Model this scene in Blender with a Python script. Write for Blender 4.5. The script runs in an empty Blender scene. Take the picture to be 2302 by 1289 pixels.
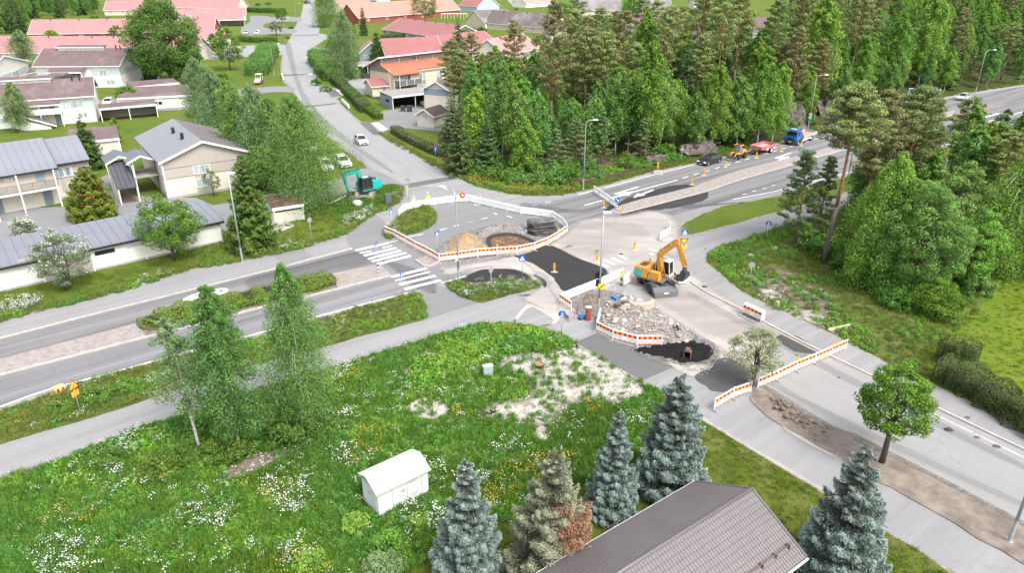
import bpy, bmesh, math, random
import numpy as np
from mathutils import Vector, Matrix, Euler, noise
from mathutils.geometry import tessellate_polygon
R = math.radians
scn = bpy.context.scene
# ---------------------------------------------------------------- camera
H = 31.2; TH = R(24.5); FPX = 1640.0
cam = bpy.data.cameras.new('camera'); cam.sensor_width = 36.0; cam.lens = FPX / 2302 * 36.0
cam.clip_start = 0.5; cam.clip_end = 6000
camo = bpy.data.objects.new('camera', cam); scn.collection.objects.link(camo)
camo.location = (0,0, H); camo.rotation_euler = (R(90) - TH, 0,0)
scn.camera = camo
# ---------------------------------------------------------------- light: bright overcast daylight
world = bpy.data.worlds.new('World'); scn.world = world; world.use_nodes = True
wn = world.node_tree.nodes; wl = world.node_tree.links
sky = wn.new('ShaderNodeTexSky'); sky.sky_type = 'NISHITA'; sky.sun_disc = False
SUN_EL, SUN_AZ = R(55), R(140)
sky.sun_elevation = SUN_EL; sky.sun_rotation = SUN_AZ; sky.air_density = 1.0; sky.dust_density = 4.0; sky.ozone_density = 1.0
bg = wn['Background']; bg.inputs['Strength'].default_value = 0.15
hs = wn.new('ShaderNodeHueSaturation'); hs.inputs['Saturation'].default_value = 0.35   # high thin cloud: a nearly colourless sky
wl.new(sky.outputs[0], hs.inputs['Color']); wl.new(hs.outputs[0], bg.inputs['Color'])
sun = bpy.data.lights.new('sun', 'SUN'); sun.energy = 1.2; sun.angle = R(20); sun.color = (1.0,0.965,0.92)
suno = bpy.data.objects.new('sun', sun); scn.collection.objects.link(suno)
# the sky's sun stands at azimuth SUN_AZ (from +Y towards +X); the lamp shines down from there
sd = Vector((math.sin(SUN_AZ) * math.cos(SUN_EL), math.cos(SUN_AZ) * math.cos(SUN_EL), math.sin(SUN_EL)))
suno.rotation_euler = (-sd).to_track_quat('-Z', 'Y').to_euler()
suno.location = (0,0,60)
scn.view_settings.view_transform = 'Standard'; scn.view_settings.look = 'None'
scn.view_settings.gamma = 1.0; scn.view_settings.use_curve_mapping = False
scn.view_settings.exposure = 1.2
scn.cycles.max_bounces = 5; scn.cycles.diffuse_bounces = 3; scn.cycles.glossy_bounces = 2
scn.cycles.transparent_max_bounces = 8; scn.cycles.transmission_bounces = 2
scn.cycles.use_denoising = True
# ---------------------------------------------------------------- helpers
COL = scn.collection
rnd = random.Random(7)
rng = np.random.default_rng(11)

def G(px, py, z=0.0):
 """point at height z that lies where the surveyed picture position (px, py) meets it"""
 xc = (px - 1151) / FPX; yc = -(py - 644.5) / FPX
 dy = math.cos(TH) + yc * math.sin(TH); dz = -math.sin(TH) + yc * math.cos(TH)
 t = (H - z) / -dz
 return Vector((xc * t, dy * t, z))

MATS = {}
def mat(name, col, rough=0.8, var=0.12, scale=2.0, col2=None, f2=0.5, bump=0.0, bscale=30.0, metal=0.0, spec=0.3, rand=0.0, stretch=None, rot=0.0, emit=None, coat=0.0):
 """principled material whose colour wanders with noise; col2 blends in as patches"""
 if name in MATS: return MATS[name]
 m = bpy.data.materials.new(name); m.use_nodes = True; MATS[name] = m
 nt = m.node_tree; N = nt.nodes; L = nt.links; b = N['Principled BSDF']
 b.inputs['Roughness'].default_value = rough; b.inputs['Metallic'].default_value = metal
 b.inputs['Specular IOR Level'].default_value = spec
 if coat: b.inputs['Coat Weight'].default_value = coat; b.inputs['Coat Roughness'].default_value = .08
 tc = N.new('ShaderNodeTexCoord'); mp = N.new('ShaderNodeMapping')
 L.new(tc.outputs['Object'], mp.inputs['Vector'])
 if stretch: mp.inputs['Scale'].default_value = stretch
 mp.inputs['Rotation'].default_value = (0,0, rot)
 n = N.new('ShaderNodeTexNoise'); n.inputs['Scale'].default_value = scale; n.inputs['Detail'].default_value = 6
 L.new(mp.outputs[0], n.inputs['Vector'])
 r = N.new('ShaderNodeMapRange'); r.inputs['From Min'].default_value = .3; r.inputs['From Max'].default_value = .7
 r.inputs['To Min'].default_value = 1 - var; r.inputs['To Max'].default_value = 1 + var
 L.new(n.outputs[0], r.inputs['Value'])
 mul = N.new('ShaderNodeMix'); mul.data_type = 'RGBA'; mul.blend_type = 'MULTIPLY'; mul.inputs[0].default_value = 1
 mul.inputs[6].default_value = (*col, 1)
 if col2:
  n2 = N.new('ShaderNodeTexNoise'); n2.inputs['Scale'].default_value = scale * .35; n2.inputs['Detail'].default_value = 5
  n2.inputs['Roughness'].default_value = .65
  L.new(mp.outputs[0], n2.inputs['Vector'])
  r2 = N.new('ShaderNodeMapRange'); r2.inputs['From Min'].default_value = f2 - .08; r2.inputs['From Max'].default_value = f2 + .08
  L.new(n2.outputs[0], r2.inputs['Value'])
  mx = N.new('ShaderNodeMix'); mx.data_type = 'RGBA'; mx.inputs[6].default_value = (*col, 1); mx.inputs[7].default_value = (*col2,1)
  L.new(r2.outputs[0], mx.inputs[0]); L.new(mx.outputs[2], mul.inputs[6])
 L.new(r.outputs[0], mul.inputs[7])
 out = mul.outputs[2]
 if rand:
  oi = N.new('ShaderNodeObjectInfo'); h = N.new('ShaderNodeHueSaturation')
  a = N.new('ShaderNodeMapRange'); a.inputs['To Min'].default_value = 1 - rand; a.inputs['To Max'].default_value = 1 + rand
  L.new(oi.outputs['Random'], a.inputs['Value']); L.new(a.outputs[0], h.inputs['Value']); L.new(out, h.inputs['Color']); out = h.outputs[0]
 L.new(out, b.inputs['Base Color'])
 if bump:
  nb = N.new('ShaderNodeTexNoise'); nb.inputs['Scale'].default_value = bscale; nb.inputs['Detail'].default_value = 4
  L.new(mp.outputs[0], nb.inputs['Vector'])
  bp = N.new('ShaderNodeBump'); bp.inputs['Strength'].default_value = bump; bp.inputs['Distance'].default_value = .05
  L.new(nb.outputs[0], bp.inputs['Height']); L.new(bp.outputs[0], b.inputs['Normal'])
 if emit: b.inputs['Emission Color'].default_value = (*col, 1); b.inputs['Emission Strength'].default_value = emit
 return m

class MB:
 """collects shapes and links them as ONE mesh object"""
 def __init__(s): s.v = []; s.f = []; s.m = []
 def add(s, vs, fs, mi=0, T=None):
  o = len(s.v)
  s.v += [tuple(T @ Vector(p)) if T is not None else tuple(p) for p in vs]
  s.f += [tuple(i + o for i in f) for f in fs]; s.m += [mi] * len(fs)
  return s
 def box(s, x0, y0, z0, x1, y1, z1, mi=0, T=None):
  return s.add([(x0, y0, z0),(x1, y0, z0),(x1, y1, z0),(x0, y1, z0),(x0, y0, z1),(x1, y0, z1),(x1, y1, z1),(x0, y1, z1)],
              [(0,3,2,1),(4,5,6,7),(0,1,5,4),(1,2,6,5),(2,3,7,6),(3,0,4,7)], mi, T)
 def cbox(s, c, d, mi=0, rz=0, ry=0, rx=0):
  T = Matrix.Translation(Vector(c)) @ Euler((rx, ry, rz)).to_matrix().to_4x4()
  return s.box(-d[0]/2,-d[1]/2,-d[2]/2, d[0]/2, d[1]/2, d[2]/2, mi, T)
 def frus(s, x0, y0, x1, y1, z0, z1, ix, iy=None, mi=0, T=None, ix2=None):
  """box whose top is inset by ix (front), ix2 (rear), iy (sides)"""
  iy = ix if iy is None else iy; ix2 = ix if ix2 is None else ix2
  return s.add([(x0, y0, z0),(x1, y0, z0),(x1, y1, z0),(x0, y1, z0),(x0+ix2, y0+iy, z1),(x1-ix, y0+iy, z1),(x1-ix, y1-iy, z1),(x0+ix2, y1-iy, z1)],
              [(0,3,2,1),(4,5,6,7),(0,1,5,4),(1,2,6,5),(2,3,7,6),(3,0,4,7)], mi, T)
 def ext(s, poly, vec, mi=0, T=None):
  """polygon (3-D points) swept by vec"""
  n = len(poly); v = Vector(vec)
  vs = [Vector(p) for p in poly] + [Vector(p) + v for p in poly]
  fs = [tuple(reversed(range(n))), tuple(range(n, 2*n))] + [(i, (i+1) % n, n + (i+1) % n, n + i) for i in range(n)]
  return s.add(vs, fs, mi, T)
 def cyl(s, p0, p1, r0, r1=None, n=8, mi=0, cap=True, T=None):
  r1 = r0 if r1 is None else r1
  p0 = Vector(p0); p1 = Vector(p1); d = (p1 - p0)
  q = d.to_track_quat('Z', 'Y')
  vs = []
  for p, r in ((p0, r0),(p1, r1)):
   for i in range(n):
    a = 2 * math.pi * i / n; vs.append(p + q @ Vector((r * math.cos(a), r * math.sin(a),0)))
  fs = [(i, (i+1) % n, n + (i+1) % n, n + i) for i in range(n)]
  if cap: fs += [tuple(reversed(range(n))), tuple(range(n, 2*n))]
  return s.add(vs, fs, mi, T)
 def tube(s, pts, rs, n=6, mi=0):
  if not hasattr(rs, '__len__'): rs = [rs] * len(pts)
  pts = [Vector(p) for p in pts]; vs = []
  for k, p in enumerate(pts):
   d = (pts[min(k+1, len(pts)-1)] - pts[max(k-1,0)]); q = d.to_track_quat('Z', 'Y')
   for i in range(n):
    a = 2 * math.pi * i / n; vs.append(p + q @ Vector((rs[k] * math.cos(a), rs[k] * math.sin(a),0)))
  fs = [(k*n + i, k*n + (i+1) % n, (k+1)*n + (i+1) % n, (k+1)*n + i) for k in range(len(pts)-1) for i in range(n)]
  fs += [tuple(reversed(range(n))), tuple(range((len(pts)-1)*n, len(pts)*n))]
  return s.add(vs, fs, mi)
 def ball(s, c, r, n=8, m=6, mi=0, jit=0, seed=0, T=None):
  if not hasattr(r, '__len__'): r = (r, r, r)
  rr = random.Random(seed); vs = [(c[0], c[1], c[2] - r[2])]
  for j in range(1, m):
   ph = -math.pi/2 + math.pi * j / m
   for i in range(n):
    a = 2 * math.pi * i / n; k = 1 + rr.uniform(-jit, jit)
    vs.append((c[0] + r[0]*k*math.cos(ph)*math.cos(a), c[1] + r[1]*k*math.cos(ph)*math.sin(a), c[2] + r[2]*k*math.sin(ph)))
  vs.append((c[0], c[1], c[2] + r[2])); t = len(vs) - 1
  fs = [(0,1 + (i+1) % n, 1 + i) for i in range(n)]
  fs += [(1 + j*n + i, 1 + j*n + (i+1) % n, 1 + (j+1)*n + (i+1) % n, 1 + (j+1)*n + i) for j in range(m-2) for i in range(n)]
  fs += [(t, 1 + (m-2)*n + i, 1 + (m-2)*n + (i+1) % n) for i in range(n)]
  return s.add(vs, fs, mi, T)
 def mesh(s, name, mats, smooth=False):
  me = bpy.data.meshes.new(name); assert not s.f or max(max(f) for f in s.f) < len(s.v), name
  me.from_pydata(s.v, [], s.f)
  for m in (mats if isinstance(mats, (list, tuple)) else [mats]): me.materials.append(m)
  if len(me.materials) > 1: me.polygons.foreach_set('material_index', s.m)
  if smooth: me.polygons.foreach_set('use_smooth', [True] * len(me.polygons))
  me.update(); return me
 def build(s, name, mats, parent=None, loc=(0,0,0), rz=0, smooth=False, label=None, kind=None, bevel=0):
  o = bpy.data.objects.new(name, s.mesh(name, mats, smooth)); COL.objects.link(o)
  o.location = loc; o.rotation_euler.z = rz
  if parent: o.parent = parent
  if label: o['label'] = label
  if kind: o['kind'] = kind
  if bevel:
   bm = bmesh.new(); bm.from_mesh(o.data)
   bmesh.ops.bevel(bm, geom=bm.edges[:], offset=bevel, segments=2, profile=.6, affect='EDGES', clamp_overlap=True)
   bm.to_mesh(o.data); bm.free()
  return o

def thing(name, label, cat, loc=(0,0,0), rz=0, group=None):
 o = bpy.data.objects.new(name, None); COL.objects.link(o); o.empty_display_size = .3
 o.location = loc; o.rotation_euler.z = rz
 return tag(o, label, cat, group)
def tag(o, label, cat, group=None):
 o['label'] = label; o['category'] = cat
 if group: o['group'] = group
 return o
def dup(root, loc, rz, label=None, group=None, sc=None):
 """a copy of a thing with copies of its parts and sub-parts"""
 r = root.copy(); COL.objects.link(r); r.location = loc; r.rotation_euler = (0,0, rz)
 if label: r['label'] = label
 if group: r['group'] = group
 if sc: r.scale = sc if hasattr(sc, '__len__') else (sc, sc, sc)
 for ch in KIDS(root):
  c = ch.copy(); COL.objects.link(c); c.parent = r
  for g in KIDS(ch):
   d = g.copy(); COL.objects.link(d); d.parent = c
 return r
_kids = {}
def KIDS(o):
 k = o.name
 if k not in _kids: _kids[k] = list(o.children)
 return _kids[k]

def crom(pts, n=6, closed=True):
 """Catmull-Rom through 2-D/3-D points"""
 out = []; N = len(pts)
 rngk = range(N) if closed else range(N - 1)
 for i in rngk:
  g = (lambda k: pts[k % N]) if closed else (lambda k: pts[min(max(k, 0), N - 1)])
  p0, p1, p2, p3 = g(i-1), g(i), g(i+1), g(i+2)
  for j in range(n):
   t = j / n
   out.append(Vector(.5 * ((2*p1[k]) + (-p0[k]+p2[k])*t + (2*p0[k]-5*p1[k]+4*p2[k]-p3[k])*t*t + (-p0[k]+3*p1[k]-3*p2[k]+p3[k])*t**3) for k in range(3)))
 if not closed: out.append(Vector(pts[-1]))
 return out
def wpoly(px, z=0, sub=4, jit=0, smooth=True, closed=True, step=1.5):
 pts = [G(x, y, z) for x, y in px]
 if smooth: pts = crom(pts, sub, closed)
 if jit:
  q = []
  for i, p in enumerate(pts):
   nx = pts[(i+1) % len(pts)]; L = (nx - p).length; k = max(1, min(40, int(L / step)))
   for j in range(k): q.append(p.lerp(nx, j / k))
  pts = [p + Vector((noise.noise(p * .9) * jit + noise.noise(p * 3.1) * jit * .4, noise.noise(p * .9 + Vector((9,3,1))) * jit, 0)) for p in q]
 return pts
def area2(p): return sum(p[i].x * p[(i+1) % len(p)].y - p[(i+1) % len(p)].x * p[i].y for i in range(len(p)))
def sheet(name, px, z, m, thick=0, kind='structure', parent=None, pts=None, **kw):
 pts = pts or wpoly(px, 0, **kw)
 if area2(pts) < 0: pts = pts[::-1]
 tri = tessellate_polygon([[Vector((p.x, p.y, 0)) for p in pts]])
 vs = [(p.x, p.y, z) for p in pts]; fs = []
 for t in tri:
  a, b, c = (Vector(vs[i]) for i in t)
  fs.append(tuple(t) if (b-a).cross(c-a).z > 0 else tuple(reversed(t)))
 n = len(pts)
 if thick:
  vs += [(p.x, p.y, z - thick) for p in pts]
  fs += [(i + n, (i+1) % n + n, (i+1) % n, i) for i in range(n)]
 mb = MB(); mb.add(vs, fs)
 return mb.build(name, m, parent, kind=kind)
def strip(name, pts, w, z, h, m, parent=None, kind='structure', closed=False, mb=None):
 """ribbon of width w and height h along world points"""
 own = mb is None; mb = mb or MB(); n = len(pts); vs = []
 for i, p in enumerate(pts):
  d = (pts[min(i+1, n-1)] - pts[max(i-1,0)]); d.z = 0; d.normalize(); s = Vector((-d.y, d.x, 0)) * w / 2
  for q, zz in ((p - s, z),(p + s, z),(p + s, z + h),(p - s, z + h)): vs.append((q.x, q.y, zz))
 fs = []
 for i in range(n-1):
  a = 4*i; b = a + 4
  if h > 0: fs += [(a+3, b+3, b+2, a+2),(a, b, b+3, a+3),(a+2, b+2, b+1, a+1)]
  else: fs += [(a, b, b+1, a+1)]
 if h > 0: fs += [(0,3,2,1),(4*n-4,4*n-3,4*n-2,4*n-1)]
 mb.add(vs, fs)
 if own: return mb.build(name, m, parent, kind=kind)

def fade_mat(m, amt=.9, scale=1.2):
 """the same material seen through a ragged alpha edge given by the mesh attribute 'fade'"""
 nm = '%s_thin_%g_%g' % (m.name, amt, scale)
 if nm in MATS: return MATS[nm]
 c = m.copy(); c.name = nm; MATS[nm] = c; N = c.node_tree.nodes; L = c.node_tree.links
 b = N['Principled BSDF']; out = N['Material Output']
 at = N.new('ShaderNodeAttribute'); at.attribute_name = 'fade'
 n = N.new('ShaderNodeTexNoise'); n.inputs['Scale'].default_value = scale; n.inputs['Detail'].default_value = 8; n.inputs['Roughness'].default_value = .7
 tc = N.new('ShaderNodeTexCoord'); L.new(tc.outputs['Object'], n.inputs['Vector'])
 a = N.new('ShaderNodeMath'); a.operation = 'ADD'; L.new(at.outputs['Fac'], a.inputs[0]); L.new(n.outputs[0], a.inputs[1])
 r = N.new('ShaderNodeMapRange'); r.inputs['From Min'].default_value = .62; r.inputs['From Max'].default_value = 1.25; r.inputs['To Max'].default_value = amt
 L.new(a.outputs[0], r.inputs['Value'])
 t = N.new('ShaderNodeBsdfTransparent'); mx = N.new('ShaderNodeMixShader')
 L.new(r.outputs[0], mx.inputs[0]); L.new(t.outputs[0], mx.inputs[1]); L.new(b.outputs[0], mx.inputs[2]); L.new(mx.outputs[0], out.inputs['Surface'])
 return c
DZ = [0.0]
def decal(name, px, z, m, feather=1.0, amt=.9, scale=1.2, kind='structure', parent=None, **kw):
 """thin spread of dust or soil, fading out over its rim"""
 pts = wpoly(px, 0, **kw)
 if area2(pts) < 0: pts = pts[::-1]
 n = len(pts); ins = []; per = sum((pts[i] - pts[i-1]).length for i in range(n)); feather = min(feather, .75 * abs(area2(pts)) / 2 / per); DZ[0] += .00012; z += DZ[0]
 for i, p in enumerate(pts):
  d = (pts[(i+1) % n] - pts[i-1]); d.z = 0
  d = d.normalized() if d.length > 0 else Vector((1,0,0)); ins.append(p + Vector((-d.y, d.x, 0)) * feather)
 tri = tessellate_polygon([[Vector((p.x, p.y, 0)) for p in ins]])
 vs = [(p.x, p.y, z) for p in pts] + [(p.x, p.y, z) for p in ins]
 fs = [(i, (i+1) % n, n + (i+1) % n, n + i) for i in range(n)]
 for t in tri:
  a, b, c = (ins[i] for i in t)
  t = t if (b-a).cross(c-a).z > 0 else tuple(reversed(t)); fs.append(tuple(i + n for i in t))
 mb = MB(); mb.add(vs, fs); o = mb.build(name, fade_mat(m, amt, scale), parent, kind=kind)
 at = o.data.attributes.new('fade', 'FLOAT', 'POINT'); at.data.foreach_set('value', [0.0] * n + [1.0] * n)
 return o
def inpoly(pts, P):
 x, y = P[:, 0], P[:, 1]; c = np.zeros(len(P), bool); n = len(pts); j = n - 1
 for i in range(n):
  xi, yi, xj, yj = pts[i].x, pts[i].y, pts[j].x, pts[j].y
  if yi != yj: c ^= ((yi > y) != (yj > y)) & (x < (xj - xi) * (y - yi) / (yj - yi) + xi)
  j = i
 return c
# ---------------------------------------------------------------- ground, roads, paths
ROADA = math.atan2((G(640,601) - G(3,763)).y, (G(640,601) - G(3,763)).x)
def asphalt(name, v, ang=0.0, tint=(1.0,.99,1.0), streak=.12, patch=.06):
 if name in MATS: return MATS[name]
 m = bpy.data.materials.new(name); m.use_nodes = True; MATS[name] = m
 N = m.node_tree.nodes; L = m.node_tree.links; b = N['Principled BSDF']; b.inputs['Roughness'].default_value = .93
 b.inputs['Specular IOR Level'].default_value = .18
 tc = N.new('ShaderNodeTexCoord'); mp = N.new('ShaderNodeMapping'); mp.vector_type = 'POINT'
 L.new(tc.outputs['Object'], mp.inputs['Vector']); mp.inputs['Rotation'].default_value = (0,0,-ang)
 m2 = N.new('ShaderNodeMapping'); L.new(mp.outputs[0], m2.inputs['Vector']); m2.inputs['Scale'].default_value = (.02,.75,1)
 def nz(src, sc, det, lo, hi, rough=.6, fm=.3, fM=.7):
  n = N.new('ShaderNodeTexNoise'); n.inputs['Scale'].default_value = sc; n.inputs['Detail'].default_value = det; n.inputs['Roughness'].default_value = rough
  L.new(src.outputs[0], n.inputs['Vector'])
  r = N.new('ShaderNodeMapRange'); r.inputs['From Min'].default_value = fm; r.inputs['From Max'].default_value = fM
  r.inputs['To Min'].default_value = lo; r.inputs['To Max'].default_value = hi; L.new(n.outputs[0], r.inputs['Value']); return r
 a = nz(m2,1.0,3,1 - streak, 1 + streak); c = nz(mp, .12,6,1 - patch, 1 + patch); d = nz(mp, 22,3,.9,1.1,.8); e = nz(mp, 1.7,8,.96,1.04,.75)
 x = a.outputs[0]
 for q in (c, d, e):
  mu = N.new('ShaderNodeMath'); mu.operation = 'MULTIPLY'; L.new(x, mu.inputs[0]); L.new(q.outputs[0], mu.inputs[1]); x = mu.outputs[0]
 # thin wandering cracks
 vo = N.new('ShaderNodeTexVoronoi'); vo.feature = 'DISTANCE_TO_EDGE'; vo.inputs['Scale'].default_value = .11
 w = N.new('ShaderNodeTexNoise'); w.inputs['Scale'].default_value = .9; w.inputs['Detail'].default_value = 6; L.new(mp.outputs[0], w.inputs['Vector'])
 va = N.new('ShaderNodeVectorMath'); va.operation = 'MULTIPLY_ADD'; L.new(w.outputs['Color'], va.inputs[0]); va.inputs[1].default_value = (1.6,1.6,0); L.new(mp.outputs[0], va.inputs[2])
 L.new(va.outputs[0], vo.inputs['Vector'])
 cr = N.new('ShaderNodeMapRange'); cr.inputs['From Min'].default_value = 0.0; cr.inputs['From Max'].default_value = .006; cr.inputs['To Min'].default_value = .90; cr.inputs['To Max'].default_value = 1
 L.new(vo.outputs['Distance'], cr.inputs['Value'])
 mu = N.new('ShaderNodeMath'); mu.operation = 'MULTIPLY'; L.new(x, mu.inputs[0]); L.new(cr.outputs[0], mu.inputs[1]); x = mu.outputs[0]
 mx = N.new('ShaderNodeMix'); mx.data_type = 'RGBA'; mx.blend_type = 'MULTIPLY'; mx.inputs[0].default_value = 1
 mx.inputs[6].default_value = (v * tint[0], v * tint[1], v * tint[2],1); L.new(x, mx.inputs[7]); L.new(mx.outputs[2], b.inputs['Base Color'])
 bp = N.new('ShaderNodeBump'); bp.inputs['Strength'].default_value = .25; bp.inputs['Distance'].default_value = .02
 L.new(d.outputs[0], bp.inputs['Height']); L.new(bp.outputs[0], b.inputs['Normal'])
 return m
def grass_mat(name, c1, c2, c3, s1=.08, s2=.6):
 if name in MATS: return MATS[name]
 m = bpy.data.materials.new(name); m.use_nodes = True; MATS[name] = m
 N = m.node_tree.nodes; L = m.node_tree.links; b = N['Principled BSDF']; b.inputs['Roughness'].default_value = .95; b.inputs['Specular IOR Level'].default_value = .1
 tc = N.new('ShaderNodeTexCoord')
 def nz(sc, det, fm, fM, rough=.65):
  n = N.new('ShaderNodeTexNoise'); n.inputs['Scale'].default_value = sc; n.inputs['Detail'].default_value = det; n.inputs['Roughness'].default_value = rough
  L.new(tc.outputs['Object'], n.inputs['Vector'])
  r = N.new('ShaderNodeMapRange'); r.inputs['From Min'].default_value = fm; r.inputs['From Max'].default_value = fM; L.new(n.outputs[0], r.inputs['Value']); return r
 a = nz(s1,6,.4,.62); c = nz(s2,8,.45,.7,.75); f = nz(14,6,.3,.7,.8)
 m1 = N.new('ShaderNodeMix'); m1.data_type = 'RGBA'; m1.inputs[6].default_value = (*c1,1); m1.inputs[7].default_value = (*c2,1); L.new(a.outputs[0], m1.inputs[0])
 m2 = N.new('ShaderNodeMix'); m2.data_type = 'RGBA'; m2.inputs[7].default_value = (*c3,1); L.new(m1.outputs[2], m2.inputs[6]); L.new(c.outputs[0], m2.inputs[0])
 h = N.new('ShaderNodeHueSaturation'); rr = N.new('ShaderNodeMapRange'); rr.inputs['To Min'].default_value = .62; rr.inputs['To Max'].default_value = 1.3
 L.new(f.outputs[0], rr.inputs['Value']); L.new(rr.outputs[0], h.inputs['Value']); L.new(m2.outputs[2], h.inputs['Color']); L.new(h.outputs[0], b.inputs['Base Color'])
 bp = N.new('ShaderNodeBump'); bp.inputs['Strength'].default_value = .6; bp.inputs['Distance'].default_value = .08; L.new(f.outputs[0], bp.inputs['Height']); L.new(bp.outputs[0], b.inputs['Normal'])
 return m
LAWN = grass_mat('lawn_grass', (.080,.135,.018),(.115,.165,.024),(.150,.165,.045))
ROUGHG = grass_mat('rough_grass', (.075,.125,.02),(.11,.15,.03),(.20,.18,.08),.15,.9)
WOODF = grass_mat('forest_floor', (.045,.065,.018),(.085,.062,.035),(.06,.085,.02),.12,.8)
A_LIGHT = asphalt('asphalt_pale', .25, ROADA)
A_MAIN = asphalt('asphalt_carriageway', .18, ROADA, (1,.985,1.01),.30)
A_STREET = asphalt('asphalt_street', .275, R(118),(1,1,1.01),.08)
A_SIDE = asphalt('asphalt_side_road', .265, R(-47),(1,.985,.965),.08)
A_YARD = asphalt('asphalt_yard', .215,0,(1,1,1.02),.05)
A_MID = asphalt('asphalt_patch_grey', .13, R(-45),(1,1,1),.06)
A_NEW = asphalt('asphalt_new_black', .035, R(-45),(1,1,1.03),.14)
A_DARK = asphalt('asphalt_crushed_black', .012,0,(1,1,1.05),.1,.3)
DUST = mat('pale_dust', (.45,.41,.38),.95,.12,.5, bump=.2, col2=(.37,.34,.32), f2=.5, stretch=(.35,1.2,1), rot=.5)
DIRT = mat('brown_grey_soil', (.20,.165,.135),.97,.25,3, col2=(.13,.105,.085), f2=.55, bump=.8, bscale=9)
GRAVEL = mat('grey_gravel', (.21,.195,.18),.97,.3,9, col2=(.13,.12,.11), f2=.53, bump=.9, bscale=20)
SOIL_PALE = mat('pale_bare_soil', (.47,.44,.40),.97,.22,4, col2=(.26,.23,.19), f2=.55, bump=.6, bscale=14)
PAVER = mat('concrete_pavers', (.32,.29,.27),.9,.12,5, col2=(.27,.23,.21), f2=.5, bump=.4, bscale=25)
KERB = mat('kerb_granite', (.42,.39,.37),.85,.15,3)
PAINT = mat('road_paint', (.78,.78,.77),.7,.10,6, col2=(.55,.55,.55), f2=.68)
PAINT_WORN = mat('road_paint_worn', (.50,.49,.48),.8,.15,6, col2=(.3,.3,.3), f2=.56)

gmb = MB(); gx = np.concatenate([np.linspace(-3000,-500,6), np.linspace(-400,400,41), np.linspace(500,3000,6)])
gy = np.concatenate([[-400,-100], np.linspace(0,700,36),[900,1500,3000,5500]])
gv = [(x, y, 0) for y in gy for x in gx]; nx = len(gx)
gmb.add(gv, [(j*nx+i, j*nx+i+1,(j+1)*nx+i+1,(j+1)*nx+i) for j in range(len(gy)-1) for i in range(nx-1)])
gmb.build('ground', LAWN, kind='structure')

A_ALL = [(-80,742),(3,723),(98,698),(195,675),(273,656),(405,613),(536,588),(640,567),(716,546),(783,523),(811,501),(842,481),(880,462),(893,450),(902,430),(905,415),
 (860,395),(832,376),(820,364),(786,342),(739,306),(694,260),(672,223),(652,193),(638,181),(634,154),(637,123),(645,100),(658,78),(663,63),(672,47),(680,28),(683,0),(684,-40),
 (706,-40),(707,0),(712,28),(716,56),(715,77),(708,98),(702,106),(704,145),(714,179),(728,201),(753,221),(772,243),(809,276),(856,304),(923,342),(1007,387),(1049,412),(1091,426),
 (1150,438),(1200,442),(1240,442),(1295,434),(1337,426),(1471,387),(1564,367),(1622,356),(1745,322),(1850,290),(2000,250),(2137,216),(2302,190),(2500,162),
 (2500,230),(2302,274),(2192,307),(2141,324),(1950,380),(1740,440),(1630,459),(1558,487),(1524,507),(1510,525),(1513,532),(1558,529),(1630,512),(1740,481),(1850,452),(1960,415),(2100,372),(2200,345),
 (2205,360),(2100,395),(1975,440),(1860,480),(1754,510),(1740,520),(1662,540),(1625,551),(1589,568),(1586,593),(1617,616),(1667,660),(1779,712),(1874,756),(1980,812),(2086,860),(2302,960),(2500,1060),(3000,1330),
 (3000,1800),(2400,1440),(2148,1289),(1975,1184),(1841,1099),(1662,992),(1575,940),(1449,862),(1293,770),(1279,765),(1245,748),(1212,737),(1170,731),(1100,727),(1050,735),(979,756),(856,793),(767,823),(560,885),
 (357,951),(279,976),(179,1016),(84,1055),(3,1077),(-80,1100)]
GR = [v for v in A_ALL]
# a pale gravel shoulder shows along every asphalt edge
SH = mat('gravel_shoulder', (.30,.275,.24),.95,.2,6, col2=(.19,.18,.12), f2=.5, bump=.5)
def outset(px, d, sub=2):
 pts = wpoly(px, 0, sub=sub)
 if area2(pts) < 0: pts = pts[::-1]
 n = len(pts); o = []
 for i, p in enumerate(pts):
  t = (pts[(i+1) % n] - pts[i-1]).normalized(); o.append(p - Vector((-t.y, t.x, 0)) * d)
 q = []
 for i, p in enumerate(o):
  nx_ = o[(i+1) % n]; k = max(1, min(30, int((nx_ - p).length / 1.0)))
  for j in range(k): q.append(p.lerp(nx_, j / k))
 return [p + Vector((noise.noise(p * .8) * .35, noise.noise(p * .8 + Vector((5,5,5))) * .35,0)) for p in q]
sheet('road_shoulder', None, .006, SH, pts=outset(A_ALL, .45))
road = sheet('road', A_ALL, .012, A_LIGHT, sub=2)
sheet('street', [(910,414),(820,364),(786,342),(739,306),(694,260),(672,223),(652,193),(638,181),(634,154),(637,123),(645,100),(658,78),(663,63),(672,47),(680,28),(683,0),(684,-40),
 (706,-40),(707,0),(712,28),(716,56),(715,77),(708,98),(702,106),(704,145),(714,179),(728,201),(753,221),(772,243),(809,276),(856,304),(923,342),(1007,387),(1049,412),(1000,420)],.016, A_STREET, sub=2)
sheet('road_carriageway', [(-80,785),(3,763),(200,712),(400,662),(640,601),(793,561),(878,540),(917,529),(960,519),(1082,489),(1200,460),(1334,432),(1471,392),(1564,370),(1745,325),(1850,293),(2000,253),(2137,219),(2302,193),(2500,165),
 (2500,227),(2302,271),(2141,321),(1950,377),(1740,431),(1647,449),(1540,476),(1450,505),(1300,550),(1170,590),(1065,617),(991,637),(917,659),(708,714),(525,766),(430,790),(321,820),(195,854),(120,874),(70,890),(3,915),(-80,935)],.020, A_MAIN, sub=2)
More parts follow.
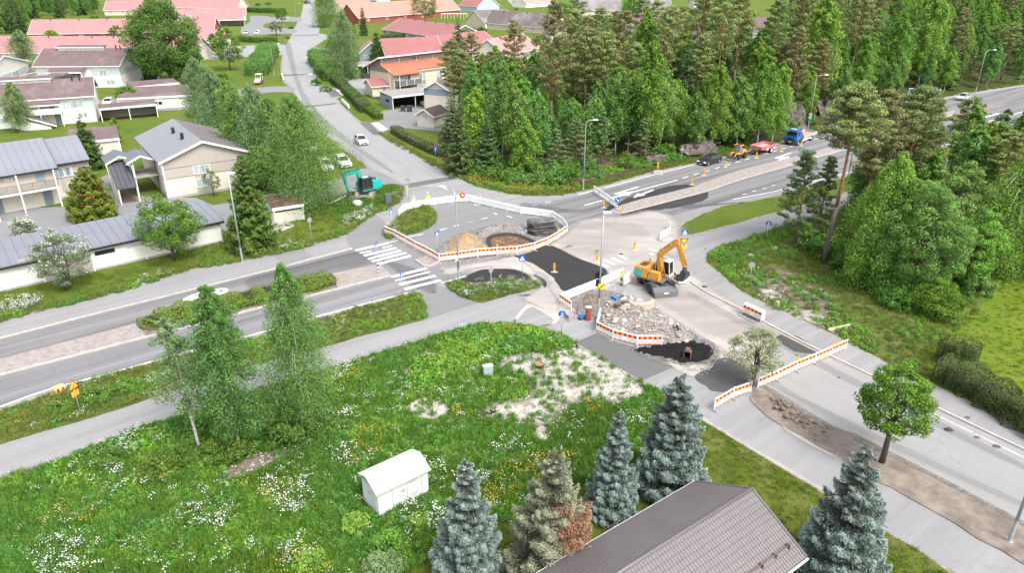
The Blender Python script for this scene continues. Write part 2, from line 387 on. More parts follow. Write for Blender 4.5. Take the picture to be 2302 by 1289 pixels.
sheet('side_road', [(1410,640),(1470,560),(1530,560),(1547,632),(1591,660),(1667,698),(1718,726),(1841,790),(1958,846),(2089,911),(2184,957),(2302,1013),(2700,1200),(2700,1420),(2302,1178),(2237,1144),(2061,1049),(1922,975),(1841,929),(1718,868),(1600,800),(1480,730),(1400,690)],.024, A_SIDE, sub=2)
# yards and side openings
for nm, pl, m_ in [
 ('yard', [(889,414),(905,415),(832,378),(790,388),(755,402),(700,418),(640,430),(560,446),(478,462),(440,445),(300,440),(262,394),(222,402),(225,440),(150,465),(-60,480),(-60,560),(84,530),(300,500),(470,500),(505,520),(560,490),(600,480),(700,458),(770,436),(850,420)], A_YARD),
 ('parking_lot', [(563,35),(604,36),(609,38),(674,38),(676,48),(650,48),(598,52),(593,61),(611,64),(663,64),(661,75),(616,75),(580,79),(545,78),(543,62),(563,48)], A_YARD),
 ('side_street', [(440,112),(554,102),(650,100),(641,123),(545,128),(440,134)], A_STREET),
 ('side_path', [(654,194),(575,197),(480,208),(380,222),(200,226),(200,250),(430,246),(480,226),(613,207),(660,208)], A_YARD),
 ('driveway', [(713,76),(735,79),(733,88),(728,90),(704,107),(700,106)], A_STREET),
 ('driveway', [(700,107),(722,108),(746,107),(760,121),(760,140),(703,140)], A_YARD),
 ('driveway', [(726,200),(753,198),(783,181),(803,176),(850,178),(850,206),(811,214),(790,204),(768,216),(750,221)], A_STREET),
 ('driveway', [(807,275),(835,276),(862,268),(855,252),(884,246),(980,236),(1010,240),(1010,290),(959,293),(909,288),(870,293),(856,304),(839,303)], A_YARD),
 ('parking_lot', [(1500,60),(1700,50),(1700,75),(1560,85),(1490,72)], A_STREET),
 ('garden_path', [(1150,10),(1175,8),(1170,-6),(1140,-8)], A_STREET)]:
 sheet(nm, pl, .028, m_, sub=2)
for pl in ([(728,201),(753,201),(768,215),(747,219)],[(809,276),(832,276),(856,302),(839,303)],[(910,414),(1021,396),(1031,402),(920,423)],[(632,168),(707,165),(707,167.5),(632,171)],
           [(686,239),(757,231),(757,233.5),(686,242)],[(660,79),(716,77),(716,79),(660,80.5)]):
 sheet('asphalt_patch', pl, .032, A_MID, smooth=False, jit=.1)
for pl in ([(754,201),(768,199),(783,211),(769,215)],[(833,276),(851,275),(872,291),(857,296)]):
 sheet('pavement_slab', pl, .034, mat('pale_concrete', (.5,.5,.5),.85,.06,2), smooth=False)
for pl in ([(594,560),(660,545),(702,577),(640,597)],):
 sheet('asphalt_patch', pl, .032, asphalt('asphalt_patch_soft', .215, ROADA), smooth=False, jit=.1)
sheet('asphalt_patch', [(783,523),(811,501),(842,481),(866,500),(866,537),(960,519),(1010,600),(980,640),(1090,676),(945,723),(959,706),(951,678),(931,660),(960,650),(878,620),(853,596),(793,561),(780,545)],.030, asphalt('asphalt_crossing', .20, ROADA, (1,.99,1),.05), smooth=False, jit=.12)
# inner junction surface
sheet('asphalt_patch', [(905,460),(950,450),(1050,446),(1110,461),(1205,480),(1262,500),(1200,512),(1100,506),(1000,545),(960,565),(880,538),(951,520),(979,501),(975,472),(937,467)],.032, asphalt('asphalt_junction', .195, ROADA, (1,1,1),.08), smooth=False, jit=.15)

# raised grass islands and medians
def island(name, pl, m_, z=.10, th=.10, jit=.25, sub=3): return sheet(name, pl, z, m_, thick=th, sub=sub, jit=jit)
ISL1 = [(-80,945),(3,927),(112,890),(173,865),(307,829),(525,773),(572,765),(711,722),(811,694),(931,662),(951,678),(959,706),(945,721),(811,757),(708,788),(572,821),(530,835),(341,895),(246,927),(140,959),(3,1000),(-80,1022)]
ISL2 = [(1001,642),(1026,636),(1060,638),(1110,634),(1174,630),(1205,634),(1212,641),(1206,649),(1167,659),(1085,680),(1052,673),(1021,659)]
ISL3 = [(866,536),(864,520),(882,505),(895,492),(915,478),(937,467),(962,465),(979,479),(979,501),(951,520),(917,529),(881,538)]
island('grass_verge', ISL1, ROUGHG); island('grass_island', ISL2, ROUGHG); island('grass_island', ISL3, ROUGHG)
MED_PL = [(313,727),(360,708),(413,690),(560,654),(741,618),(757,652),(658,676),(569,697),(413,738),(329,759)]
island('median_bed', MED_PL, DIRT, .14,.14,0,1)
island('median_paving', [(-80,832),(3,809),(173,765),(312,728),(328,758),(195,793),(3,843),(-80,866)], PAVER, .12,.12,0,1)
island('median_paving', [(743,618),(853,596),(865,606),(878,620),(760,650)], PAVER, .12,.12,0,1)
island('median_paving', [(934,585),(958,577),(988,589),(960,600)], PAVER, .10,.10,0,1)
island('median_paving', [(1373,473),(1435,451),(1558,421),(1662,384),(1793,352),(1841,339),(2000,296),(2148,246),(2140,258),(2000,308),(1841,352),(1782,370),(1662,405),(1586,431),(1491,456),(1402,479),(1382,481)], PAVER, .12,.12,0,2)
island('median_paving', [(2148,246),(2193,237),(2262,236),(2164,264),(2146,262)], mat('red_brown_pavers', (.24,.19,.165),.9,.2,4),.14,.14,0,1)
# kerbs
def kerb(px, w=.18, h=.13, z=.012): strip('kerb', wpoly(px, 0, sub=5, closed=False), w, z, h, KERB)
kerb([(-80,784),(3,762),(200,711),(400,661),(640,600),(792,560)])
kerb([(1547,632),(1591,660),(1667,698),(1718,726),(1841,790),(1958,846),(2089,911),(2184,957),(2302,1013),(2700,1200)],.2)
kerb([(-80,868),(3,845),(195,795),(329,760),(413,739),(569,698),(658,677),(761,651),(879,621)],.2,.15)
kerb([(1402,480),(1491,457),(1586,432),(1662,406),(1782,371),(1841,353),(2000,309),(2140,259)],.2,.15)
kerb([(934,586),(960,601),(988,590)],.2,.15)

# dug-up, new and dusty surfaces
decal('dust', [(985,600),(1120,582),(1200,560),(1262,520),(1300,490),(1380,484),(1470,470),(1540,500),(1545,560),(1560,600),(1620,650),(1700,720),(1760,800),(1640,860),(1500,800),(1420,650),(1330,700),(1260,730),(1150,665),(1210,640),(1180,615),(1000,622)],.036, DUST, 2.0,.8,.45)
decal('dust', [(1290,500),(1380,492),(1450,505),(1470,540),(1400,570),(1340,580),(1300,570),(1240,556)],.040, DUST, 5,.4,.5)
decal('dust', [(1000,605),(1120,582),(1165,576),(1215,618),(1262,680),(1245,705),(1200,690),(1172,672),(1206,650),(1212,635),(1185,620),(1120,600),(1060,610),(1000,622)],.040, DUST, .8,.85,.8)
decal('dust', [(1210,690),(1190,680),(1165,700),(1150,726),(1165,722),(1185,700),(1200,695),(1215,705),(1240,722),(1215,735),(1255,728),(1262,700)],.044, DUST, .4,.9,1.2)
decal('dust', [(1420,650),(1500,640),(1560,660),(1700,740),(1750,790),(1700,800),(1600,760),(1560,740),(1500,700)],.040, DUST, 3,.5,.6)
decal('dust', [(1050,731),(1170,728),(1245,745),(1290,770),(1230,740),(1150,733)],.040, DUST, .3,.7,.8)
decal('dust', [(1575,935),(1662,988),(1841,1092),(2000,1190),(1841,1105),(1662,998),(1575,945)],.040, DUST, .25,.8,.8)
decal('dust', [(1700,890),(1790,960),(1880,1020),(2000,1085),(1870,1030),(1760,968)],.040, DUST, .3,.9,.8)
decal('dust', [(300,735),(400,715),(560,680),(420,722)],.030, DUST, .4,.3,.8)
NEWP = [(1157,575),(1200,563),(1232,553),(1262,563),(1290,577),(1320,590),(1350,600),(1367,615),(1369,624),(1345,640),(1277,658),(1255,641),(1240,622),(1218,606),(1195,592),(1170,582)]
sheet('new_asphalt', NEWP, .050, A_NEW, thick=.03, jit=.25)
decal('gravel', [(p[0] + (p[0]-1262)*.05, p[1] + (p[1]-605)*.06) for p in NEWP],.046, GRAVEL, .3,.7,1.5)
sheet('new_asphalt', [(1027,634),(1060,617),(1083,609),(1120,606),(1150,608),(1175,614),(1193,624),(1185,629),(1150,631),(1100,635),(1050,637)],.106, A_NEW, thick=.09, jit=.15)
sheet('new_asphalt', [(1743,760),(1765,752),(1790,757),(1820,775),(1842,790),(1830,797),(1790,792),(1762,778)],.036, asphalt('asphalt_recent', .075, R(-45)), jit=.12)
sheet('new_asphalt', [(1561,848),(1600,827),(1612,810),(1640,808),(1665,820),(1685,832),(1692,850),(1645,878),(1600,880),(1590,868)],.045, asphalt('asphalt_recent_b', .085, R(-45)), thick=.03, jit=.2)
sheet('asphalt_patch', [(1295,770),(1342,750),(1385,770),(1440,785),(1480,800),(1507,829),(1446,857),(1380,822)],.034, A_MID, smooth=False, jit=.06)
for pl in ([(1358,470),(1400,450),(1450,432),(1513,417),(1552,416),(1560,422),(1513,432),(1435,453),(1410,463),(1373,475)],[(1393,483),(1421,490),(1450,483),(1485,472),(1540,464),(1585,449),(1592,435),(1575,429),(1545,440),(1491,456),(1440,469)]):
 sheet('dug_asphalt', pl, .030, asphalt('asphalt_dug', .045, ROADA, (1,1,1.02),.2,.2), jit=.35)
decal('dug_asphalt', [(1536,462),(1600,458),(1680,455),(1600,464),(1540,470)],.034, A_MID, .3,.8,1.5)
decal('black_grit', [(1410,785),(1450,775),(1500,778),(1540,758),(1600,765),(1625,800),(1600,825),(1540,835),(1480,822),(1430,800)],.040, GRAVEL, .8,.8,1.0)
decal('gravel', [(1480,800),(1530,820),(1600,815),(1612,812),(1600,828),(1560,850),(1520,835)],.042, SOIL_PALE, .4,.8,1.0)
decal('gravel', [(1260,665),(1330,650),(1360,650),(1440,675),(1510,720),(1560,745),(1570,765),(1500,785),(1430,775),(1380,760),(1340,745),(1330,715),(1290,700)],.042, GRAVEL, .8,1,1.0)
decal('gravel', [(970,575),(1000,553),(1035,528),(1075,513),(1110,506),(1165,501),(1200,515),(1240,530),(1225,548),(1200,568),(1120,577),(1030,586)],.042, GRAVEL, .8,1,1.0)
decal('soil', [(1026,637),(1100,636),(1174,630),(1206,634),(1212,641),(1200,650),(1160,652),(1110,648),(1060,646)],.112, DIRT, .3,.95,1.2)
DSTRIP = [(1690,884),(1718,870),(1802,923),(1871,962),(1922,977),(2061,1051),(2237,1146),(2302,1180),(2700,1400),(2700,1480),(2302,1270),(2179,1201),(2081,1142),(1969,1081),(1871,1023),(1779,969),(1740,950),(1690,905)]
island('verge_soil', DSTRIP, mat('raked_soil', (.235,.195,.165),.97,.18,1.4, col2=(.165,.135,.112), f2=.52, bump=.9, bscale=7),.08,.07,.25)
decal('gravel', [(1718,866),(1871,957),(2061,1046),(2302,1174),(2500,1285),(2500,1300),(2302,1190),(2061,1060),(1871,970),(1718,878)],.086, GRAVEL, .25,.9,1.2)
# pale bare soil in the meadow and on the right-hand bank
BARE = [[(1130,800),(1190,790),(1290,778),(1330,800),(1400,850),(1445,885),(1400,915),(1330,905),(1270,930),(1240,965),(1180,965),(1140,950),(1090,950),(1060,925),(1110,900),(1180,890),(1170,850),(1110,830)],
  [(905,920),(955,890),(1015,915),(990,945),(940,945)],[(1190,975),(1222,955),(1240,990),(1210,992)],[(890,850),(955,785),(990,800),(940,860)],[(1280,768),(1330,792),(1400,832),(1450,870),(1440,900),(1380,870),(1310,820)],
  [(480,1075),(560,1025),(660,1005),(680,1015),(600,1050),(520,1085)]]
for i, pl in enumerate(BARE): decal('bare_soil', pl, .012, DIRT if i == 5 else SOIL_PALE, 1.5 if i in (0,5) else .9,.9,.7)
BANKP = [(1625,553),(1662,542),(1754,512),(1860,482),(1975,445),(2100,560),(2200,700),(2120,760),(2086,858),(1980,808),(1874,752),(1779,708),(1667,655),(1620,613),(1590,592),(1592,570)]
sheet('bank_ground', BANKP, .008, ROUGHG, sub=2)
decal('bare_soil', [(1665,625),(1700,600),(1760,600),(1850,640),(1900,700),(1900,740),(1850,745),(1790,715),(1720,680)],.012, DIRT, 1.5,.8,.5)
decal('bare_soil', [(1700,645),(1740,650),(1800,690),(1860,712),(1850,735),(1800,720),(1740,690)],.016, SOIL_PALE, .8,.8,1.2)
decal('bare_soil', [(1680,572),(1720,558),(1790,548),(1800,552),(1730,565),(1690,578)],.016, SOIL_PALE, .4,.9,1.0)
decal('bare_soil', [(880,425),(905,415),(912,440),(880,470),(860,470)],.012, GRAVEL, .6,.9,1.0)
MEADOW = [(-500,1235),(3,1080),(84,1058),(179,1019),(279,979),(357,954),(560,888),(767,826),(856,796),(979,759),(1050,738),(1100,730),(1170,734),(1245,751),(1293,774),(1449,866),(1575,944),(1545,1000),(1480,1012),(1330,1082),(1180,1156),(1115,1180),(975,1252),(900,1300),(700,1450),(-1500,1900)]
sheet('meadow_ground', MEADOW, .009, grass_mat('meadow_soil', (.05,.10,.015),(.07,.12,.02),(.09,.11,.03),.2,.9), sub=1)

# painted markings, each a piece of the road
def line(px, w=.13, m_=PAINT, z=.034, name='road_line'):
 strip(name, [G(*p) for p in px], w, z, 0, m_, parent=road, kind=None)
line([(-80,936),(3,915),(70,890),(120,874),(195,854),(321,820),(430,790),(525,766),(708,714),(917,659)],.18)
line([(1301,438),(1332,430)],.15); line([(1360,423),(1471,393),(1564,370),(1745,325),(1850,293),(2000,253),(2137,219),(2302,193)],.15)
line([(1314,462),(1523,405)],.18); line([(1425,445),(1469,428)],.2)
line([(1647,449),(1740,431),(1950,377),(2141,321),(2302,271)],.15); line([(991,637),(1065,617)],.15)
line([(2145,295),(2240,268),(2302,250)],.2); line([(2215,263),(2245,255)],.5)
a_, b_ = G(1534,401), G(2110,232)
for i in range(34):
 p = a_.lerp(b_, i / 34); q = a_.lerp(b_, (i + .5) / 34); strip('road_line', [p, q],.16,.034,0, PAINT, parent=road, kind=None)
for seg in ([(1669,438),(1679,436)],[(1690,431),(1700,429)],[(1714,425),(1723,423)],[(1734,418),(1743,416)],[(989,518),(1004,514)],[(1021,509),(1032,506)],[(1082,493),(1096,490)],[(917,533),(951,527)],[(873,546),(895,541)],
   [(998,423),(1007,427)],[(1066,459),(1074,462)],[(1196,463),(1209,461)],[(1226,457),(1238,454)],[(1140,486),(1152,490)],[(1110,480),(1118,483)],[(1319,543),(1329,541)],[(1344,535),(1354,532)],[(1372,527),(1381,524)]):
 line(seg, .14)
line([(1052,501),(1065,498)],.14, mat('faded_red_paint', (.6,.33,.3),.8))
for s_ in ([(799,564),(873,547)],[(809,570),(835,565)],[(860,558),(882,553)],[(818,576),(891,558)],[(828,583),(901,564)],[(836,589),(913,569)],[(848,595),(923,576)],[(880,624),(959,604)],[(888,632),(966,612)],[(898,641),(979,621)],[(910,651),(991,631)]):
 worn = s_[0] in ((809,570),(860,558),(888,632)); line(s_, .28 if worn else .52, PAINT, .038, 'crossing_stripe')
for i in range(4): line([(1347 + i*14,592 - i*6),(1368 + i*14,602 - i*6)],.5, PAINT_WORN, .044, 'crossing_stripe')
line([(1460,560),(1476,566)],.5, PAINT_WORN, .044, 'crossing_stripe'); line([(1460,570),(1470,574)],.5, PAINT_WORN, .044, 'crossing_stripe')
line([(1995,878),(2120,942),(2302,1030)],.16, PAINT_WORN, .030)
def arrow(p0, p1, w=.35, side=0):
 """lane arrow from p0 to its tip p1, with a turned head when side is set"""
 a, b = G(*p0), G(*p1); d = (b - a).normalized(); n = Vector((-d.y, d.x, 0)); L = (b - a).length
 q = lambda u, v: a + d * u + n * v
 mb = MB()
 if side:
  P_ = [q(0,-w/3), q(L*.72,-w/3), q(L*.60, side*1.1), q(L*.5, side*1.0), q(L*.45, side*1.6), q(L*.8, side*2.3), q(L*.72, side*1.35), q(L*.95,0), q(L*.95, w/3), q(0, w/3)]
  P_ = [q(0,0), q(L*.55,0), q(L*.50, side*.7), q(L*.36, side*.7), q(L*.66, side*1.7), q(L, side*.7), q(L*.80, side*.7), q(L*.86,-side*.25), q(0,-side*.25)]
 else:
  P_ = [q(0,-w/2), q(L*.6,-w/2), q(L*.6,-.65), q(L, 0), q(L*.6,.65), q(L*.6, w/2), q(0, w/2)]
 sheet('road_arrow', None, .036, PAINT, pts=P_, kind=None, parent=road)
arrow((1437,421),(1373,440),.3,1); arrow((1469,427),(1424,444),.4); arrow((1780,344),(1738,359),.3,1); arrow((1745,331),(1722,339),.3)
# speed circle with its number, stretched along the lane
c_ = G(463,664); u_ = Vector((math.cos(ROADA), math.sin(ROADA),0)); v_ = Vector((-u_.y, u_.x, 0)); LA = (G(515,653) - G(411,677)).length / 2; WA = 1.0
mb = MB(); n_ = 36; vs = []
for i in range(n_):
 a = 2*math.pi*i/n_
 for k in (1.0,.84):
  p = c_ + u_ * math.cos(a) * (LA - (0 if k == 1 else .5)) + v_ * math.sin(a) * (WA if k == 1 else WA - .17); vs.append((p.x, p.y, .034))
mb.add(vs, [(2*i, 2*((i+1) % n_),2*((i+1) % n_)+1,2*i+1) for i in range(n_)]); mb.build('road_symbol', PAINT, road)
def text_mesh(name, body, size, m_, parent=None, M=Matrix.Identity(4), ex=.004):
 cu = bpy.data.curves.new(name, 'FONT'); cu.body = body; cu.size = size; cu.align_x = 'CENTER'; cu.align_y = 'CENTER'; cu.extrude = ex; cu.resolution_u = 3
 t = bpy.data.objects.new(name, cu); COL.objects.link(t); bpy.context.view_layer.update()
 me = bpy.data.meshes.new_from_object(t.evaluated_get(bpy.context.evaluated_depsgraph_get())); bpy.data.objects.remove(t); bpy.data.curves.remove(cu)
 me.transform(M); me.materials.clear(); me.materials.append(m_); o = bpy.data.objects.new(name, me); COL.objects.link(o)
 if parent: o.parent = parent
 return o
M_ = Matrix(((v_.x * .9,-u_.x * 4.2,0, c_.x),(v_.y * .9,-u_.y * 4.2,0, c_.y),(0,0,1,.035),(0,0,0,1)))
text_mesh('road_number', '30', 1.15, PAINT, road, M_, .001)
# tyre polish, stains and washed-out dirt on the surfaces
STAIN = mat('asphalt_stain', (.085,.083,.085),.9,.2,3); WASH = mat('washed_sand', (.36,.325,.285),.95,.15,4)
for pl, m_, f_, am in (([(1560,660),(1700,735),(1850,815),(2000,890),(2302,1045),(2302,1060),(1990,905),(1840,828),(1690,748),(1555,672)], STAIN, .15,.16),([(1470,690),(1620,780),(1780,880),(2000,990),(2302,1130),(2302,1145),(1990,1003),(1770,890),(1610,792),(1465,700)], STAIN, .15,.14),
 ([(1600,652),(1718,722),(1841,786),(1958,842),(2089,907),(2089,915),(1958,852),(1841,797),(1718,733),(1600,664)], WASH, .12,.8),
 ([(0,924),(120,886),(321,832),(525,777),(700,728),(700,722),(525,770),(321,824),(120,879),(0,917)], WASH, .1,.8),([(200,1006),(357,950),(560,884),(767,822),(856,792),(856,800),(767,830),(560,893),(357,960),(200,1015)], WASH, .12,.8),([(830,575),(960,612),(985,660),(930,650),(870,600)], STAIN, .6,.3),
 ([(560,625),(700,590),(800,566),(830,590),(740,612),(640,640),(560,650)], STAIN, .5,.25),([(1180,455),(1300,470),(1400,440),(1560,395),(1560,402),(1400,450),(1310,480),(1180,470)], STAIN, .5,.25),([(640,100),(660,180),(690,240),(760,310),(860,380),(880,380),(770,300),(704,235),(672,175),(655,100)], STAIN, .5,.18)):
 decal('road_wear', pl, .0335 if m_ is STAIN else .0345, m_, f_, am, 1.0)
for x, y, r_ in ((2132,968,.35),(2175,940,.2),(2195,985,.22),(2240,1005,.3),(1585,560,.2),(900,610,.15),(600,660,.2),(1240,470,.2),(1885,850,.15),(1790,800,.15),(1650,690,.35),(700,330,.3)):
 c_ = G(x, y); o_ = sheet('tar_spot', None, .0325 if x < 1500 else .0355, STAIN, pts=[c_ + Vector((math.cos(a)*r_*(1+.4*noise.noise(Vector((a, x, 0)))), math.sin(a)*r_*.7*(1+.4*noise.noise(Vector((a, y, 3)))),0)) for a in np.linspace(0,6.0,12)])
# ---------------------------------------------------------------- rocky bank behind the road
_a = G(1471,380); _b = G(2302,182); _u = (_b - _a).normalized(); _n = Vector((-_u.y, _u.x, 0))
def smooth(t): t = max(0.0, min(1.0, t)); return t * t * (3 - 2 * t)
def hill(x, y):
 p = Vector((x, y, 0)) - _a; d = p.dot(_n); s = p.dot(_u)
 h = 5.0 * smooth((d - 2.5) / 22) * smooth((s - 4) / 30) * smooth((115 - d) / 40)
 return h + (noise.noise(Vector((x * .12, y * .12,0))) * .9 * min(1, h / 2) if h > 0 else 0)
def GH(px, py):
 z = 0
 for _ in range(12): p = G(px, py, z); z = z * .4 + .6 * hill(p.x, p.y)
 return Vector((p.x, p.y, hill(p.x, p.y)))
FLOOR = [(985,300),(1000,392),(1052,412),(1150,432),(1240,436),(1295,428),(1337,420),(1471,381),(1564,361),(1622,350),(1745,316),(1850,285),(2000,245),(2137,211),(2302,185),(2500,160),(2800,60),(2800,-70),(1850,-60),(1800,60),(1600,120),(1450,160),(1300,180),(1150,190),(1030,225)]
sheet('forest_floor', FLOOR, .011, WOODF, jit=.6, sub=1)
decal('bare_soil', [(1170,390),(1250,360),(1330,350),(1420,370),(1470,365),(1400,392),(1330,410),(1260,415)],.016, mat('bark_litter', (.16,.10,.075),.97,.3,3, col2=(.10,.075,.045), f2=.5),2,.9,.5)
mb = MB(); nu, nv = 70,30; vs = []
for j in range(nv):
 for i in range(nu):
  p = _a + _u * (i * 3.6 - 6) + _n * (1.2 + j * 3.9 * (.3 + .7 * j / nv)); vs.append((p.x, p.y, hill(p.x, p.y) + (.013 if j else -.05)))
mb.add(vs, [(j*nu+i, j*nu+i+1,(j+1)*nu+i+1,(j+1)*nu+i) for j in range(nv-1) for i in range(nu-1)])
mb.build('hillside', WOODF, kind='structure', smooth=True)
# ---------------------------------------------------------------- buildings
def PX(p):
 dz = p[2] - H; d = p[1]*math.cos(TH) - dz*math.sin(TH); u = p[1]*math.sin(TH) + dz*math.cos(TH)
 return 1151 + FPX*p[0]/d, 644.5 - FPX*u/d
def solve_z(p, y):
 lo, hi = 0.0,20.0
 for _ in range(30):
  m_ = (lo+hi)/2
  if PX((p.x, p.y, m_))[1] > y: lo = m_
  else: hi = m_
 return lo
W_WHITE = mat('white_boards', (.74,.73,.69),.75,.05,1.5, bump=.1, stretch=(8,8,.3))
W_CREAM = mat('cream_plaster', (.64,.58,.50),.85,.06,1.2)
W_BEIGE = mat('beige_boards', (.42,.375,.33),.8,.06,1.5, bump=.1, stretch=(8,8,.3))
W_TAUPE = mat('taupe_panel', (.27,.25,.235),.8,.06,1.5)
W_YELLOW = mat('pale_yellow_plaster', (.62,.56,.42),.85,.06,1.2)
W_GREYB = mat('blue_grey_boards', (.25,.30,.36),.8,.06,1.5, bump=.1, stretch=(8,8,.3))
W_LBLUE = mat('light_blue_boards', (.42,.52,.58),.8,.06,1.5)
W_REDB = mat('red_brick_wall', (.30,.085,.06),.85,.15,3)
PANELG = mat('pale_grey_panel', (.48,.51,.55),.7,.05,1)
R_GREY = mat('grey_sheet_roof', (.19,.20,.23),.6,.06,.5, spec=.3)
R_RIB = mat('dark_grey_rib_roof', (.135,.145,.165),.55,.06,.5, spec=.5)
R_BROWN = mat('brown_felt_roof', (.150,.105,.105),.9,.12,.6, col2=(.19,.145,.14), f2=.6, bump=.2)
R_FELT2 = mat('worn_brown_roof', (.16,.13,.13),.85,.14,.3, col2=(.26,.235,.24), f2=.62, bump=.2)
R_GREYF = mat('pale_worn_roof', (.25,.235,.245),.85,.14,.4, col2=(.19,.17,.175), f2=.5)
def wavy(name, col, rough=.45, col2=None):
 m = mat(name, col, rough, .07,.35, col2=col2, f2=.62, spec=.4)
 N = m.node_tree.nodes; L = m.node_tree.links; tc = N.new('ShaderNodeTexCoord'); w = N.new('ShaderNodeTexWave'); w.bands_direction = 'Y'; w.inputs['Scale'].default_value = .9; w.wave_profile = 'SAW'
 w2 = N.new('ShaderNodeTexWave'); w2.bands_direction = 'X'; w2.inputs['Scale'].default_value = 1.7
 L.new(tc.outputs['Object'], w.inputs[0]); L.new(tc.outputs['Object'], w2.inputs[0]); a = N.new('ShaderNodeMath'); L.new(w.outputs['Fac'], a.inputs[0]); L.new(w2.outputs['Fac'], a.inputs[1])
 b = N.new('ShaderNodeBump'); b.inputs['Strength'].default_value = .5; b.inputs['Distance'].default_value = .05; L.new(a.outputs[0], b.inputs['Height']); L.new(b.outputs[0], N['Principled BSDF'].inputs['Normal']); return m
R_RED = wavy('red_metal_tiles', (.31,.125,.122)); R_PINK = wavy('faded_red_metal', (.37,.19,.185)); R_SALMON = wavy('salmon_metal_roof', (.46,.22,.175)); R_ORANGE = wavy('orange_red_metal', (.50,.155,.09))
R_PINKL = wavy('pink_light_metal', (.48,.24,.225))
R_TILE = mat('brown_grey_metal_tile', (.135,.118,.12),.42,.07,.8, spec=.55, rand=.05)
FASCIA = mat('white_fascia', (.78,.78,.76),.6,.04,2); DARKM = mat('black_metal', (.022,.022,.026),.5,.1,2, spec=.5)
GLASS = mat('window_glass', (.07,.085,.095),.12,.3,.8, col2=(.40,.44,.46), f2=.5, spec=.6)
GLASSD = mat('dark_glass', (.02,.024,.028),.08,.2,2, spec=.7)
CURT = mat('curtained_glass', (.40,.45,.47),.25,.15,1.5, col2=(.16,.19,.21), f2=.55, spec=.6, stretch=(3,3,.3))
DOORG = mat('grey_blue_door', (.22,.25,.29),.6,.06,2); CONC = mat('concrete', (.36,.345,.33),.9,.12,2, bump=.2)
INSIDE = mat('carport_inside', (.16,.145,.125),.9,.15,2); DECKW = mat('brown_wood', (.17,.11,.075),.8,.2,3)
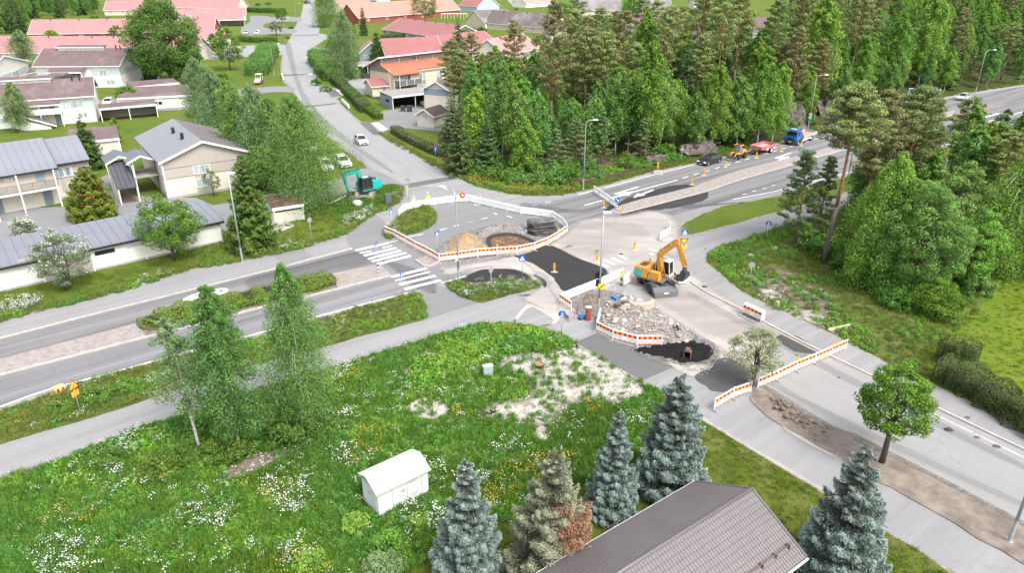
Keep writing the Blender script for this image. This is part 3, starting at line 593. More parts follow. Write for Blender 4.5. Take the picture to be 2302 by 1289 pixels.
class House:
 """a building in its own frame: x along the near wall, y away from it, z up"""
 def __init__(s, name, label, cat, a, b, he, D, hr, wall, roof, ridge='x', oh=.45, ext=(0,0), fascia=FASCIA, px=True, over_z=True, rt=.14, hd=None, ohx=None, group=None, slopes=None, gab=None):
  A = G(a[0], a[1], he) if px else Vector(a); B = G(b[0], b[1], he) if px else Vector(b)
  u = (B - A); u.z = 0; u.normalize(); n = Vector((-u.y, u.x, 0)); ohx = oh if ohx is None else ohx
  A = A - u*ext[0]; B = B + u*ext[1]; L = (B-A).length
  s.u, s.n, s.he, s.L, s.D, s.hr, s.oh = u, n, he, L - 2*ohx, D, hr, oh
  s.o = A + u*ohx + n*oh; s.o.z = 0; s.ang = math.atan2(u.y, u.x); s.ohx = ohx
  s.t = thing(name, label, cat, s.o, s.ang, group); s.Mi = (Matrix.Translation(s.o) @ Matrix.Rotation(s.ang, 4, 'Z')).inverted()
  L_, D_ = s.L, D; hd = D/2 if hd is None else hd; s.hd = hd
  mb = MB(); mb.box(0,0,-.3, L_, D_, he)
  if hr > he:
   if ridge == 'x':
    for x in (0, L_): mb.add([(x, 0, he),(x, D_, he),(x, hd, hr)],[(0,1,2)])
   elif ridge == 'y':
    mb.add([(0,0, he),(L_, 0, he),(L_/2,0, hr),(0, D_, he),(L_, D_, he),(L_/2, D_, hr)],[(0,1,2),(4,3,5)])
   elif ridge == 'mono': mb.add([(0,0, he),(L_, 0, he),(0, D_, he),(L_, D_, he),(0, D_, hr),(L_, D_, hr)],[(0,2,4),(1,5,3),(2,3,5,4)])
  s.wall = mb.build('wall', wall, s.t); s.slopes = []
  def slope(p, q, r, t_, nm='roof_slope', m_=roof):   # four corners, thickness downwards
   mb = MB(); v = [Vector(p), Vector(q), Vector(r), Vector(t_)]; mb.ext([x - Vector((0,0, rt)) for x in v],(0,0, rt))
   o = mb.build(nm, m_, s.t); s.slopes.append((v, o)); return o
  e = .06
  if ridge == 'x':
   k = (hr-he)/max(hd, .01); kb = (hr-he)/max(D_-hd, .01)
   slope((-ohx, -oh, he-oh*k+e),(L_+ohx, -oh, he-oh*k+e),(L_+ohx, hd, hr+e),(-ohx, hd, hr+e))
   slope((-ohx, hd, hr+e+.004),(L_+ohx, hd, hr+e+.004),(L_+ohx, D_+oh, he-oh*kb+e),(-ohx, D_+oh, he-oh*kb+e))
   if fascia:
    fb = MB()
    for x in (-ohx-.03, L_+ohx+.03):
     for (y0, z0, y1, z1) in ((-oh, he-oh*k, hd, hr),(D_+oh, he-oh*kb, hd, hr)): fb.ext([(x-.03, y0, z0-.20),(x+.03, y0, z0-.20),(x+.03, y0, z0+.10),(x-.03, y0, z0+.10)],(0, y1-y0, z1-z0))
    fb.box(-ohx, -oh-.07, he-oh*k-.18, L_+ohx, -oh-.005, he-oh*k+.03); fb.build('fascia', fascia, s.t)
  elif ridge == 'y':
   k = (hr-he)/(L_/2)
   slope((-ohx, -oh, he-ohx*k+e),(L_/2,-oh, hr+e),(L_/2, D_+oh, hr+e),(-ohx, D_+oh, he-ohx*k+e))
   slope((L_/2,-oh, hr+e+.004),(L_+ohx, -oh, he-ohx*k+e),(L_+ohx, D_+oh, he-ohx*k+e),(L_/2, D_+oh, hr+e+.004))
   if fascia:
    fb = MB()
    for y in (-oh-.03,):
     for (x0, x1) in ((-ohx, L_/2),(L_+ohx, L_/2)): fb.ext([(x0, y-.03, he-ohx*k-.22),(x0, y+.03, he-ohx*k-.22),(x0, y+.03, he-ohx*k+.08),(x0, y-.03, he-ohx*k+.08)],(x1-x0,0, hr-he+ohx*k))
    fb.build('fascia', fascia, s.t)
  elif ridge == 'mono':
   k = (hr-he)/D_; slope((-ohx, -oh, he-oh*k+e),(L_+ohx, -oh, he-oh*k+e),(L_+ohx, D_+oh, hr+oh*k+e),(-ohx, D_+oh, hr+oh*k+e))
   if fascia: MB().box(-ohx, -oh-.06, he-oh*k-.22, L_+ohx, -oh-.005, he-oh*k+.0).build('fascia', fascia, s.t)
 def loc(s, px, py, face='f', off=0):
  """where the picture position meets a wall plane, in the house frame"""
  c = s.Mi @ Vector((0,0, H)); d = s.Mi.to_3x3() @ (G(px, py) - Vector((0,0, H)))
  i, v = {'f': (1,0 - off), 'r': (0, s.L + off), 'l': (0,0 - off)}[face]
  t = (v - c[i]) / d[i]; return c + d*t
 def panel(s, nm, face, u0, z0, u1, z1, m_, d=.03, off=0, parent=None):
  mb = MB()
  if face == 'f': mb.box(u0,-d-off, z0, u1,-off + (0 if parent is None else 0), z1)
  elif face == 'r': mb.box(s.L+off, u0, z0, s.L+off+d, u1, z1)
  elif face == 'l': mb.box(-off-d, u0, z0,-off, u1, z1)
  o = mb.build(nm, m_, parent or s.t); return o
 def window(s, face, u0, z0, u1, z1, glass=None, frame=FASCIA, bars=1, off=0, sill=False):
  if u1 < u0: u0, u1 = u1, u0
  if z1 < z0: z0, z1 = z1, z0
  mb = MB(); f = .07
  def bx(a0, b0, a1, b1, d):
   if face == 'f': mb.box(a0,-d-off, b0, a1,-off+.001, b1)
   elif face == 'r': mb.box(s.L+off, a0, b0, s.L+d+off, a1, b1)
   else: mb.box(-d-off, a0, b0,-off, a1, b1)
  bx(u0, z0, u1, z0+f, .07); bx(u0, z1-f, u1, z1,.07); bx(u0, z0+f, u0+f, z1-f, .07); bx(u1-f, z0+f, u1, z1-f, .07)
  for k in range(bars): c = u0 + (u1-u0)*(k+1)/(bars+1); bx(c-f/2, z0+f, c+f/2, z1-f, .065)
  w = mb.build('window', frame, s.t); s.panel('pane', face, u0+f, z0+f, u1-f, z1-f, glass or CURT, .03, off, w); return w
 def wpx(s, face, x0, y0, x1, y1, **kw):
  """window from the picture positions of its lower and upper opposite corners"""
  p, q = s.loc(x0, y0, face), s.loc(x1, y1, face); i = 0 if face == 'f' else 1; return s.window(face, p[i], p.z, q[i], q.z, **kw)
 def ppx(s, nm, face, x0, y0, x1, y1, m_, d=.03, off=0):
  p, q = s.loc(x0, y0, face), s.loc(x1, y1, face); i = 0 if face == 'f' else 1; a, b = sorted((p[i], q[i])); c, e = sorted((p.z, q.z)); return s.panel(nm, face, a, c, b, e, m_, d, off)
 def seams(s, si, step, m_, rib=.045, h=.05, nm='roof_panel', rz=True):
  """standing-seam sheets: each sheet of the slope is an object of its own, sharing one mesh"""
  v, o = s.slopes[si]; p, q, r, t_ = v; L = (q-p).length; n = max(1, round(L/step)); st = L/n; dx = (q-p)/L; dy = (t_-p)
  nn = dx.cross(dy).normalized(); mb = MB()
  def pt(a, b, c): return tuple(dx*a + dy*b + nn*c)
  mb.add([pt(.012,0,.004), pt(st-.012,0,.004), pt(st-.012,1,.004), pt(.012,1,.004), pt(.012,0,.018), pt(st-.012,0,.018), pt(st-.012,1,.018), pt(.012,1,.018)],[(4,5,6,7),(0,1,5,4),(1,2,6,5),(2,3,7,6),(3,0,4,7)])
  mb.add([pt(-rib/2+st, 0,.003), pt(st+rib/2,0,.003), pt(st+rib/2,1,.003), pt(st-rib/2,1,.003), pt(st-rib/2,0, h), pt(st+rib/2,0, h), pt(st+rib/2,1, h), pt(st-rib/2,1, h)],[(4,5,6,7),(0,1,5,4),(1,2,6,5),(2,3,7,6),(3,0,4,7)],1)
  me = mb.mesh(nm, [m_, R_RIB])
  for i in range(n):
   ob = bpy.data.objects.new(nm, me); COL.objects.link(ob); ob.parent = s.t; ob.location = p + dx*(i*st)
 def ribs(s, si, step, m_, h=.05, w=.06):
  v, o = s.slopes[si]; p, q, r, t_ = v; L = (q-p).length; n = int(L/step); dx = (q-p)/L; dy = t_-p; nn = dx.cross(dy).normalized(); mb = MB()
  for i in range(n+1):
   c = p + dx*min(L-w, i*step); mb.ext([c, c+dx*w, c+dx*w*.7+nn*h, c+dx*w*.3+nn*h], dy)
  mb.build('roof_ribs', m_, s.t)
 def box(s, nm, x0, y0, z0, x1, y1, z1, m_, parent=None): return MB().box(x0, y0, z0, x1, y1, z1).build(nm, m_, parent or s.t)
 def pipe(s, pts, r=.05, nm='drainpipe', m_=FASCIA): mb = MB(); mb.tube(pts, r, 6); return mb.build(nm, m_, s.t, smooth=True)
 def vents(s, si, fr, m_=DARKM, h=.7, r=.14):
  for (a, b) in fr:
   v, o = s.slopes[si]; p = v[0] + (v[1]-v[0])*a + (v[3]-v[0])*b; mb = MB(); mb.cyl((p.x, p.y, p.z-.15),(p.x, p.y, p.z+h), r*1.2, r, 8); mb.cyl((p.x, p.y, p.z+h),(p.x, p.y, p.z+h+.12), r*1.4, r*1.1,8); mb.build('roof_vent', m_, s.t)
# --- long garage
g = House('garage_building', 'long low garage with a pale grey sheet roof along the pavement', 'garage', (3,602),(500,497),2.65,6.3,3.35, mat('garage_boards', (.72,.71,.65),.8,.04,2, bump=.15, stretch=(9,9,.2)), R_GREY, 'mono', oh=.35, ext=(14,.2), fascia=DARKM)
g.seams(0,.93, R_GREY)
for (x0, y0, x1, y1, m_) in [(41,597,84,575,W_BEIGE),(214,576,257,557,GLASSD),(286,559,322,546,PANELG)]: g.ppx('window_slot', 'f', x0, y0, x1, y1, m_, .02)
p0, p1 = g.loc(101,625), g.loc(208,575); g.panel('recessed_wall', 'f', p0.x, .05, p1.x-.1,2.45, W_BEIGE, .02)
for (x, y) in ((100,627),(212,602),(329,574),(500,541)): c = g.loc(x, y); g.box('corner_post', c.x-.07,-.09,0, c.x+.07,-.025,2.5, FASCIA)
g.box('plinth', 0,-.04,-.1, g.L, -.005,.22, CONC)
g.pipe([(g.L-.1,-.3,2.5),(g.L-.1,-.12,2.2),(g.L-.1,-.12,.15)])
# --- hipped-looking grey house, gable to the camera
uC = (G(502.5,436) - G(393.6,454)).normalized(); aC = G(379.6,449); nC = Vector((-uC.y, uC.x, 0)); WC = 11.2; HE = 5.5
bC = aC + uC*WC; peak = solve_z(aC + uC*WC/2,316)
c = House('apartment_house', 'two-storey beige house with a ribbed dark grey roof and its gable to the garage', 'house', tuple(aC - uC*.5 - nC*.5), tuple(bC + uC*.5 - nC*.5), HE, 17.5, peak, W_CREAM, R_RIB, 'y', oh=.5, px=False, ohx=.5)
v, o_ = c.slopes[0]; # ribs run down the left slope
mb = MB(); p, q, r, t_ = v; L_ = (t_-p).length; dx = (t_-p)/L_; dy = q-p; nn = (dy).cross(dx).normalized()
for i in range(int(L_/.42)):
 cc = p + dx*(i*.42); mb.ext([cc, cc+dx*.13, cc+dx*.10+nn*.07, cc+dx*.03+nn*.07], dy)
mb.build('roof_ribs', mat('grey_rib_light', (.17,.18,.20),.42,.05,1, spec=.5), c.t)
c.slopes[1][1].data.materials[0] = mat('grey_brown_felt', (.16,.145,.15),.9,.1,.8)
c.vents(0,[(.75,.28),(.72,.55)], h=.8, r=.22)
gab = MB(); gab.add([(0,-.02,4.35),(WC, -.02,4.35),(WC, -.02, HE),(WC/2,-.02, peak),(0,-.02, HE)],[(0,1,2,3,4)]); gab.build('gable_boarding', W_BEIGE, c.t)
c.panel('wall_band', 'f', 0,2.95, WC, 4.25, W_BEIGE, .03); c.panel('trim_board', 'f', 0,4.25, WC, 4.33, W_TAUPE, .06); c.panel('trim_board', 'f', 0,2.87, WC, 2.95, W_TAUPE, .06)
ux = 3.9; c.panel('wall_panel', 'f', ux, .3, ux+2.3,2.86, W_BEIGE, .035)
c.window('f', ux-.05,2.98, ux+2.25,4.22, bars=2, off=.03); c.window('f', ux, 1.05, ux+2.3,2.35, bars=2, off=.035)
for x in (0, WC): c.box('corner_board', x-.09,-.10,.2, x+.09,-.062, HE, FASCIA)
c.box('plinth', -.02,-.05,-.1, WC+.02,-.004,.35, CONC)
c.pipe([(-.5,-.5, HE-.3),(-.15,-.2, HE-.7),(-.15,-.2,.2)]); c.pipe([(WC+.45,-.4, HE-.3),(WC+.15,-.2, HE-.8),(WC+.15,-.2,.2)])
for (y, z) in ((1.2,3.1),(1.2,.9)): c.window('l', y, z, y+1.4, z+1.15, bars=1)
# entrance wing with covered outdoor stairs on the left side
c.box('landing', -3.2,4.0,2.55,-.02,8.6,2.75, CONC); c.box('landing_post', -3.15,4.05,0,-3.0,4.2,5.0, FASCIA); c.box('landing_post', -3.15,8.3,0,-3.0,8.45,5.0, FASCIA)
rb = MB(); rb.tube([(-3.1,4.1,3.75),(-.1,4.1,3.75)],.04,5); rb.tube([(-3.1,4.1,3.0),(-.1,4.1,3.0)],.03,5)
for x in (-3.1,-2.1,-1.1,-.15): rb.tube([(x, 4.1,2.75),(x, 4.1,3.75)],.03,5)
rb.build('railing', DECKW, c.t); c.box('door', -.06,5.2,.15,-.005,6.1,2.2, DOORG); c.box('door', -.06,5.2,2.8,-.005,6.1,4.9, DOORG)
for k, (x0, y0, z0) in enumerate(((-3.9,3.6,4.95),(-6.2,6.0,4.7))):
 mb = MB(); mb.ext([(x0, y0, z0-.12),(x0+1.9, y0, z0+.75),(x0+3.9, y0, z0-.1),(x0+3.9, y0, z0+.02),(x0+1.9, y0, z0+.9),(x0, y0, z0)],(0,4.6,0)); mb.build('porch_roof', R_RIB, c.t)
 mb = MB(); mb.ext([(x0, y0-.07, z0-.25),(x0+1.9, y0-.07, z0+.62),(x0+3.9, y0-.07, z0-.22),(x0+3.9, y0-.07, z0),(x0+1.9, y0-.07, z0+.88),(x0, y0-.07, z0)],(0,.06,0)); mb.build('porch_fascia', FASCIA, c.t)
st = MB(); st.ext([(-5.9,1.2,2.1),(-3.5,1.2,2.1),(-3.5,1.2,2.24),(-5.9,1.2,2.24)],(0,5.6,2.55)); st.build('stair_roof', mat('dark_sheet_roof', (.07,.072,.085),.45,.08,1, spec=.5), c.t)
for x in (-5.9,-5.3,-4.7,-4.1,-3.55):
 mb = MB(); mb.ext([(x, 1.2,2.24),(x+.05,1.2,2.24),(x+.05,1.2,2.29),(x, 1.2,2.29)],(0,5.6,2.55)); mb.build('roof_seam', DARKM, c.t)
for k in range(12): MB().box(-5.5,1.7+k*.28,.12+k*.19,-3.8,1.98+k*.28,.17+k*.19).build('step', DECKW, c.t)
sd_ = MB(); sd_.ext([(-5.8,1.2,0),(-5.8,6.8,0),(-5.8,6.8,4.6),(-5.8,1.2,2.05)],(-.08,0,0)); sd_.build('stair_wall', W_CREAM, c.t)
for x in (-5.85,-3.55): c.box('stair_post', x, 1.1,0, x+.14,1.24,2.1, FASCIA)
c.pipe([(-6.2,6.0,4.6),(-6.1,5.9,4.2),(-6.0,5.9,.1)]); c.pipe([(-3.95,3.6,4.8),(-3.3,3.7,4.5),(-3.3,3.7,.1)])
# --- left apartment house with seam roof and balcony walk
a_h = House('apartment_house', 'two-storey house with a pale grey sheet roof and a railed walkway at the left edge', 'house', (0,392),(128,372),5.3,9.5,8.1, W_CREAM, R_GREY, 'x', oh=.6, ext=(14,0), fascia=DARKM)
a_h.seams(0,.95, R_GREY); a_h.vents(0,[(.68,.72)], h=.8, r=.25)
# lower right wing
a2 = House('apartment_wing', 'right-hand wing of the grey sheet-roofed house with a blue-grey window', 'house', tuple(a_h.o + a_h.u*(a_h.L+.01-.2) + a_h.n*1.7 - a_h.n*.5), tuple(a_h.o + a_h.u*(a_h.L+5.0) + a_h.n*1.7 - a_h.n*.5),5.3,7.6,7.7, W_CREAM, R_GREY, 'x', oh=.5, px=False, ohx=.2, fascia=DARKM)
a2.seams(0,.95, R_GREY)
a2.panel('wall_band', 'f', 0,3.0, a2.L, 4.6, W_BEIGE, .03); a2.panel('wall_panel', 'f', .9,.9,3.0,2.98, W_BEIGE, .03); a2.window('f', .5,3.1,2.6,4.4, off=.03, bars=1); a2.window('f', 1.6,1.5,3.0,2.1, glass=GLASSD, off=.03)
for z in (2.95,4.62): a2.panel('trim_board', 'f', 0, z, a2.L, z+.07, W_TAUPE, .07)
a2.pipe([(a2.L-.1,-.5,5.0),(a2.L-.05,-.15,4.6),(a2.L-.05,-.15,.2)]); a2.box('plinth', 0,-.05,-.1, a2.L, -.004,.3, CONC)
L_ = a_h.L
a_h.panel('upper_wall', 'f', 0,2.9, L_, 5.2, W_BEIGE, .02); a_h.box('walkway', 0,-1.9,2.55, L_, -.02,2.8, W_WHITE)
for x in np.arange(L_-.2,0,-4.3): a_h.box('walkway_post', x-.08,-1.9,0, x+.08,-1.74,5.1, FASCIA)
rl = MB(); rl.tube([(0,-1.85,3.85),(L_, -1.85,3.85)],.035,5); rl.tube([(0,-1.85,2.95),(L_, -1.85,2.95)],.03,5)
for x in np.arange(L_, 0,-1.45): rl.tube([(x, -1.85,2.8),(x, -1.85,3.85)],.035,5)
rl.build('railing', DECKW, a_h.t)
for x in np.arange(L_-1.45,0,-1.45): a_h.box('railing_panel', x+.05,-1.87,3.0, x+1.4,-1.85,3.8, mat('smoked_panel', (.30,.28,.25),.3,.1,1))
for x, z in ((L_-2.1,2.82),(L_-1.8,.12),(L_-7.6,.12),(L_-12,2.82)): a_h.panel('door', 'f', x, z, x+1.05, z+2.1, DOORG, .06,.02)
for x, z in ((L_-9.5,3.4),(L_-5.6,4.2),(L_-11,.9),(L_-15,3.4)): a_h.window('f', x, z, x+(1.9 if z < 4 else .9), z+(1.2 if z < 4 else .35), off=.02)
for k, (x, y) in enumerate(((0,0),)):
 mb = MB(); mb.ext([(L_-13.5,-3.4,1.9),(L_-13.5,-2.0,1.9),(L_-13.5,-2.0,2.02),(L_-13.5,-3.4,2.02)],(5.2,0,-.2)); 
 mb = MB(); mb.ext([(L_-14,-3.6,4.2),(L_-14,-2.0,4.2),(L_-14,-2.0,4.32),(L_-14,-3.6,4.32)],(6.4,0,-2.6)); mb.build('stair_roof', R_RIB, a_h.t)
 mb = MB(); mb.ext([(L_-14,-3.66,4.0),(L_-14,-3.61,4.0),(L_-14,-3.61,4.2),(L_-14,-3.66,4.2)],(6.4,0,-2.6)); mb.build('stair_fascia', FASCIA, a_h.t)
 mb = MB(); mb.ext([(L_-14,-3.55,2.2),(L_-14,-3.5,2.2),(L_-14,-3.5,3.0),(L_-14,-3.55,3.0)],(6.2,0,-2.3)); mb.build('stair_side', mat('smoked_panel', (.3,.28,.25)), a_h.t)
 a_h.box('stair_post', L_-7.75,-3.6,0, L_-7.6,-3.45,1.7, FASCIA)
# --- brown-roofed apartment houses
def rooflight(h, x0, x1, y0, y1, z, m_=W_WHITE, hh=.9):
 mb = MB(); mb.box(x0, y0, z-1.2, x1, y1, z+hh*.75); o = mb.build('clerestory', m_, h.t)
 mb = MB(); mb.ext([(x0-.3, y0-.4, z+hh*.75),(x0-.3, y1+.5, z+hh*1.1),(x0-.3, y1+.5, z+hh*1.1+.1),(x0-.3, y0-.4, z+hh*.75+.1)],(x1-x0+.6,0,0)); mb.build('clerestory_roof', R_BROWN, h.t)
 MB().box(x0-.3, y0-.46, z+hh*.6, x1+.3, y0-.41, z+hh*.86).build('clerestory_fascia', FASCIA, h.t)
 for i in range(6): MB().box(x0 + (x1-x0)*(.2+.1*i), y0-.02, z+.15, x0 + (x1-x0)*(.2+.1*i)+.18, y0-.005, z+.32).build('vent_slot', W_TAUPE, h.t)
bA = House('apartment_house', 'white house with a brown roof, nearer of the two with raised white roof lights', 'house', (60,223),(213,213),5.4,12.5,8.0, W_WHITE, R_BROWN, 'x', oh=.5, ext=(16,0), hd=6.2)
rooflight(bA, 5, bA.L-7.2,5.2,6.6,7.7); bA.vents(0,[(.86,.86),(.91,.84)], h=.9)
Lh = bA.L
bA.panel('wall_band', 'f', Lh-5.6,3.0, Lh, 4.5, PANELG, .03); bA.window('f', Lh-4.2,3.1, Lh-2.0,4.4, off=.03); bA.window('f', Lh-3.4,.9, Lh-1.6,2.0); bA.panel('wall_band', 'f', Lh-18,3.0, Lh-13,4.5, PANELG, .03); bA.window('f', Lh-17,1.0, Lh-14.5,2.1)
mb = MB(); mb.ext([(Lh-13,-2.6,4.3),(Lh-13,0,4.9),(Lh-13,0,5.02),(Lh-13,-2.6,4.42)],(7.2,0,0)); mb.build('balcony_roof', R_BROWN, bA.t)
bA.box('balcony_fascia', Lh-13,-2.66,4.15, Lh-5.8,-2.61,4.4, FASCIA); bA.box('walkway', Lh-13,-2.5,2.5, Lh-5.8,-.02,2.7, W_WHITE); bA.box('railing_panel', Lh-11,-2.5,2.72, Lh-5.9,-2.44,3.6, W_WHITE)
for x in (Lh-13, Lh-9.5, Lh-5.95): bA.box('walkway_post', x, -2.55,0, x+.12,-2.43,4.3, FASCIA)
bA.panel('door', 'f', Lh-8,2.75, Lh-7,4.6, DOORG, .05); bA.panel('door', 'f', Lh-7.4,.1, Lh-6.4,2.1, DOORG, .05); bA.window('f', Lh-11,3.6, Lh-9.6,4.2, glass=GLASSD)
mb = MB(); mb.ext([(Lh-14,-4.1,3.6),(Lh-14,-2.7,3.6),(Lh-14,-2.7,3.72),(Lh-14,-4.1,3.72)],(7,0,-3.0)); mb.build('stair_roof', R_BROWN, bA.t)
mb = MB(); mb.ext([(Lh-14,-4.16,3.3),(Lh-14,-4.11,3.3),(Lh-14,-4.11,3.62),(Lh-14,-4.16,3.62)],(7,0,-3.0)); mb.build('stair_fascia', FASCIA, bA.t)
mb = MB(); mb.ext([(Lh-14,-4.0,.6),(Lh-14,-3.9,.6),(Lh-14,-3.9,2.6),(Lh-14,-4.0,2.6)],(6,0,-2.3)); mb.build('stair_side', W_WHITE, bA.t)
bA.pipe([(Lh+.3,-.4,5),(Lh-.1,-.15,4.5),(Lh-.1,-.15,.1)])
bA.window('r', 1.5,3.1,3,4.3, glass=GLASSD)
bB = House('apartment_house', 'white house with a brown roof, further of the two with raised white roof lights', 'house', (71,147),(268,146),5.6,13,8.9, W_WHITE, R_BROWN, 'x', oh=.5, hd=6.5)
rooflight(bB, 3.6, bB.L-5.5,5.6,7.0,8.6); bB.vents(0,[(.86,.95),(.91,.95)], h=.9)
Lh = bB.L
bB.panel('wall_band', 'f', Lh-7.2,3.0, Lh, 4.4, PANELG, .03); bB.window('f', Lh-5.2,3.1, Lh-3.0,4.3, off=.03); bB.window('f', Lh-3.8,.7, Lh-1.6,1.9)
bB.panel('wall_band', 'r', 0,3.1,12.9,4.5, PANELG, .03); bB.window('r', 5.8,3.15,7,4.4, off=.03); bB.panel('wall_band', 'f', 0,3,4,4.4, PANELG, .03); bB.window('f', 2.4,3.1,4.2,4.3, off=.03)
mb = MB(); mb.ext([(4.2,-3.4,4.2),(4.2,0,5.1),(4.2,0,5.22),(4.2,-3.4,4.32)],(8.6,0,0)); mb.build('balcony_roof', R_BROWN, bB.t); bB.box('balcony_fascia', 4.2,-3.46,4.0,12.8,-3.41,4.3, FASCIA)
mb = MB(); mb.ext([(5.4,-4.9,3.7),(5.4,-3.3,4.2),(5.4,-3.3,4.3),(5.4,-4.9,3.8)],(4.2,0,0)); mb.build('porch_roof', R_BROWN, bB.t)
bB.box('walkway', 4.2,-3.2,2.5,13,-.02,2.7, W_WHITE); bB.panel('door', 'f', 9,.1,10,2.1, DOORG, .05); bB.window('f', 8.6,3,11,4.4, glass=GLASSD); bB.box('walkway_post', 12.7,-3.3,0,12.85,-3.15,4.1, FASCIA)
mb = MB(); mb.ext([(13.2,-3,0),(13.2,-1,0),(13.2,-1,3),(13.2,-3,3)],(.1,0,0)); mb.build('stair_side', W_WHITE, bB.t)
bF = House('apartment_house', 'white gabled house end with a brown roof at the left edge', 'house', (-42,178),(66,136),5.4,14,8.6, W_WHITE, R_BROWN, 'y', oh=.4); bF.panel('wall_band', 'f', 0,2.9, bF.L, 4.3, PANELG, .03); bF.window('f', bF.L*.6,3.0, bF.L*.75,4.2, off=.03)
bG = House('carport', 'low brown roof between the white gable end and the birch', 'carport', (40,168),(86,160),2.6,5,3.6, W_WHITE, R_BROWN, 'x', oh=.3)
# --- carports and sheds
def carport(label, a, b, he, D, hr, wall=INSIDE, roof=R_BROWN, posts=3, back=1, front=None, fm=FASCIA, ext=(0,0), side=None, rafters=0):
 A = G(a[0], a[1], he); B = G(b[0], b[1], he); u = (B-A); u.z = 0; u.normalize(); A -= u*ext[0]; B += u*ext[1]; L = (B-A).length; o = Vector((A.x, A.y, 0)); ang = math.atan2(u.y, u.x)
 t = thing('carport', label, 'carport', o, ang); k = (hr-he)/D
 mb = MB(); mb.ext([(0,0, he-.1),(0, D, hr-.1),(0, D, hr+.06),(0,0, he+.06)],(L, 0,0)); mb.build('roof', roof, t)
 MB().box(0,-.07, he-.32, L, -.005, he+.08).build('fascia', fm, t)
 MB().box(.15, D-.25,0, L-.15, D-.12, hr-.1).build('back_wall', wall, t)
 for x in (.1, L-.22): MB().box(x, .3,0, x+.12, D-.26, he-.1).build('side_wall', side or wall, t)
 for i in range(posts): x = .1 + (L-.35)*i/(posts-1); MB().box(x, .05,0, x+.15,.2, he-.1).build('post', FASCIA, t)
 if front: 
  for (f0, f1) in front: MB().box(L*f0,.22,0, L*f1,.28, he-.1).build('front_wall', side or wall, t)
 for i in range(rafters): x = .3 + (L-.6)*i/(rafters-1); MB().box(x, -.45, he-.22, x+.12,-.08, he-.06).build('rafter', FASCIA, t)
 return t, L
carport('open brown-roofed carport behind the small round tree', (295,196),(404,186),2.6,6,3.0, W_BEIGE, R_BROWN, 3)
t_, l_ = carport('long closed shed with a brown roof left of the birch row', (262,222),(440,213),2.6,9,3.6, W_WHITE, R_BROWN, 3, front=[(0,1)], side=mat('cream_boards', (.66,.62,.52),.8,.05,2))
MB().box(l_*.35,.15,.9, l_*.55,.215,1.5).build('slot_window', GLASSD, t_); MB().box(l_*.1,.15,1.0, l_*.3,.215,1.5).build('slot_window', PANELG, t_)
carport('open carport between the two brown-roofed houses and the ribbed roof', (222,245),(352,234),2.7,4.5,2.9, W_BEIGE, R_BROWN, 3)
t_, l_ = carport('brown-roofed shed behind the dark spruce', (155,322),(268,311),2.6,6.5,3.6, W_CREAM, R_BROWN, 3, front=[(0,1)])
# bin shelter
t_, l_ = carport('small white slatted bin shelter with a mossy brown roof', (612,470),(683,459),2.05,3.9,2.5, W_WHITE, mat('mossy_roof', (.085,.055,.04),.95,.3,3, col2=(.17,.11,.07), f2=.55, bump=.5),2)
n_s = int((l_-.3)/.13)
for i in range(n_s): MB().box(.15+i*.13,.0,.05,.15+i*.13+.1,.045,1.45).build('slat', mat('cream_slats', (.70,.67,.58),.75,.06,2), t_)
for i in range(int(3.2/.16)): MB().box(-.02,.2+i*.16,.05,.03,.2+i*.16+.12,1.5).build('slat', mat('cream_slats', (.70,.67,.58)), t_)
# --- orange-red balcony house right of the street
uO = (G(1032,139,5.6) - G(888,166,5.6)); 
oh_ = House('balcony_house', 'two-storey house with an orange-red roof, grey clerestory and a glazed balcony', 'house', (884,166),(1036,146),5.3,9.5,5.6, W_YELLOW, R_ORANGE, 'none', oh=.0)
Lh = oh_.L
mb = MB(); mb.ext([(-.4,-.9,4.9),(-.4,4.6,6.9),(-.4,4.6,7.05),(-.4,-.9,5.05)],(Lh*.36+.4,0,0)); mb.build('roof_slope', R_ORANGE, oh_.t)
mb = MB(); mb.ext([(Lh*.36,.6,5.46),(Lh*.36,4.6,6.91),(Lh*.36,4.6,7.06),(Lh*.36,.6,5.61)],(Lh*.64+.5,0,0)); mb.build('roof_slope', R_ORANGE, oh_.t)
mb = MB(); mb.ext([(-1.4,3.6,8.75),(-1.4,10.4,6.0),(-1.4,10.4,6.15),(-1.4,3.6,8.9)],(Lh+2.4,0,0)); mb.build('back_roof', R_ORANGE, oh_.t)
mb = MB(); mb.box(-1.4,3.53,8.6, Lh+1.0,3.59,8.92); mb.ext([(-1.46,3.6,8.6),(-1.41,3.6,8.6),(-1.41,3.6,8.95),(-1.46,3.6,8.95)],(0,6.8,-2.75)); mb.build('fascia', FASCIA, oh_.t)
oh_.box('clerestory', 0,4.6,5.3, Lh, 5.4,8.25, W_TAUPE)
mb = MB(); mb.ext([(-.01,0,5.3),(-.01,9.5,5.3),(-.01,9.5,6.2),(-.01,4.7,8.2),(-.01,4.6,6.8)],(-.05,0,0)); mb.build('gable_boarding', W_TAUPE, oh_.t)
for i in range(5): x = Lh*i/4; oh_.box('clerestory_batten', x-.06,4.5,6.9, x+.06,4.59,8.3, FASCIA)
for i in range(4): oh_.box('vent_slot', Lh*.44+i*.5,4.52,7.5, Lh*.44+i*.5+.35,4.595,7.75, DARKM)
oh_.panel('wall_panel', 'f', Lh*.36,.2, Lh*.45,5.0, W_TAUPE, .03); oh_.panel('wall_panel', 'f', Lh*.62,.2, Lh*.70,5.0, W_TAUPE, .03); oh_.panel('wall_band', 'f', Lh*.36,4.75, Lh, 5.25, W_TAUPE, .05)
for x in (.37,.63): oh_.window('f', Lh*x-.1,3.1, Lh*x+1.5,4.6, off=.03); oh_.window('f', Lh*x-.1,.6, Lh*x+1.5,1.9, off=.03)
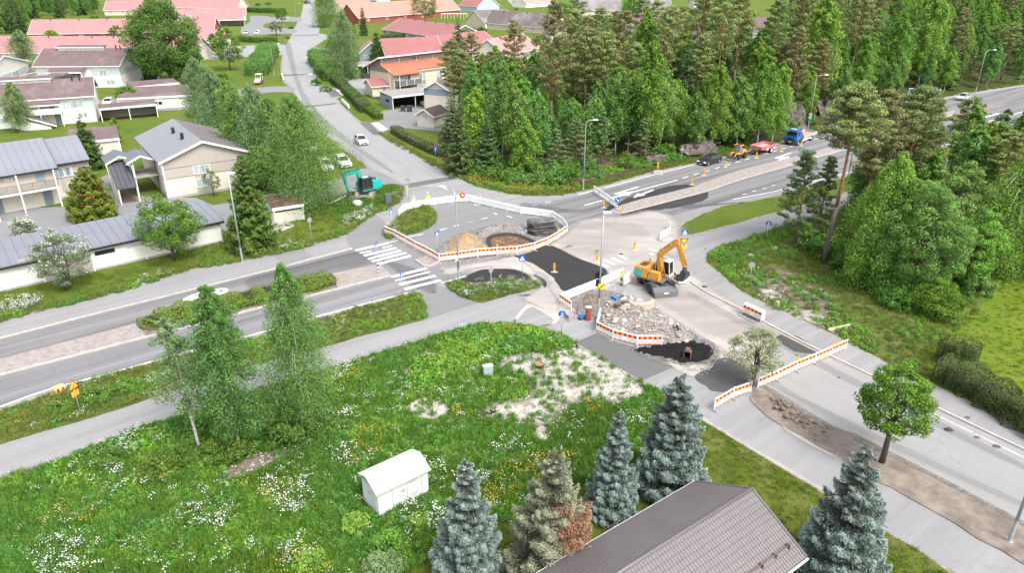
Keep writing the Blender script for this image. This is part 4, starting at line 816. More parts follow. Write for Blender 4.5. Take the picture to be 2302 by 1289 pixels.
oh_.box('balcony_floor', .3,-1.9,2.5, Lh*.33,-.01,2.75, W_TAUPE); oh_.box('balcony_front', .3,-1.92,2.76, Lh*.33,-1.86,3.75, mat('smoked_glass', (.16,.18,.18),.2,.1,1)); oh_.box('balcony_side', .3,-1.85,2.76,.36,-.02,3.75, mat('smoked_glass', (.16,.18,.18)))
for x in (.3, Lh*.11, Lh*.22, Lh*.33): oh_.box('balcony_post', x-.06,-2.0,0 if x in (.3,) else 2.6, x+.06,-1.925,5.0 if x == .3 else 3.85, FASCIA)
for z in (.15,2.8): oh_.window('f', .9, z, Lh*.24, z+1.95, bars=3, glass=GLASS)
lad = MB(); [lad.tube([(-.35, y, 0),(-.35, y, 6.2)],.05,5) for y in (.8,1.4)]; [lad.tube([(-.35,.8, z),(-.35,1.4, z)],.03,4) for z in np.arange(.4,6.2,.45)]; lad.build('ladder', FASCIA, oh_.t)
ww = House('garden_house', 'little storage wing with a red roof and grey door beside the balcony house', 'shed', (834,194),(884,190),2.6,5.5,3.9, W_YELLOW, R_RED, 'x', oh=.35); ww.panel('door', 'f', ww.L*.52,.1, ww.L*.72,2.1, W_TAUPE, .05); ww.box('plinth', 0,-.04,-.1, ww.L, -.004,.25, CONC)
ww.window('l', 1.4,1.2,2.6,2.3, glass=CURT)
t_, l_ = carport('blue-grey carport with a white car inside, below the balcony house', (881,218),(984,206),2.75,6.2,3.1, mat('dark_inside', (.05,.052,.055),.9), W_TAUPE, 3, side=W_GREYB, rafters=9)
MB().box(.06,1.6,1.4,.095,3.2,1.9).build('slot_window', GLASSD, t_)
carport('open carport with dark bins on the left of the balcony house', (802,146),(850,145),2.7,6,2.9, mat('dark_inside', (.05,.052,.055)), W_TAUPE, 3, rafters=5)
wh = House('garden_house', 'cream gable house with a grey upper part next to the blue-grey carport', 'house', (1014,204),(1062,188),4.6,6.5,6.3, W_CREAM, R_BROWN, 'x', oh=.5); wh.panel('gable_boarding', 'l', 0,3.3,6.5,4.6, W_GREYB, .03)
sh = House('garden_shed', 'small cream shed with a brown tiled roof and one window in front of the spruces', 'shed', (975,261),(1012,250),2.5,4.0,3.6, W_CREAM, R_BROWN, 'x', oh=.4); sh.window('l', 1.5,1.5,2.5,2.5, glass=GLASS); sh.box('plinth', 0,-.04,-.1, sh.L, -.004,.3, CONC)
# --- red and pink roofs further off
def row(label, a, b, he, hd, ridge_y, wall, roof, ext=(0,0), wins=0, vents=(), ridge='x', name='row_house', wz=(1.0,2.1), doors=0, brickend=None):
 A = G(*a, he); B = G(*b, he); u = (B-A).normalized(); n = Vector((-u.y, u.x, 0)); m_ = A + u*(B-A).length*.5 + n*(hd+.4) if ridge == 'x' else A + u*(B-A).length*.5
 hr = solve_z(m_, ridge_y); hr = min(max(hr, he+.8), he + hd*1.0)
 h = House(name, label, 'house', a, b, he, 2*hd, hr, wall, roof, ridge, oh=.4, ext=ext)
 for i in range(wins): x = h.L*(i+.5)/wins; h.window('f', x-.9, wz[0], x+.9, wz[1], glass=GLASS if i % 2 else CURT)
 for i in range(doors): x = h.L*(i+.85)/doors; h.panel('door', 'f', x-.45,.1, x+.45,2.1,[W_REDB, DOORG][i % 2],.05)
 if vents: h.vents(0,[(v, .9) for v in vents], mat('red_vent', (.22,.06,.055),.6), h=.9, r=.16)
 return h
row('long pink-red roofed row house, the further of the two behind the brown roofs', (60,75),(352,71),2.9,7.5,42, W_REDB, R_PINK, wins=9, vents=(.1,.25,.4,.6,.8,.85,.9), doors=4, ext=(0,22))
row('long pink-red roofed row house, the nearer of the two behind the brown roofs', (-60,117),(380,119),2.9,7.0,81, W_CREAM, R_PINK, wins=8, vents=(.2,.3,.5,.6,.7,.75,.8,.9), ext=(0,8))
row('pink-red roofed house at the top left with a small porch', (231,22),(345,21),2.9,7.5,0, W_YELLOW, R_PINK, wins=5, doors=1, ext=(0,8))
row('pink-red roofed house at the top beside the far car park', (430,16),(533,17),3.2,7.5,-8, W_CREAM, R_PINK, ext=(14,0))
row('pink-red roofed carport row, upper of the two by the far car park', (432,34),(554,31),3.0,5,18, W_WHITE, R_PINK, ext=(8,0))
t_, l_ = carport('open pink-red roofed carport row facing the far car park', (450,46),(549,43),3.0,7,5.2, W_BEIGE, R_PINK, 3, side=W_WHITE, ext=(3,0))
row('little pink-red roofed store below the carport row', (458,86),(520,82),2.7,3.6,66, W_WHITE, R_PINK, ext=(6,0))
# right of the street
r1 = row('long red tiled row house with a cross gable behind the balcony house', (866,124),(1000,118),2.9,8.0,84, W_GREYB, R_RED, ext=(0,0), wins=4)
r1b = row('right half of the long red tiled row, ending beside the brown roofs', (1000,116),(1128,102),2.9,8.5,74, W_GREYB, R_RED, wins=4, ext=(0,0))
row('hip end of the red tiled row with a pale patch beside the street', (806,118),(866,116),2.9,3.0,72, W_GREYB, R_RED, ridge='y', wins=2)
def skew(label, pts, he, hr, wall, roof, wins=0, vents=0, gab=True, name='row_house', winw=1.6):
 """house given by the near eave a-b and the ridge point c seen above a, all picture positions"""
 a, b, c_, d_ = pts; A = G(*a, he); B = G(*b, he); u = (B-A).normalized(); n = Vector((-u.y, u.x, 0)); D = abs((G(*c_, hr)-A).dot(n)); D = max(4.5, min(D, 9))
 h = House(name, label, 'house', a, b, he, 2*D, hr, wall, roof, 'x', oh=.4)
 for i in range(wins): x = h.L*(i+.5)/wins; h.window('f', x-winw/2,1.0, x+winw/2,2.2, glass=CURT)
 for i in range(vents): h.vents(0,[((i+.6)/vents, .92)], mat('red_vent', (.22,.06,.055)), h=1.0, r=.18)
 return h
skew('dark red tiled house set diagonally with many roof vents', [(858,64),(1000,84),(893,33),(1010,55)],3.0,6.8, W_TAUPE, R_RED, 6,6)
row('salmon-roofed house at the top beyond the thick hedge', (820,38),(932,30),3.0,8,4, W_REDB, R_SALMON, wins=4, doors=1, ext=(4,12))
row('salmon-roofed wing left behind the salmon-roofed house', (776,20),(840,8),3.0,8,-10, W_CREAM, R_SALMON)
h_ = row('salmon-roofed house with a white pergola to the right of the leafy tree', (985,24),(1036,20),3.0,8,-6, W_REDB, R_SALMON, ext=(6,0))
pg = thing('pergola', 'white glazed pergola in front of the salmon-roofed house', 'pergola', G(992,42),.1)
for i in range(9): MB().box(i*1.7,0,0, i*1.7+.14,.14,2.4).build('post', FASCIA, pg)
for y in (0,3): MB().box(0, y, 2.41,13.8, y+.15,2.6).build('beam', FASCIA, pg)
for i in range(9): MB().box(i*1.7,0,2.61, i*1.7+.1,3.1,2.72).build('rafter', FASCIA, pg)
row('light blue house with a red roof and open white porch at the top', (1030,11),(1072,14),3.4,9,-12, W_LBLUE, R_RED)
row('small white house at the top right of the light blue one', (1182,6),(1245,2),3.0,6,-14, W_WHITE, R_PINKL)
row('far small light blue house at the very top', (812,-2),(846,0),3,6,-14, W_LBLUE, R_GREYF)
skew('long brown worn-roofed cream house facing the red roofs', [(1088,49),(1248,62),(1068,24),(1240,11)],3.0,7.8, W_YELLOW, R_FELT2,5,3)
row('left gable end of the long brown worn-roofed cream house', (1043,44),(1090,50),3.0,9,23, W_YELLOW, R_FELT2, ridge='y')
row('cream row house with a pale grey worn roof at the top', (1296,22),(1398,22),3.2,9,-10, W_YELLOW, R_GREYF, wins=3, doors=1)
row('right half of the cream row house with the pale grey worn roof', (1412,22),(1512,22),3.2,9,-8, W_YELLOW, R_GREYF, wins=2, doors=1)
row('pink light-roofed house with chimneys between brown roofs and the forest', (1140,124),(1215,105),3.0,6.5,80, W_CREAM, R_PINKL, wins=2, vents=(.3,.6))
row('brown-roofed house glimpsed between the pines, left', (1290,82),(1350,74),3.0,7,48, W_WHITE, R_BROWN)
row('brown-roofed house glimpsed between the pines, middle', (1440,58),(1500,55),3.2,8,30, W_WHITE, R_BROWN)
row('brown-roofed long house glimpsed between the pines, right', (1535,78),(1640,82),3.2,8,50, W_WHITE, R_BROWN)
row('mint green gable house with a brown roof deep in the forest', (1725,72),(1790,68),3.6,8,38, mat('mint_wall', (.45,.52,.49),.8), R_BROWN, ext=(10,0))
row('pale house with a dusky roof at the top behind the pines', (1560,8),(1640,8),3.2,8,-14, W_WHITE, R_PINK)
gh = House('garden_house', 'grey gabled house with a pinkish roof seen between two orange pine stems', 'house', (1302,154),(1348,151),4.6,10,6.2, W_GREYB, R_BROWN, 'y', oh=.5); gh.panel('white_panel', 'f', gh.L*.42,.2, gh.L*.62,4.2, W_WHITE, .05)
# ridge of the cross gable on the red row
cg = House('dormer_gable', 'grey cross gable rising from the long red tiled roof', 'gable', (974,92),(1004,92),4.6,5,7.0, W_GREYB, R_RED, 'y', oh=.3, fascia=mat('dark_red_fascia', (.2,.05,.05)))
# --- foreground roof of metal tiles
eA = G(1562,1084,3.0); eB = G(1212,1289,3.0); u_ = (eB-eA).normalized(); n_ = Vector((-u_.y, u_.x, 0)); 
W_ = 7.35; S0 = 0.0; LT = 16.5; rz_ = 4.93
fr = thing('foreground_house', 'house with a brown-grey metal tile roof cut by the bottom edge', 'house', (eA.x, eA.y, 0), math.atan2(u_.y, u_.x))
if (fr.matrix_world.inverted() @ Vector((0,0,0))) is None: pass
sgn = 1 if n_.dot(Vector((1,0,0))) > 0 else -1      # local +y (n_) or -y runs under the roof
w1 = MB(); w1.box(.5, min(sgn*.5, sgn*(W_-.5)),0, LT, max(sgn*.5, sgn*(W_-.5)),2.95); w1.ext([(.5, sgn*.5,2.95),(.5, sgn*(W_-.5),2.95),(.5, sgn*W_/2,4.6)],(LT-.5,0,0)); w1.build('wall', W_CREAM, fr)
hw = W_/2; rise = rz_ - 3.0; sl = math.hypot(hw, rise)
for side in (0,1):
 y0, y1 = (0, sgn*hw) if side == 0 else (sgn*W_, sgn*hw)
 mb = MB(); mb.ext([(0, y0,2.90),(0, y1,4.83),(0, y1,4.90),(0, y0,2.97)],(LT, 0,0)); mb.build('roof_deck', DARKM, fr)
nrow, tw = 12,.2; tl = sl / nrow
def tile_mesh(direction):
 """one pressed tile: two waves across, a step at its lower edge; local x along the ridge, local y down the slope"""
 vs = []; fs = []; K = 8
 for j, (yy, zz) in enumerate(((-.01,.006),(tl*.9,.030),(tl, .044),(tl+.002,.002))):
  for i in range(K+1):
   x = tw*i/K; w = .022 * (math.sin(2*math.pi*i/K - math.pi/2) * .5 + .5); w = w if i not in (0, K) else 0
   vs.append((x, yy, zz + w*(1 if j < 3 else 0)))
 for j in range(3):
  for i in range(K): fs.append((j*(K+1)+i, j*(K+1)+i+1,(j+1)*(K+1)+i+1,(j+1)*(K+1)+i))
 mb = MB(); mb.add(vs, fs); return mb.mesh('tile', R_TILE, False)
def tile_T(side, x, k):
 y_r, y_e = sgn*hw, (0 if side == 0 else sgn*W_); d = Vector((0, y_e-y_r, 3.0-rz_)).normalized()   # down the slope
 X = Vector((1,0,0)); Z = X.cross(d); 
 if Z.z < 0: X = -X; Z = X.cross(d)
 o = Vector((x + (tw if X.x < 0 else 0), y_r, rz_+.0)) + d*(k*tl) + Z*.0; M = Matrix.Identity(4); M.col[0][:3] = X; M.col[1][:3] = d; M.col[2][:3] = Z; M.col[3][:3] = o; return M
tm = tile_mesh(0); cand = []
for side in (0,1):
 for i in range(int(LT/tw)):
  for k in range(nrow): M = tile_T(side, i*tw, k); cand.append((side, M))
Mw = Matrix.Translation(Vector((eA.x, eA.y, 0))) @ Matrix.Rotation(math.atan2(u_.y, u_.x),4, 'Z')
def vis(M):
 c_ = Mw @ M.translation; x, y = PX(c_); return 0 < x < 2302 and y < 1300
tiles = [c_ for c_ in cand if c_[0] == 1 and vis(c_[1])]; tiles.sort(key=lambda c_: -PX(Mw @ c_[1].translation)[1])
first = set(id(c_) for c_ in tiles[:300])
for c_ in tiles[:300]: o = bpy.data.objects.new('tile', tm); COL.objects.link(o); o.parent = fr; o.matrix_local = c_[1]
rest = MB(); tv = [v.co.copy() for v in tm.vertices]; tf = [tuple(p.vertices) for p in tm.polygons]
for c_ in cand:
 if id(c_) not in first: rest.add([c_[1] @ v for v in tv], tf)
rest.build('tiles', R_TILE, fr, kind='stuff')
mb = MB(); mb.tube([(-.06, sgn*hw, rz_+.03),(LT, sgn*hw, rz_+.03)],.11,10); mb.build('ridge_cap', R_TILE, fr, smooth=True)
for side, ye in ((0,0),(1, sgn*W_)):
 mb = MB(); mb.ext([(-.10, ye, 2.85),(.03, ye, 2.85),(.03, ye, 3.06),(-.10, ye, 3.06)],(0, sgn*hw-ye, rise+.02)); mb.build('verge_trim', R_TILE, fr)
 mb = MB(); mb.tube([(-.05, ye + (-.07 if (ye == 0) == (sgn > 0) else .07),2.93),(LT, ye + (-.07 if (ye == 0) == (sgn > 0) else .07),2.93)],.07,8); mb.build('gutter', FASCIA, fr, smooth=True)
sg = MB(); yb_ = sgn*(W_-.75); zb_ = 3.0 + .75*rise/hw + .22
sg.tube([(.3, yb_, zb_),(LT, yb_, zb_)],.025,5); sg.tube([(.3, yb_, zb_-.1),(LT, yb_, zb_-.1)],.02,5)
for x in np.arange(.6, LT, 1.1): sg.box(x-.03, min(yb_-.12, yb_+.12), zb_-.24, x+.03, max(yb_-.12, yb_+.12), zb_+.04)
sg.build('snow_guard', mat('worn_brown_rail', (.16,.11,.10),.6), fr)
# --- transformer kiosk
kA = G(852,1163); kB = G(964,1107); uk = (kB-kA).normalized(); nk = Vector((-uk.y, uk.x, 0)); Lk = (kB-kA).length; Dk = 1.9
kk = thing('transformer_kiosk', 'white metal transformer kiosk standing in the flowering meadow', 'kiosk', kA, math.atan2(uk.y, uk.x))
KW = mat('kiosk_white', (.66,.68,.68),.55,.07,1.2); KR = mat('kiosk_roof', (.60,.63,.58),.5,.03,1)
mb = MB(); mb.box(0,0,0, Lk, Dk, 1.85); mb.ext([(0,0,1.85),(0, Dk, 1.85),(0, Dk*.55,2.3)],(Lk, 0,0)); mb.build('body', mat('kiosk_seam_shade', (.42,.43,.43),.6,.1,2), kk)  # body coloured darker to paint shade into the gaps between doors
for (y0, y1, z0, z1) in ((-.16, Dk*.55,1.80,2.40),(Dk*.55, Dk+.16,2.40,2.02)):
 mb = MB(); mb.ext([(-.14, y0, z0),(-.14, y1, z1),(-.14, y1, z1+.07),(-.14, y0, z0+.07)],(Lk+.28,0,0)); mb.build('roof_panel', KR, kk)
MB().box(-.15,-.20,1.76, Lk+.15,-.165,1.86).build('roof_edge', mat('kiosk_edge', (.62,.60,.50),.6), kk)
MB().box(-.15, Dk*.55-.02,2.475, Lk+.15, Dk*.55+.02,2.50).build('ridge_strip', mat('kiosk_edge', (.62,.60,.50)), kk)
for i in range(4):
 x0, x1 = Lk*[0,.28,.57,.86][i]+.02, Lk*[.28,.57,.86,1][i]-.02; d_ = MB().box(x0,-.03,.12, x1,-.004,1.76).build('door', KW, kk)
 if i in (2,):
  for z in (.35,1.35):
   for q in range(12): MB().box(x0+.12+q*.055,-.042, z, x0+.12+q*.055+.028,-.031, z+.28).build('louvre', W_TAUPE if q % 1 else PANELG, d_)
 if i == 1: MB().box(x1-.38,-.045,1.02, x1-.12,-.031,1.14).build('warning_label', mat('label_orange', (.62,.22,.12),.6), d_)
for y0, y1 in ((.08,.62),(.66,1.2),(1.24, Dk-.08)): MB().box(-.03, y0,.12,-.004, y1,1.8).build('door', KW, kk)
MB().box(-.045,.75,1.25,-.031,1.05,1.32).build('label', W_TAUPE, kk)
for x, y in ((.5,.4),(Lk-.5,.4),(.9,1.5),(Lk-.9,1.5)): mb = MB(); zc = 2.0 + (.14 if y < 1 else .12); mb.cyl((x, y, zc-.1),(x, y, zc+.12),.035,.035,6); mb.build('lifting_eye', W_TAUPE, kk)
# gable-end brackets of far roofs stay plain
# ---------------------------------------------------------------- street lamps, signs, barriers
GALV = mat('galvanised_steel', (.38,.41,.43),.45,.07,3, metal=.3, spec=.5); LAMPW = mat('lamp_head_white', (.72,.73,.73),.5,.04,2)
PLW = mat('white_barrier_plastic', (.82,.82,.82),.5,.05,3); S_RED = mat('sign_red', (.42,.012,.01),.5,.05,3); S_OR = mat('sign_orange', (.85,.33,.015),.5,.05,3); S_YEL = mat('sign_yellow', (.85,.58,.04),.5,.05,3)
S_BLUE = mat('sign_blue', (.02,.10,.42),.45,.05,3); S_WHITE = mat('sign_white', (.75,.76,.76),.5,.03,3); S_BACK = mat('sign_grey_back', (.36,.38,.39),.5,.06,3, metal=.3); BLACK = mat('black_plastic', (.02,.02,.022),.5,.1,3); RUBBER = mat('tyre_rubber', (.025,.025,.027),.85,.15,4)
CONCG = mat('barrier_foot_grey', (.24,.235,.225),.9,.15,4)
def lamp(px, py, label, h=10.0, arm=(1.0,0), bend=True, group='street lamps'):
 t = thing('street_lamp', label, 'street lamp', GH(px, py) if px > 1450 and py < 300 else G(px, py),0, group)
 mb = MB(); mb.cyl((0,0,0),(0,0,.12),.2,.2,12); mb.cyl((0,0,.12),(0,0,1.6),.115,.105,10); mb.build('base', GALV, t, smooth=False)
 a = Vector((arm[0], arm[1],0)); mb = MB()
 if bend: pts = [(0,0,1.6),(0,0, h*.55),(0,0, h-.6), a*.12 + Vector((0,0, h-.2)), a*.35 + Vector((0,0, h)), a + Vector((0,0, h+.05))]; mb.tube(pts, [.095,.08,.06,.055,.05,.04],8)
 else: mb.tube([(0,0,1.6),(0,0, h*.6),(0,0, h)],[.095,.075,.05],8)
 mb.build('pole', GALV, t, smooth=True)
 e = a if bend else Vector((0,0,0)); hd = a.normalized(); mb = MB(); T = Matrix.Translation(e + Vector((0,0, h + (.08 if bend else .1)))) @ Matrix.Rotation(math.atan2(hd.y, hd.x),4, 'Z')
 mb.frus(-.05,-.14,.75,.14,-.05,.09,.12,.05,0, T, ix2=.02); mb.build('lamp_head', LAMPW, t)
 return t
lamp(545,588, 'lamp post at the end of the long garage, in front of the big spruce', 10,(.3,.1), False)
lamp(1345,705, 'lamp post by the rubble heap, carrying the black and yellow signs', 10,(.3,.05), False)
lamp(1031,637, 'lamp post beside the black asphalt patch on the small grass island', 10,(-1.1,.9))
lamp(1311,426, 'lamp post in front of the forest corner', 10,(1.0,.1)); lamp(1816,290, 'lamp post behind the blue truck', 10.2,(1.6,.2)); lamp(2192,210, 'lamp post beyond the white car at the upper right', 10.2,(1.9,.2))
lamp(2268,1220, 'lamp post at the bottom right corner, cut by the edge of the picture', 10,(1,.4)); lamp(2345,262, 'lamp post outside the right edge whose arm reaches into the picture', 10,(-2.2,.6)); lamp(1905,405, 'lamp post hidden by the pines except for its white arm', 9.6,(-1.8,.2))
lamp(617,170, 'lamp post on the lawn next to the small road roller', 8.6,(2.0,0)); lamp(684,262, 'lamp post at the lower left kerb of the residential street', 8.6,(2.0,0)); lamp(641,92, 'lamp post by the traffic island of the far car park', 8.8,(2.0,0)); lamp(667,50, 'furthest lamp post along the residential street', 8.8,(2,0)); lamp(700,20, 'thin lamp post at the far end of the street', 8.8,(-2,0))
def fan(mb, pts, y, mi, flip=False): mb.add([(x, y, z) for x, z in pts],[tuple(range(len(pts)))[::-1] if flip else tuple(range(len(pts)))], mi)
def circ(r, n=20, cx=0, cz=0): return [(cx + r*math.cos(2*math.pi*i/n), cz + r*math.sin(2*math.pi*i/n)) for i in range(n)]
def plate(mb, pts, d=.03, mi=0): mb.ext([(x, 0, z) for x, z in pts],(0, d, 0), mi)
MS = [S_BACK, S_BLUE, S_WHITE, S_RED, S_YEL, BLACK, S_OR]
def rsq(w, h, cx=0, cz=0): return [(cx-w/2, cz-h/2),(cx+w/2, cz-h/2),(cx+w/2, cz+h/2),(cx-w/2, cz+h/2)]
def tri(s, cz=0, up=True, k=1): s *= k; return [(-s/2, cz-s*.289),(s/2, cz-s*.289),(0, cz+s*.577)] if up else [(s/2, cz+s*.289),(-s/2, cz+s*.289),(0, cz-s*.577)]
def walker(mb, cz, s, mi, y=-.006, dx=0):
 fan(mb, circ(.085*s, 8, dx+.02*s, cz+.33*s), y, mi); fan(mb, [(dx-.07*s, cz+.0*s),(dx+.09*s, cz+.0*s),(dx+.07*s, cz+.22*s),(dx-.05*s, cz+.22*s)], y, mi)
 fan(mb, [(dx+.0*s, cz+.05*s),(dx+.22*s, cz-.32*s),(dx+.12*s, cz-.34*s),(dx-.06*s, cz+.0*s)], y, mi); fan(mb, [(dx+.02*s, cz+.02*s),(dx-.1*s, cz-.34*s),(dx-.2*s, cz-.32*s),(dx-.07*s, cz+.05*s)], y, mi)
 fan(mb, [(dx+.05*s, cz+.2*s),(dx+.2*s, cz+.02*s),(dx+.15*s, cz-.02*s),(dx+.02*s, cz+.14*s)], y, mi)
def sign(px, py, label, face, rz=0, h=2.5, marker=False, extra=None, z=None, post=True, pos=None, lean=0, cat='road sign', group=None):
 p = pos if pos is not None else (GH(px, py) if (px > 1450 and py < 380) else G(px, py)); t = thing('road_sign', label, cat, p, rz, group); t.rotation_euler.y = lean
 if post: mb = MB(); mb.cyl((0,.035,0),(0,.035, h),.032,.032,8); mb.build('post', GALV, t, smooth=True)
 if marker:
  mb = MB()
  for i in range(5): mb.cyl((0,.035,.05+i*.2),(0,.035,.25+i*.2),.11,.11,12,[1,0][i % 2] if False else (0 if i % 2 == 0 else 1))
  mb.build('marker_sleeve', [S_BLUE, S_WHITE], t)
 mb = MB()
 for f in ([face] if isinstance(face, str) else face):
  kind, cz = (f, h) if isinstance(f, str) else f
  if kind == 'cross':
   plate(mb, rsq(.64,.64,0, cz),.03,0); fan(mb, rsq(.64,.64,0, cz),-.002,1); fan(mb, [(-.27, cz-.25),(.27, cz-.25),(0, cz+.27)],-.004,2); walker(mb, cz-.05,.42,5)
   mb.box(-.3,-.001, cz-.42,.3,.03, cz-.36,0)
  elif kind == 'backround': plate(mb, circ(.33,20,0, cz),.03,0); mb.box(-.02,.03, cz-.3,.02,.05, cz+.3,0)
  elif kind == 'backtri': plate(mb, tri(.8, cz, True),.03,0)
  elif kind == 'blueround': plate(mb, circ(.33,24,0, cz),.03,0); fan(mb, circ(.33,24,0, cz),-.002,1); walker(mb, cz+.06,.42,2,-.004,-.02); walker(mb, cz+.02,.28,2,-.004,.11); fan(mb, circ(.07,10,-.08, cz-.2),-.004,2); fan(mb, circ(.07,10,.08, cz-.2),-.004,2)
  elif kind == 'keepright':
   plate(mb, circ(.42,24,0, cz),.03,0); fan(mb, circ(.42,24,0, cz),-.002,2); fan(mb, circ(.39,24,0, cz),-.004,1)
   fan(mb, [(-.24, cz+.18),(-.18, cz+.24),(.08, cz-.02),(.16, cz+.06),(.2, cz-.2),(-.06, cz-.16),(.02, cz-.08)],-.006,2)
  elif kind == 'noparking': plate(mb, circ(.32,24,0, cz),.03,0); fan(mb, circ(.32,24,0, cz),-.002,3); fan(mb, circ(.25,24,0, cz),-.004,1); fan(mb, [(-.2, cz+.15),(-.15, cz+.2),(.2, cz-.15),(.15, cz-.2)][::-1],-.006,3)
  elif kind == 'bluerect': plate(mb, rsq(.6,.6,0, cz),.03,0); fan(mb, rsq(.6,.6,0, cz),-.002,1); fan(mb, [(-.04, cz-.2),(.04, cz-.2),(.04, cz+.1),(.1, cz+.1),(0, cz+.24),(-.1, cz+.1),(-.04, cz+.1)],-.004,2)
  elif kind == 'roadwork': plate(mb, tri(.95, cz),.03,0); fan(mb, tri(.95, cz),-.002,3); fan(mb, tri(.95, cz, True, .74),-.004,4); walker(mb, cz-.03,.38,5,-.006,.03); fan(mb, [(-.2, cz-.18),(-.05, cz-.18),(-.12, cz-.07)],-.006,5)
  elif kind == 'orangeplate': plate(mb, rsq(.62,.42,0, cz),.03,0); fan(mb, rsq(.62,.42,0, cz),-.002,6); fan(mb, rsq(.5,.3,0, cz),-.003,4); [fan(mb, rsq(.4,.035,0, cz + .09 - k*.09),-.004,5) for k in range(3)]
  elif kind == 'yield': plate(mb, tri(1.0, cz, False),.03,0); fan(mb, tri(1.0, cz, False),-.002,3); fan(mb, tri(1.0, cz, False, .64),-.004,4)
  elif kind == 'yellowplate': plate(mb, rsq(.75,.4,0, cz),.03,0); fan(mb, rsq(.75,.4,0, cz),-.002,4); [fan(mb, rsq(.16,.05,-.2+.2*k, cz+.06),-.004,3) for k in range(3)]; fan(mb, rsq(.5,.05,0, cz-.08),-.004,3)
  elif kind == 'orangeround': plate(mb, circ(.36,28,0, cz),.03,0); fan(mb, circ(.36,28,0, cz),-.002,3); fan(mb, circ(.22,24,0, cz),-.004,4)
  elif kind == 'diag': plate(mb, rsq(.62,.62,0, cz),.03,0); fan(mb, rsq(.62,.62,0, cz),-.002,5); fan(mb, rsq(.57,.57,0, cz),-.004,4); fan(mb, [(-.27, cz-.2),(-.2, cz-.27),(.27, cz+.2),(.2, cz+.27)],-.006,5)
  elif kind == 'blackround': plate(mb, circ(.38,24,0, cz),.04,5)
  elif kind == 'blackrect': plate(mb, rsq(.5,.7,0, cz),.05,5)
  elif kind == 'greyrect': plate(mb, rsq(1.1,.7,0, cz),.03,0)
  elif kind == 'whitetri': plate(mb, tri(.7, cz),.03,2)
  elif kind == 'orangeboard': plate(mb, rsq(.45,1.0,0, cz),.04,6); fan(mb, [(-.15, cz-.3),(.15, cz+.1),(.15, cz+.25),(-.15, cz-.15)],-.003,3)
 mb.build('sign_plate', MS, t); 
 if extra: extra(t)
 return t
def rot(a): return R(a)
sign(882,520, 'crossing sign seen edge-on above the white flowers of the barrier island', 'cross', rot(68),2.6); sign(985,585, 'crossing sign on a striped post beside the sand heap inside the barrier', 'cross', rot(55),3.2, marker=True)
sign(851,616, 'crossing sign on a blue and white sleeve at the end of the paved median', 'cross', rot(72),3.3, marker=True); sign(907,672, 'crossing sign at the tip of the grass strip by the lower zebra stripes', 'cross', rot(72),2.7)
sign(1174,626, 'crossing sign facing the camera at the right end of the black asphalt patch', 'cross', rot(-6),2.3); sign(1533,588, 'crossing, yield and yellow plates on one post behind the orange excavator', [('cross', 3.5),('yield', 2.45),('yellowplate', 1.75)], rot(4),3.8)
sign(919,450, 'round traffic sign seen from behind next to the short yellow post', 'backround', rot(0),2.9); sign(702,547, 'round sign seen from behind on the grass near the bin shelter', 'backround', rot(60),2.9)
sign(1105,660, 'round sign seen from behind standing on the small grass island', 'backround', rot(50),2.6); sign(1684,640, 'round sign seen from behind on the stony bank right of the excavator', 'backround', rot(-10),2.2)
sign(1531,369, 'triangular sign seen from behind on a blue-footed post by the rock face', [('backtri', 2.5)], rot(0),2.7, marker=False)
sign(1262,756, 'round blue foot and cycle path sign in front of the rubble heap', 'blueround', rot(-3),2.2); sign(1721,548, 'round blue foot and cycle path sign at the right-hand footpath', 'blueround', rot(-14),2.5)
sign(980,363, 'no-parking disc above a blue square plate beside the street', [('noparking', 2.7),('bluerect', 2.05)], rot(-8),2.9); sign(1041,397, 'orange roadworks triangle above an orange plate at the forest corner', [('roadwork', 2.9),('orangeplate', 2.15)], rot(-15),3.1)
sign(1053,392, 'low roadworks triangle right of the orange plate at the forest corner', [('roadwork', 1.3)], rot(-10),1.3); sign(1387,475, 'round blue keep-right sign on a striped sleeve at the end of the white barrier', 'keepright', rot(0),1.55, marker=True)
sign(184,935, 'tilted roadworks sign on the grass strip at the lower left', [('roadwork', 2.6),('orangeplate', 1.95)], rot(72),2.9); sign(1478,392, 'orange board on a concrete block at the roadside', [('orangeboard', 1.5)], rot(50),1.5)
tag(MB().frus(-.8,-.5,.8,.5,0,.55,.15).build('concrete_block', CONC, None, G(1478,391)), 'grey concrete block holding up the orange board', 'block')
sign(1818,282, 'round grey sign seen from behind fixed to the lamp post at the blue truck', [('backround', 2.9),('backround', 2.3)],0,3.0, post=False, pos=GH(1816,290) + Vector((0,-.2,0)))
sign(2208,192, 'grey plate seen from behind among the bushes at the upper right', [('greyrect', 2.6)], rot(20),2.7)
lp = G(1345,705)
sign(0,0, 'yellow plate with a black diagonal fixed to the lamp post by the rubble', [('diag', 2.9)],0,3, post=False, pos=lp + Vector((.12,-.22,0))); sign(0,0, 'black backs of a disc and a box fixed to the lamp post by the rubble', [('blackround', 3.9),('blackrect', 3.1)],0,3, post=False, pos=lp + Vector((-.12,.15,0)))
sign(0,0, 'white triangular plate seen from behind on the lamp post of the grass island', [('whitetri', 2.8)], R(60),3, post=False, pos=G(1031,637) + Vector((-.05,-.2,0)))
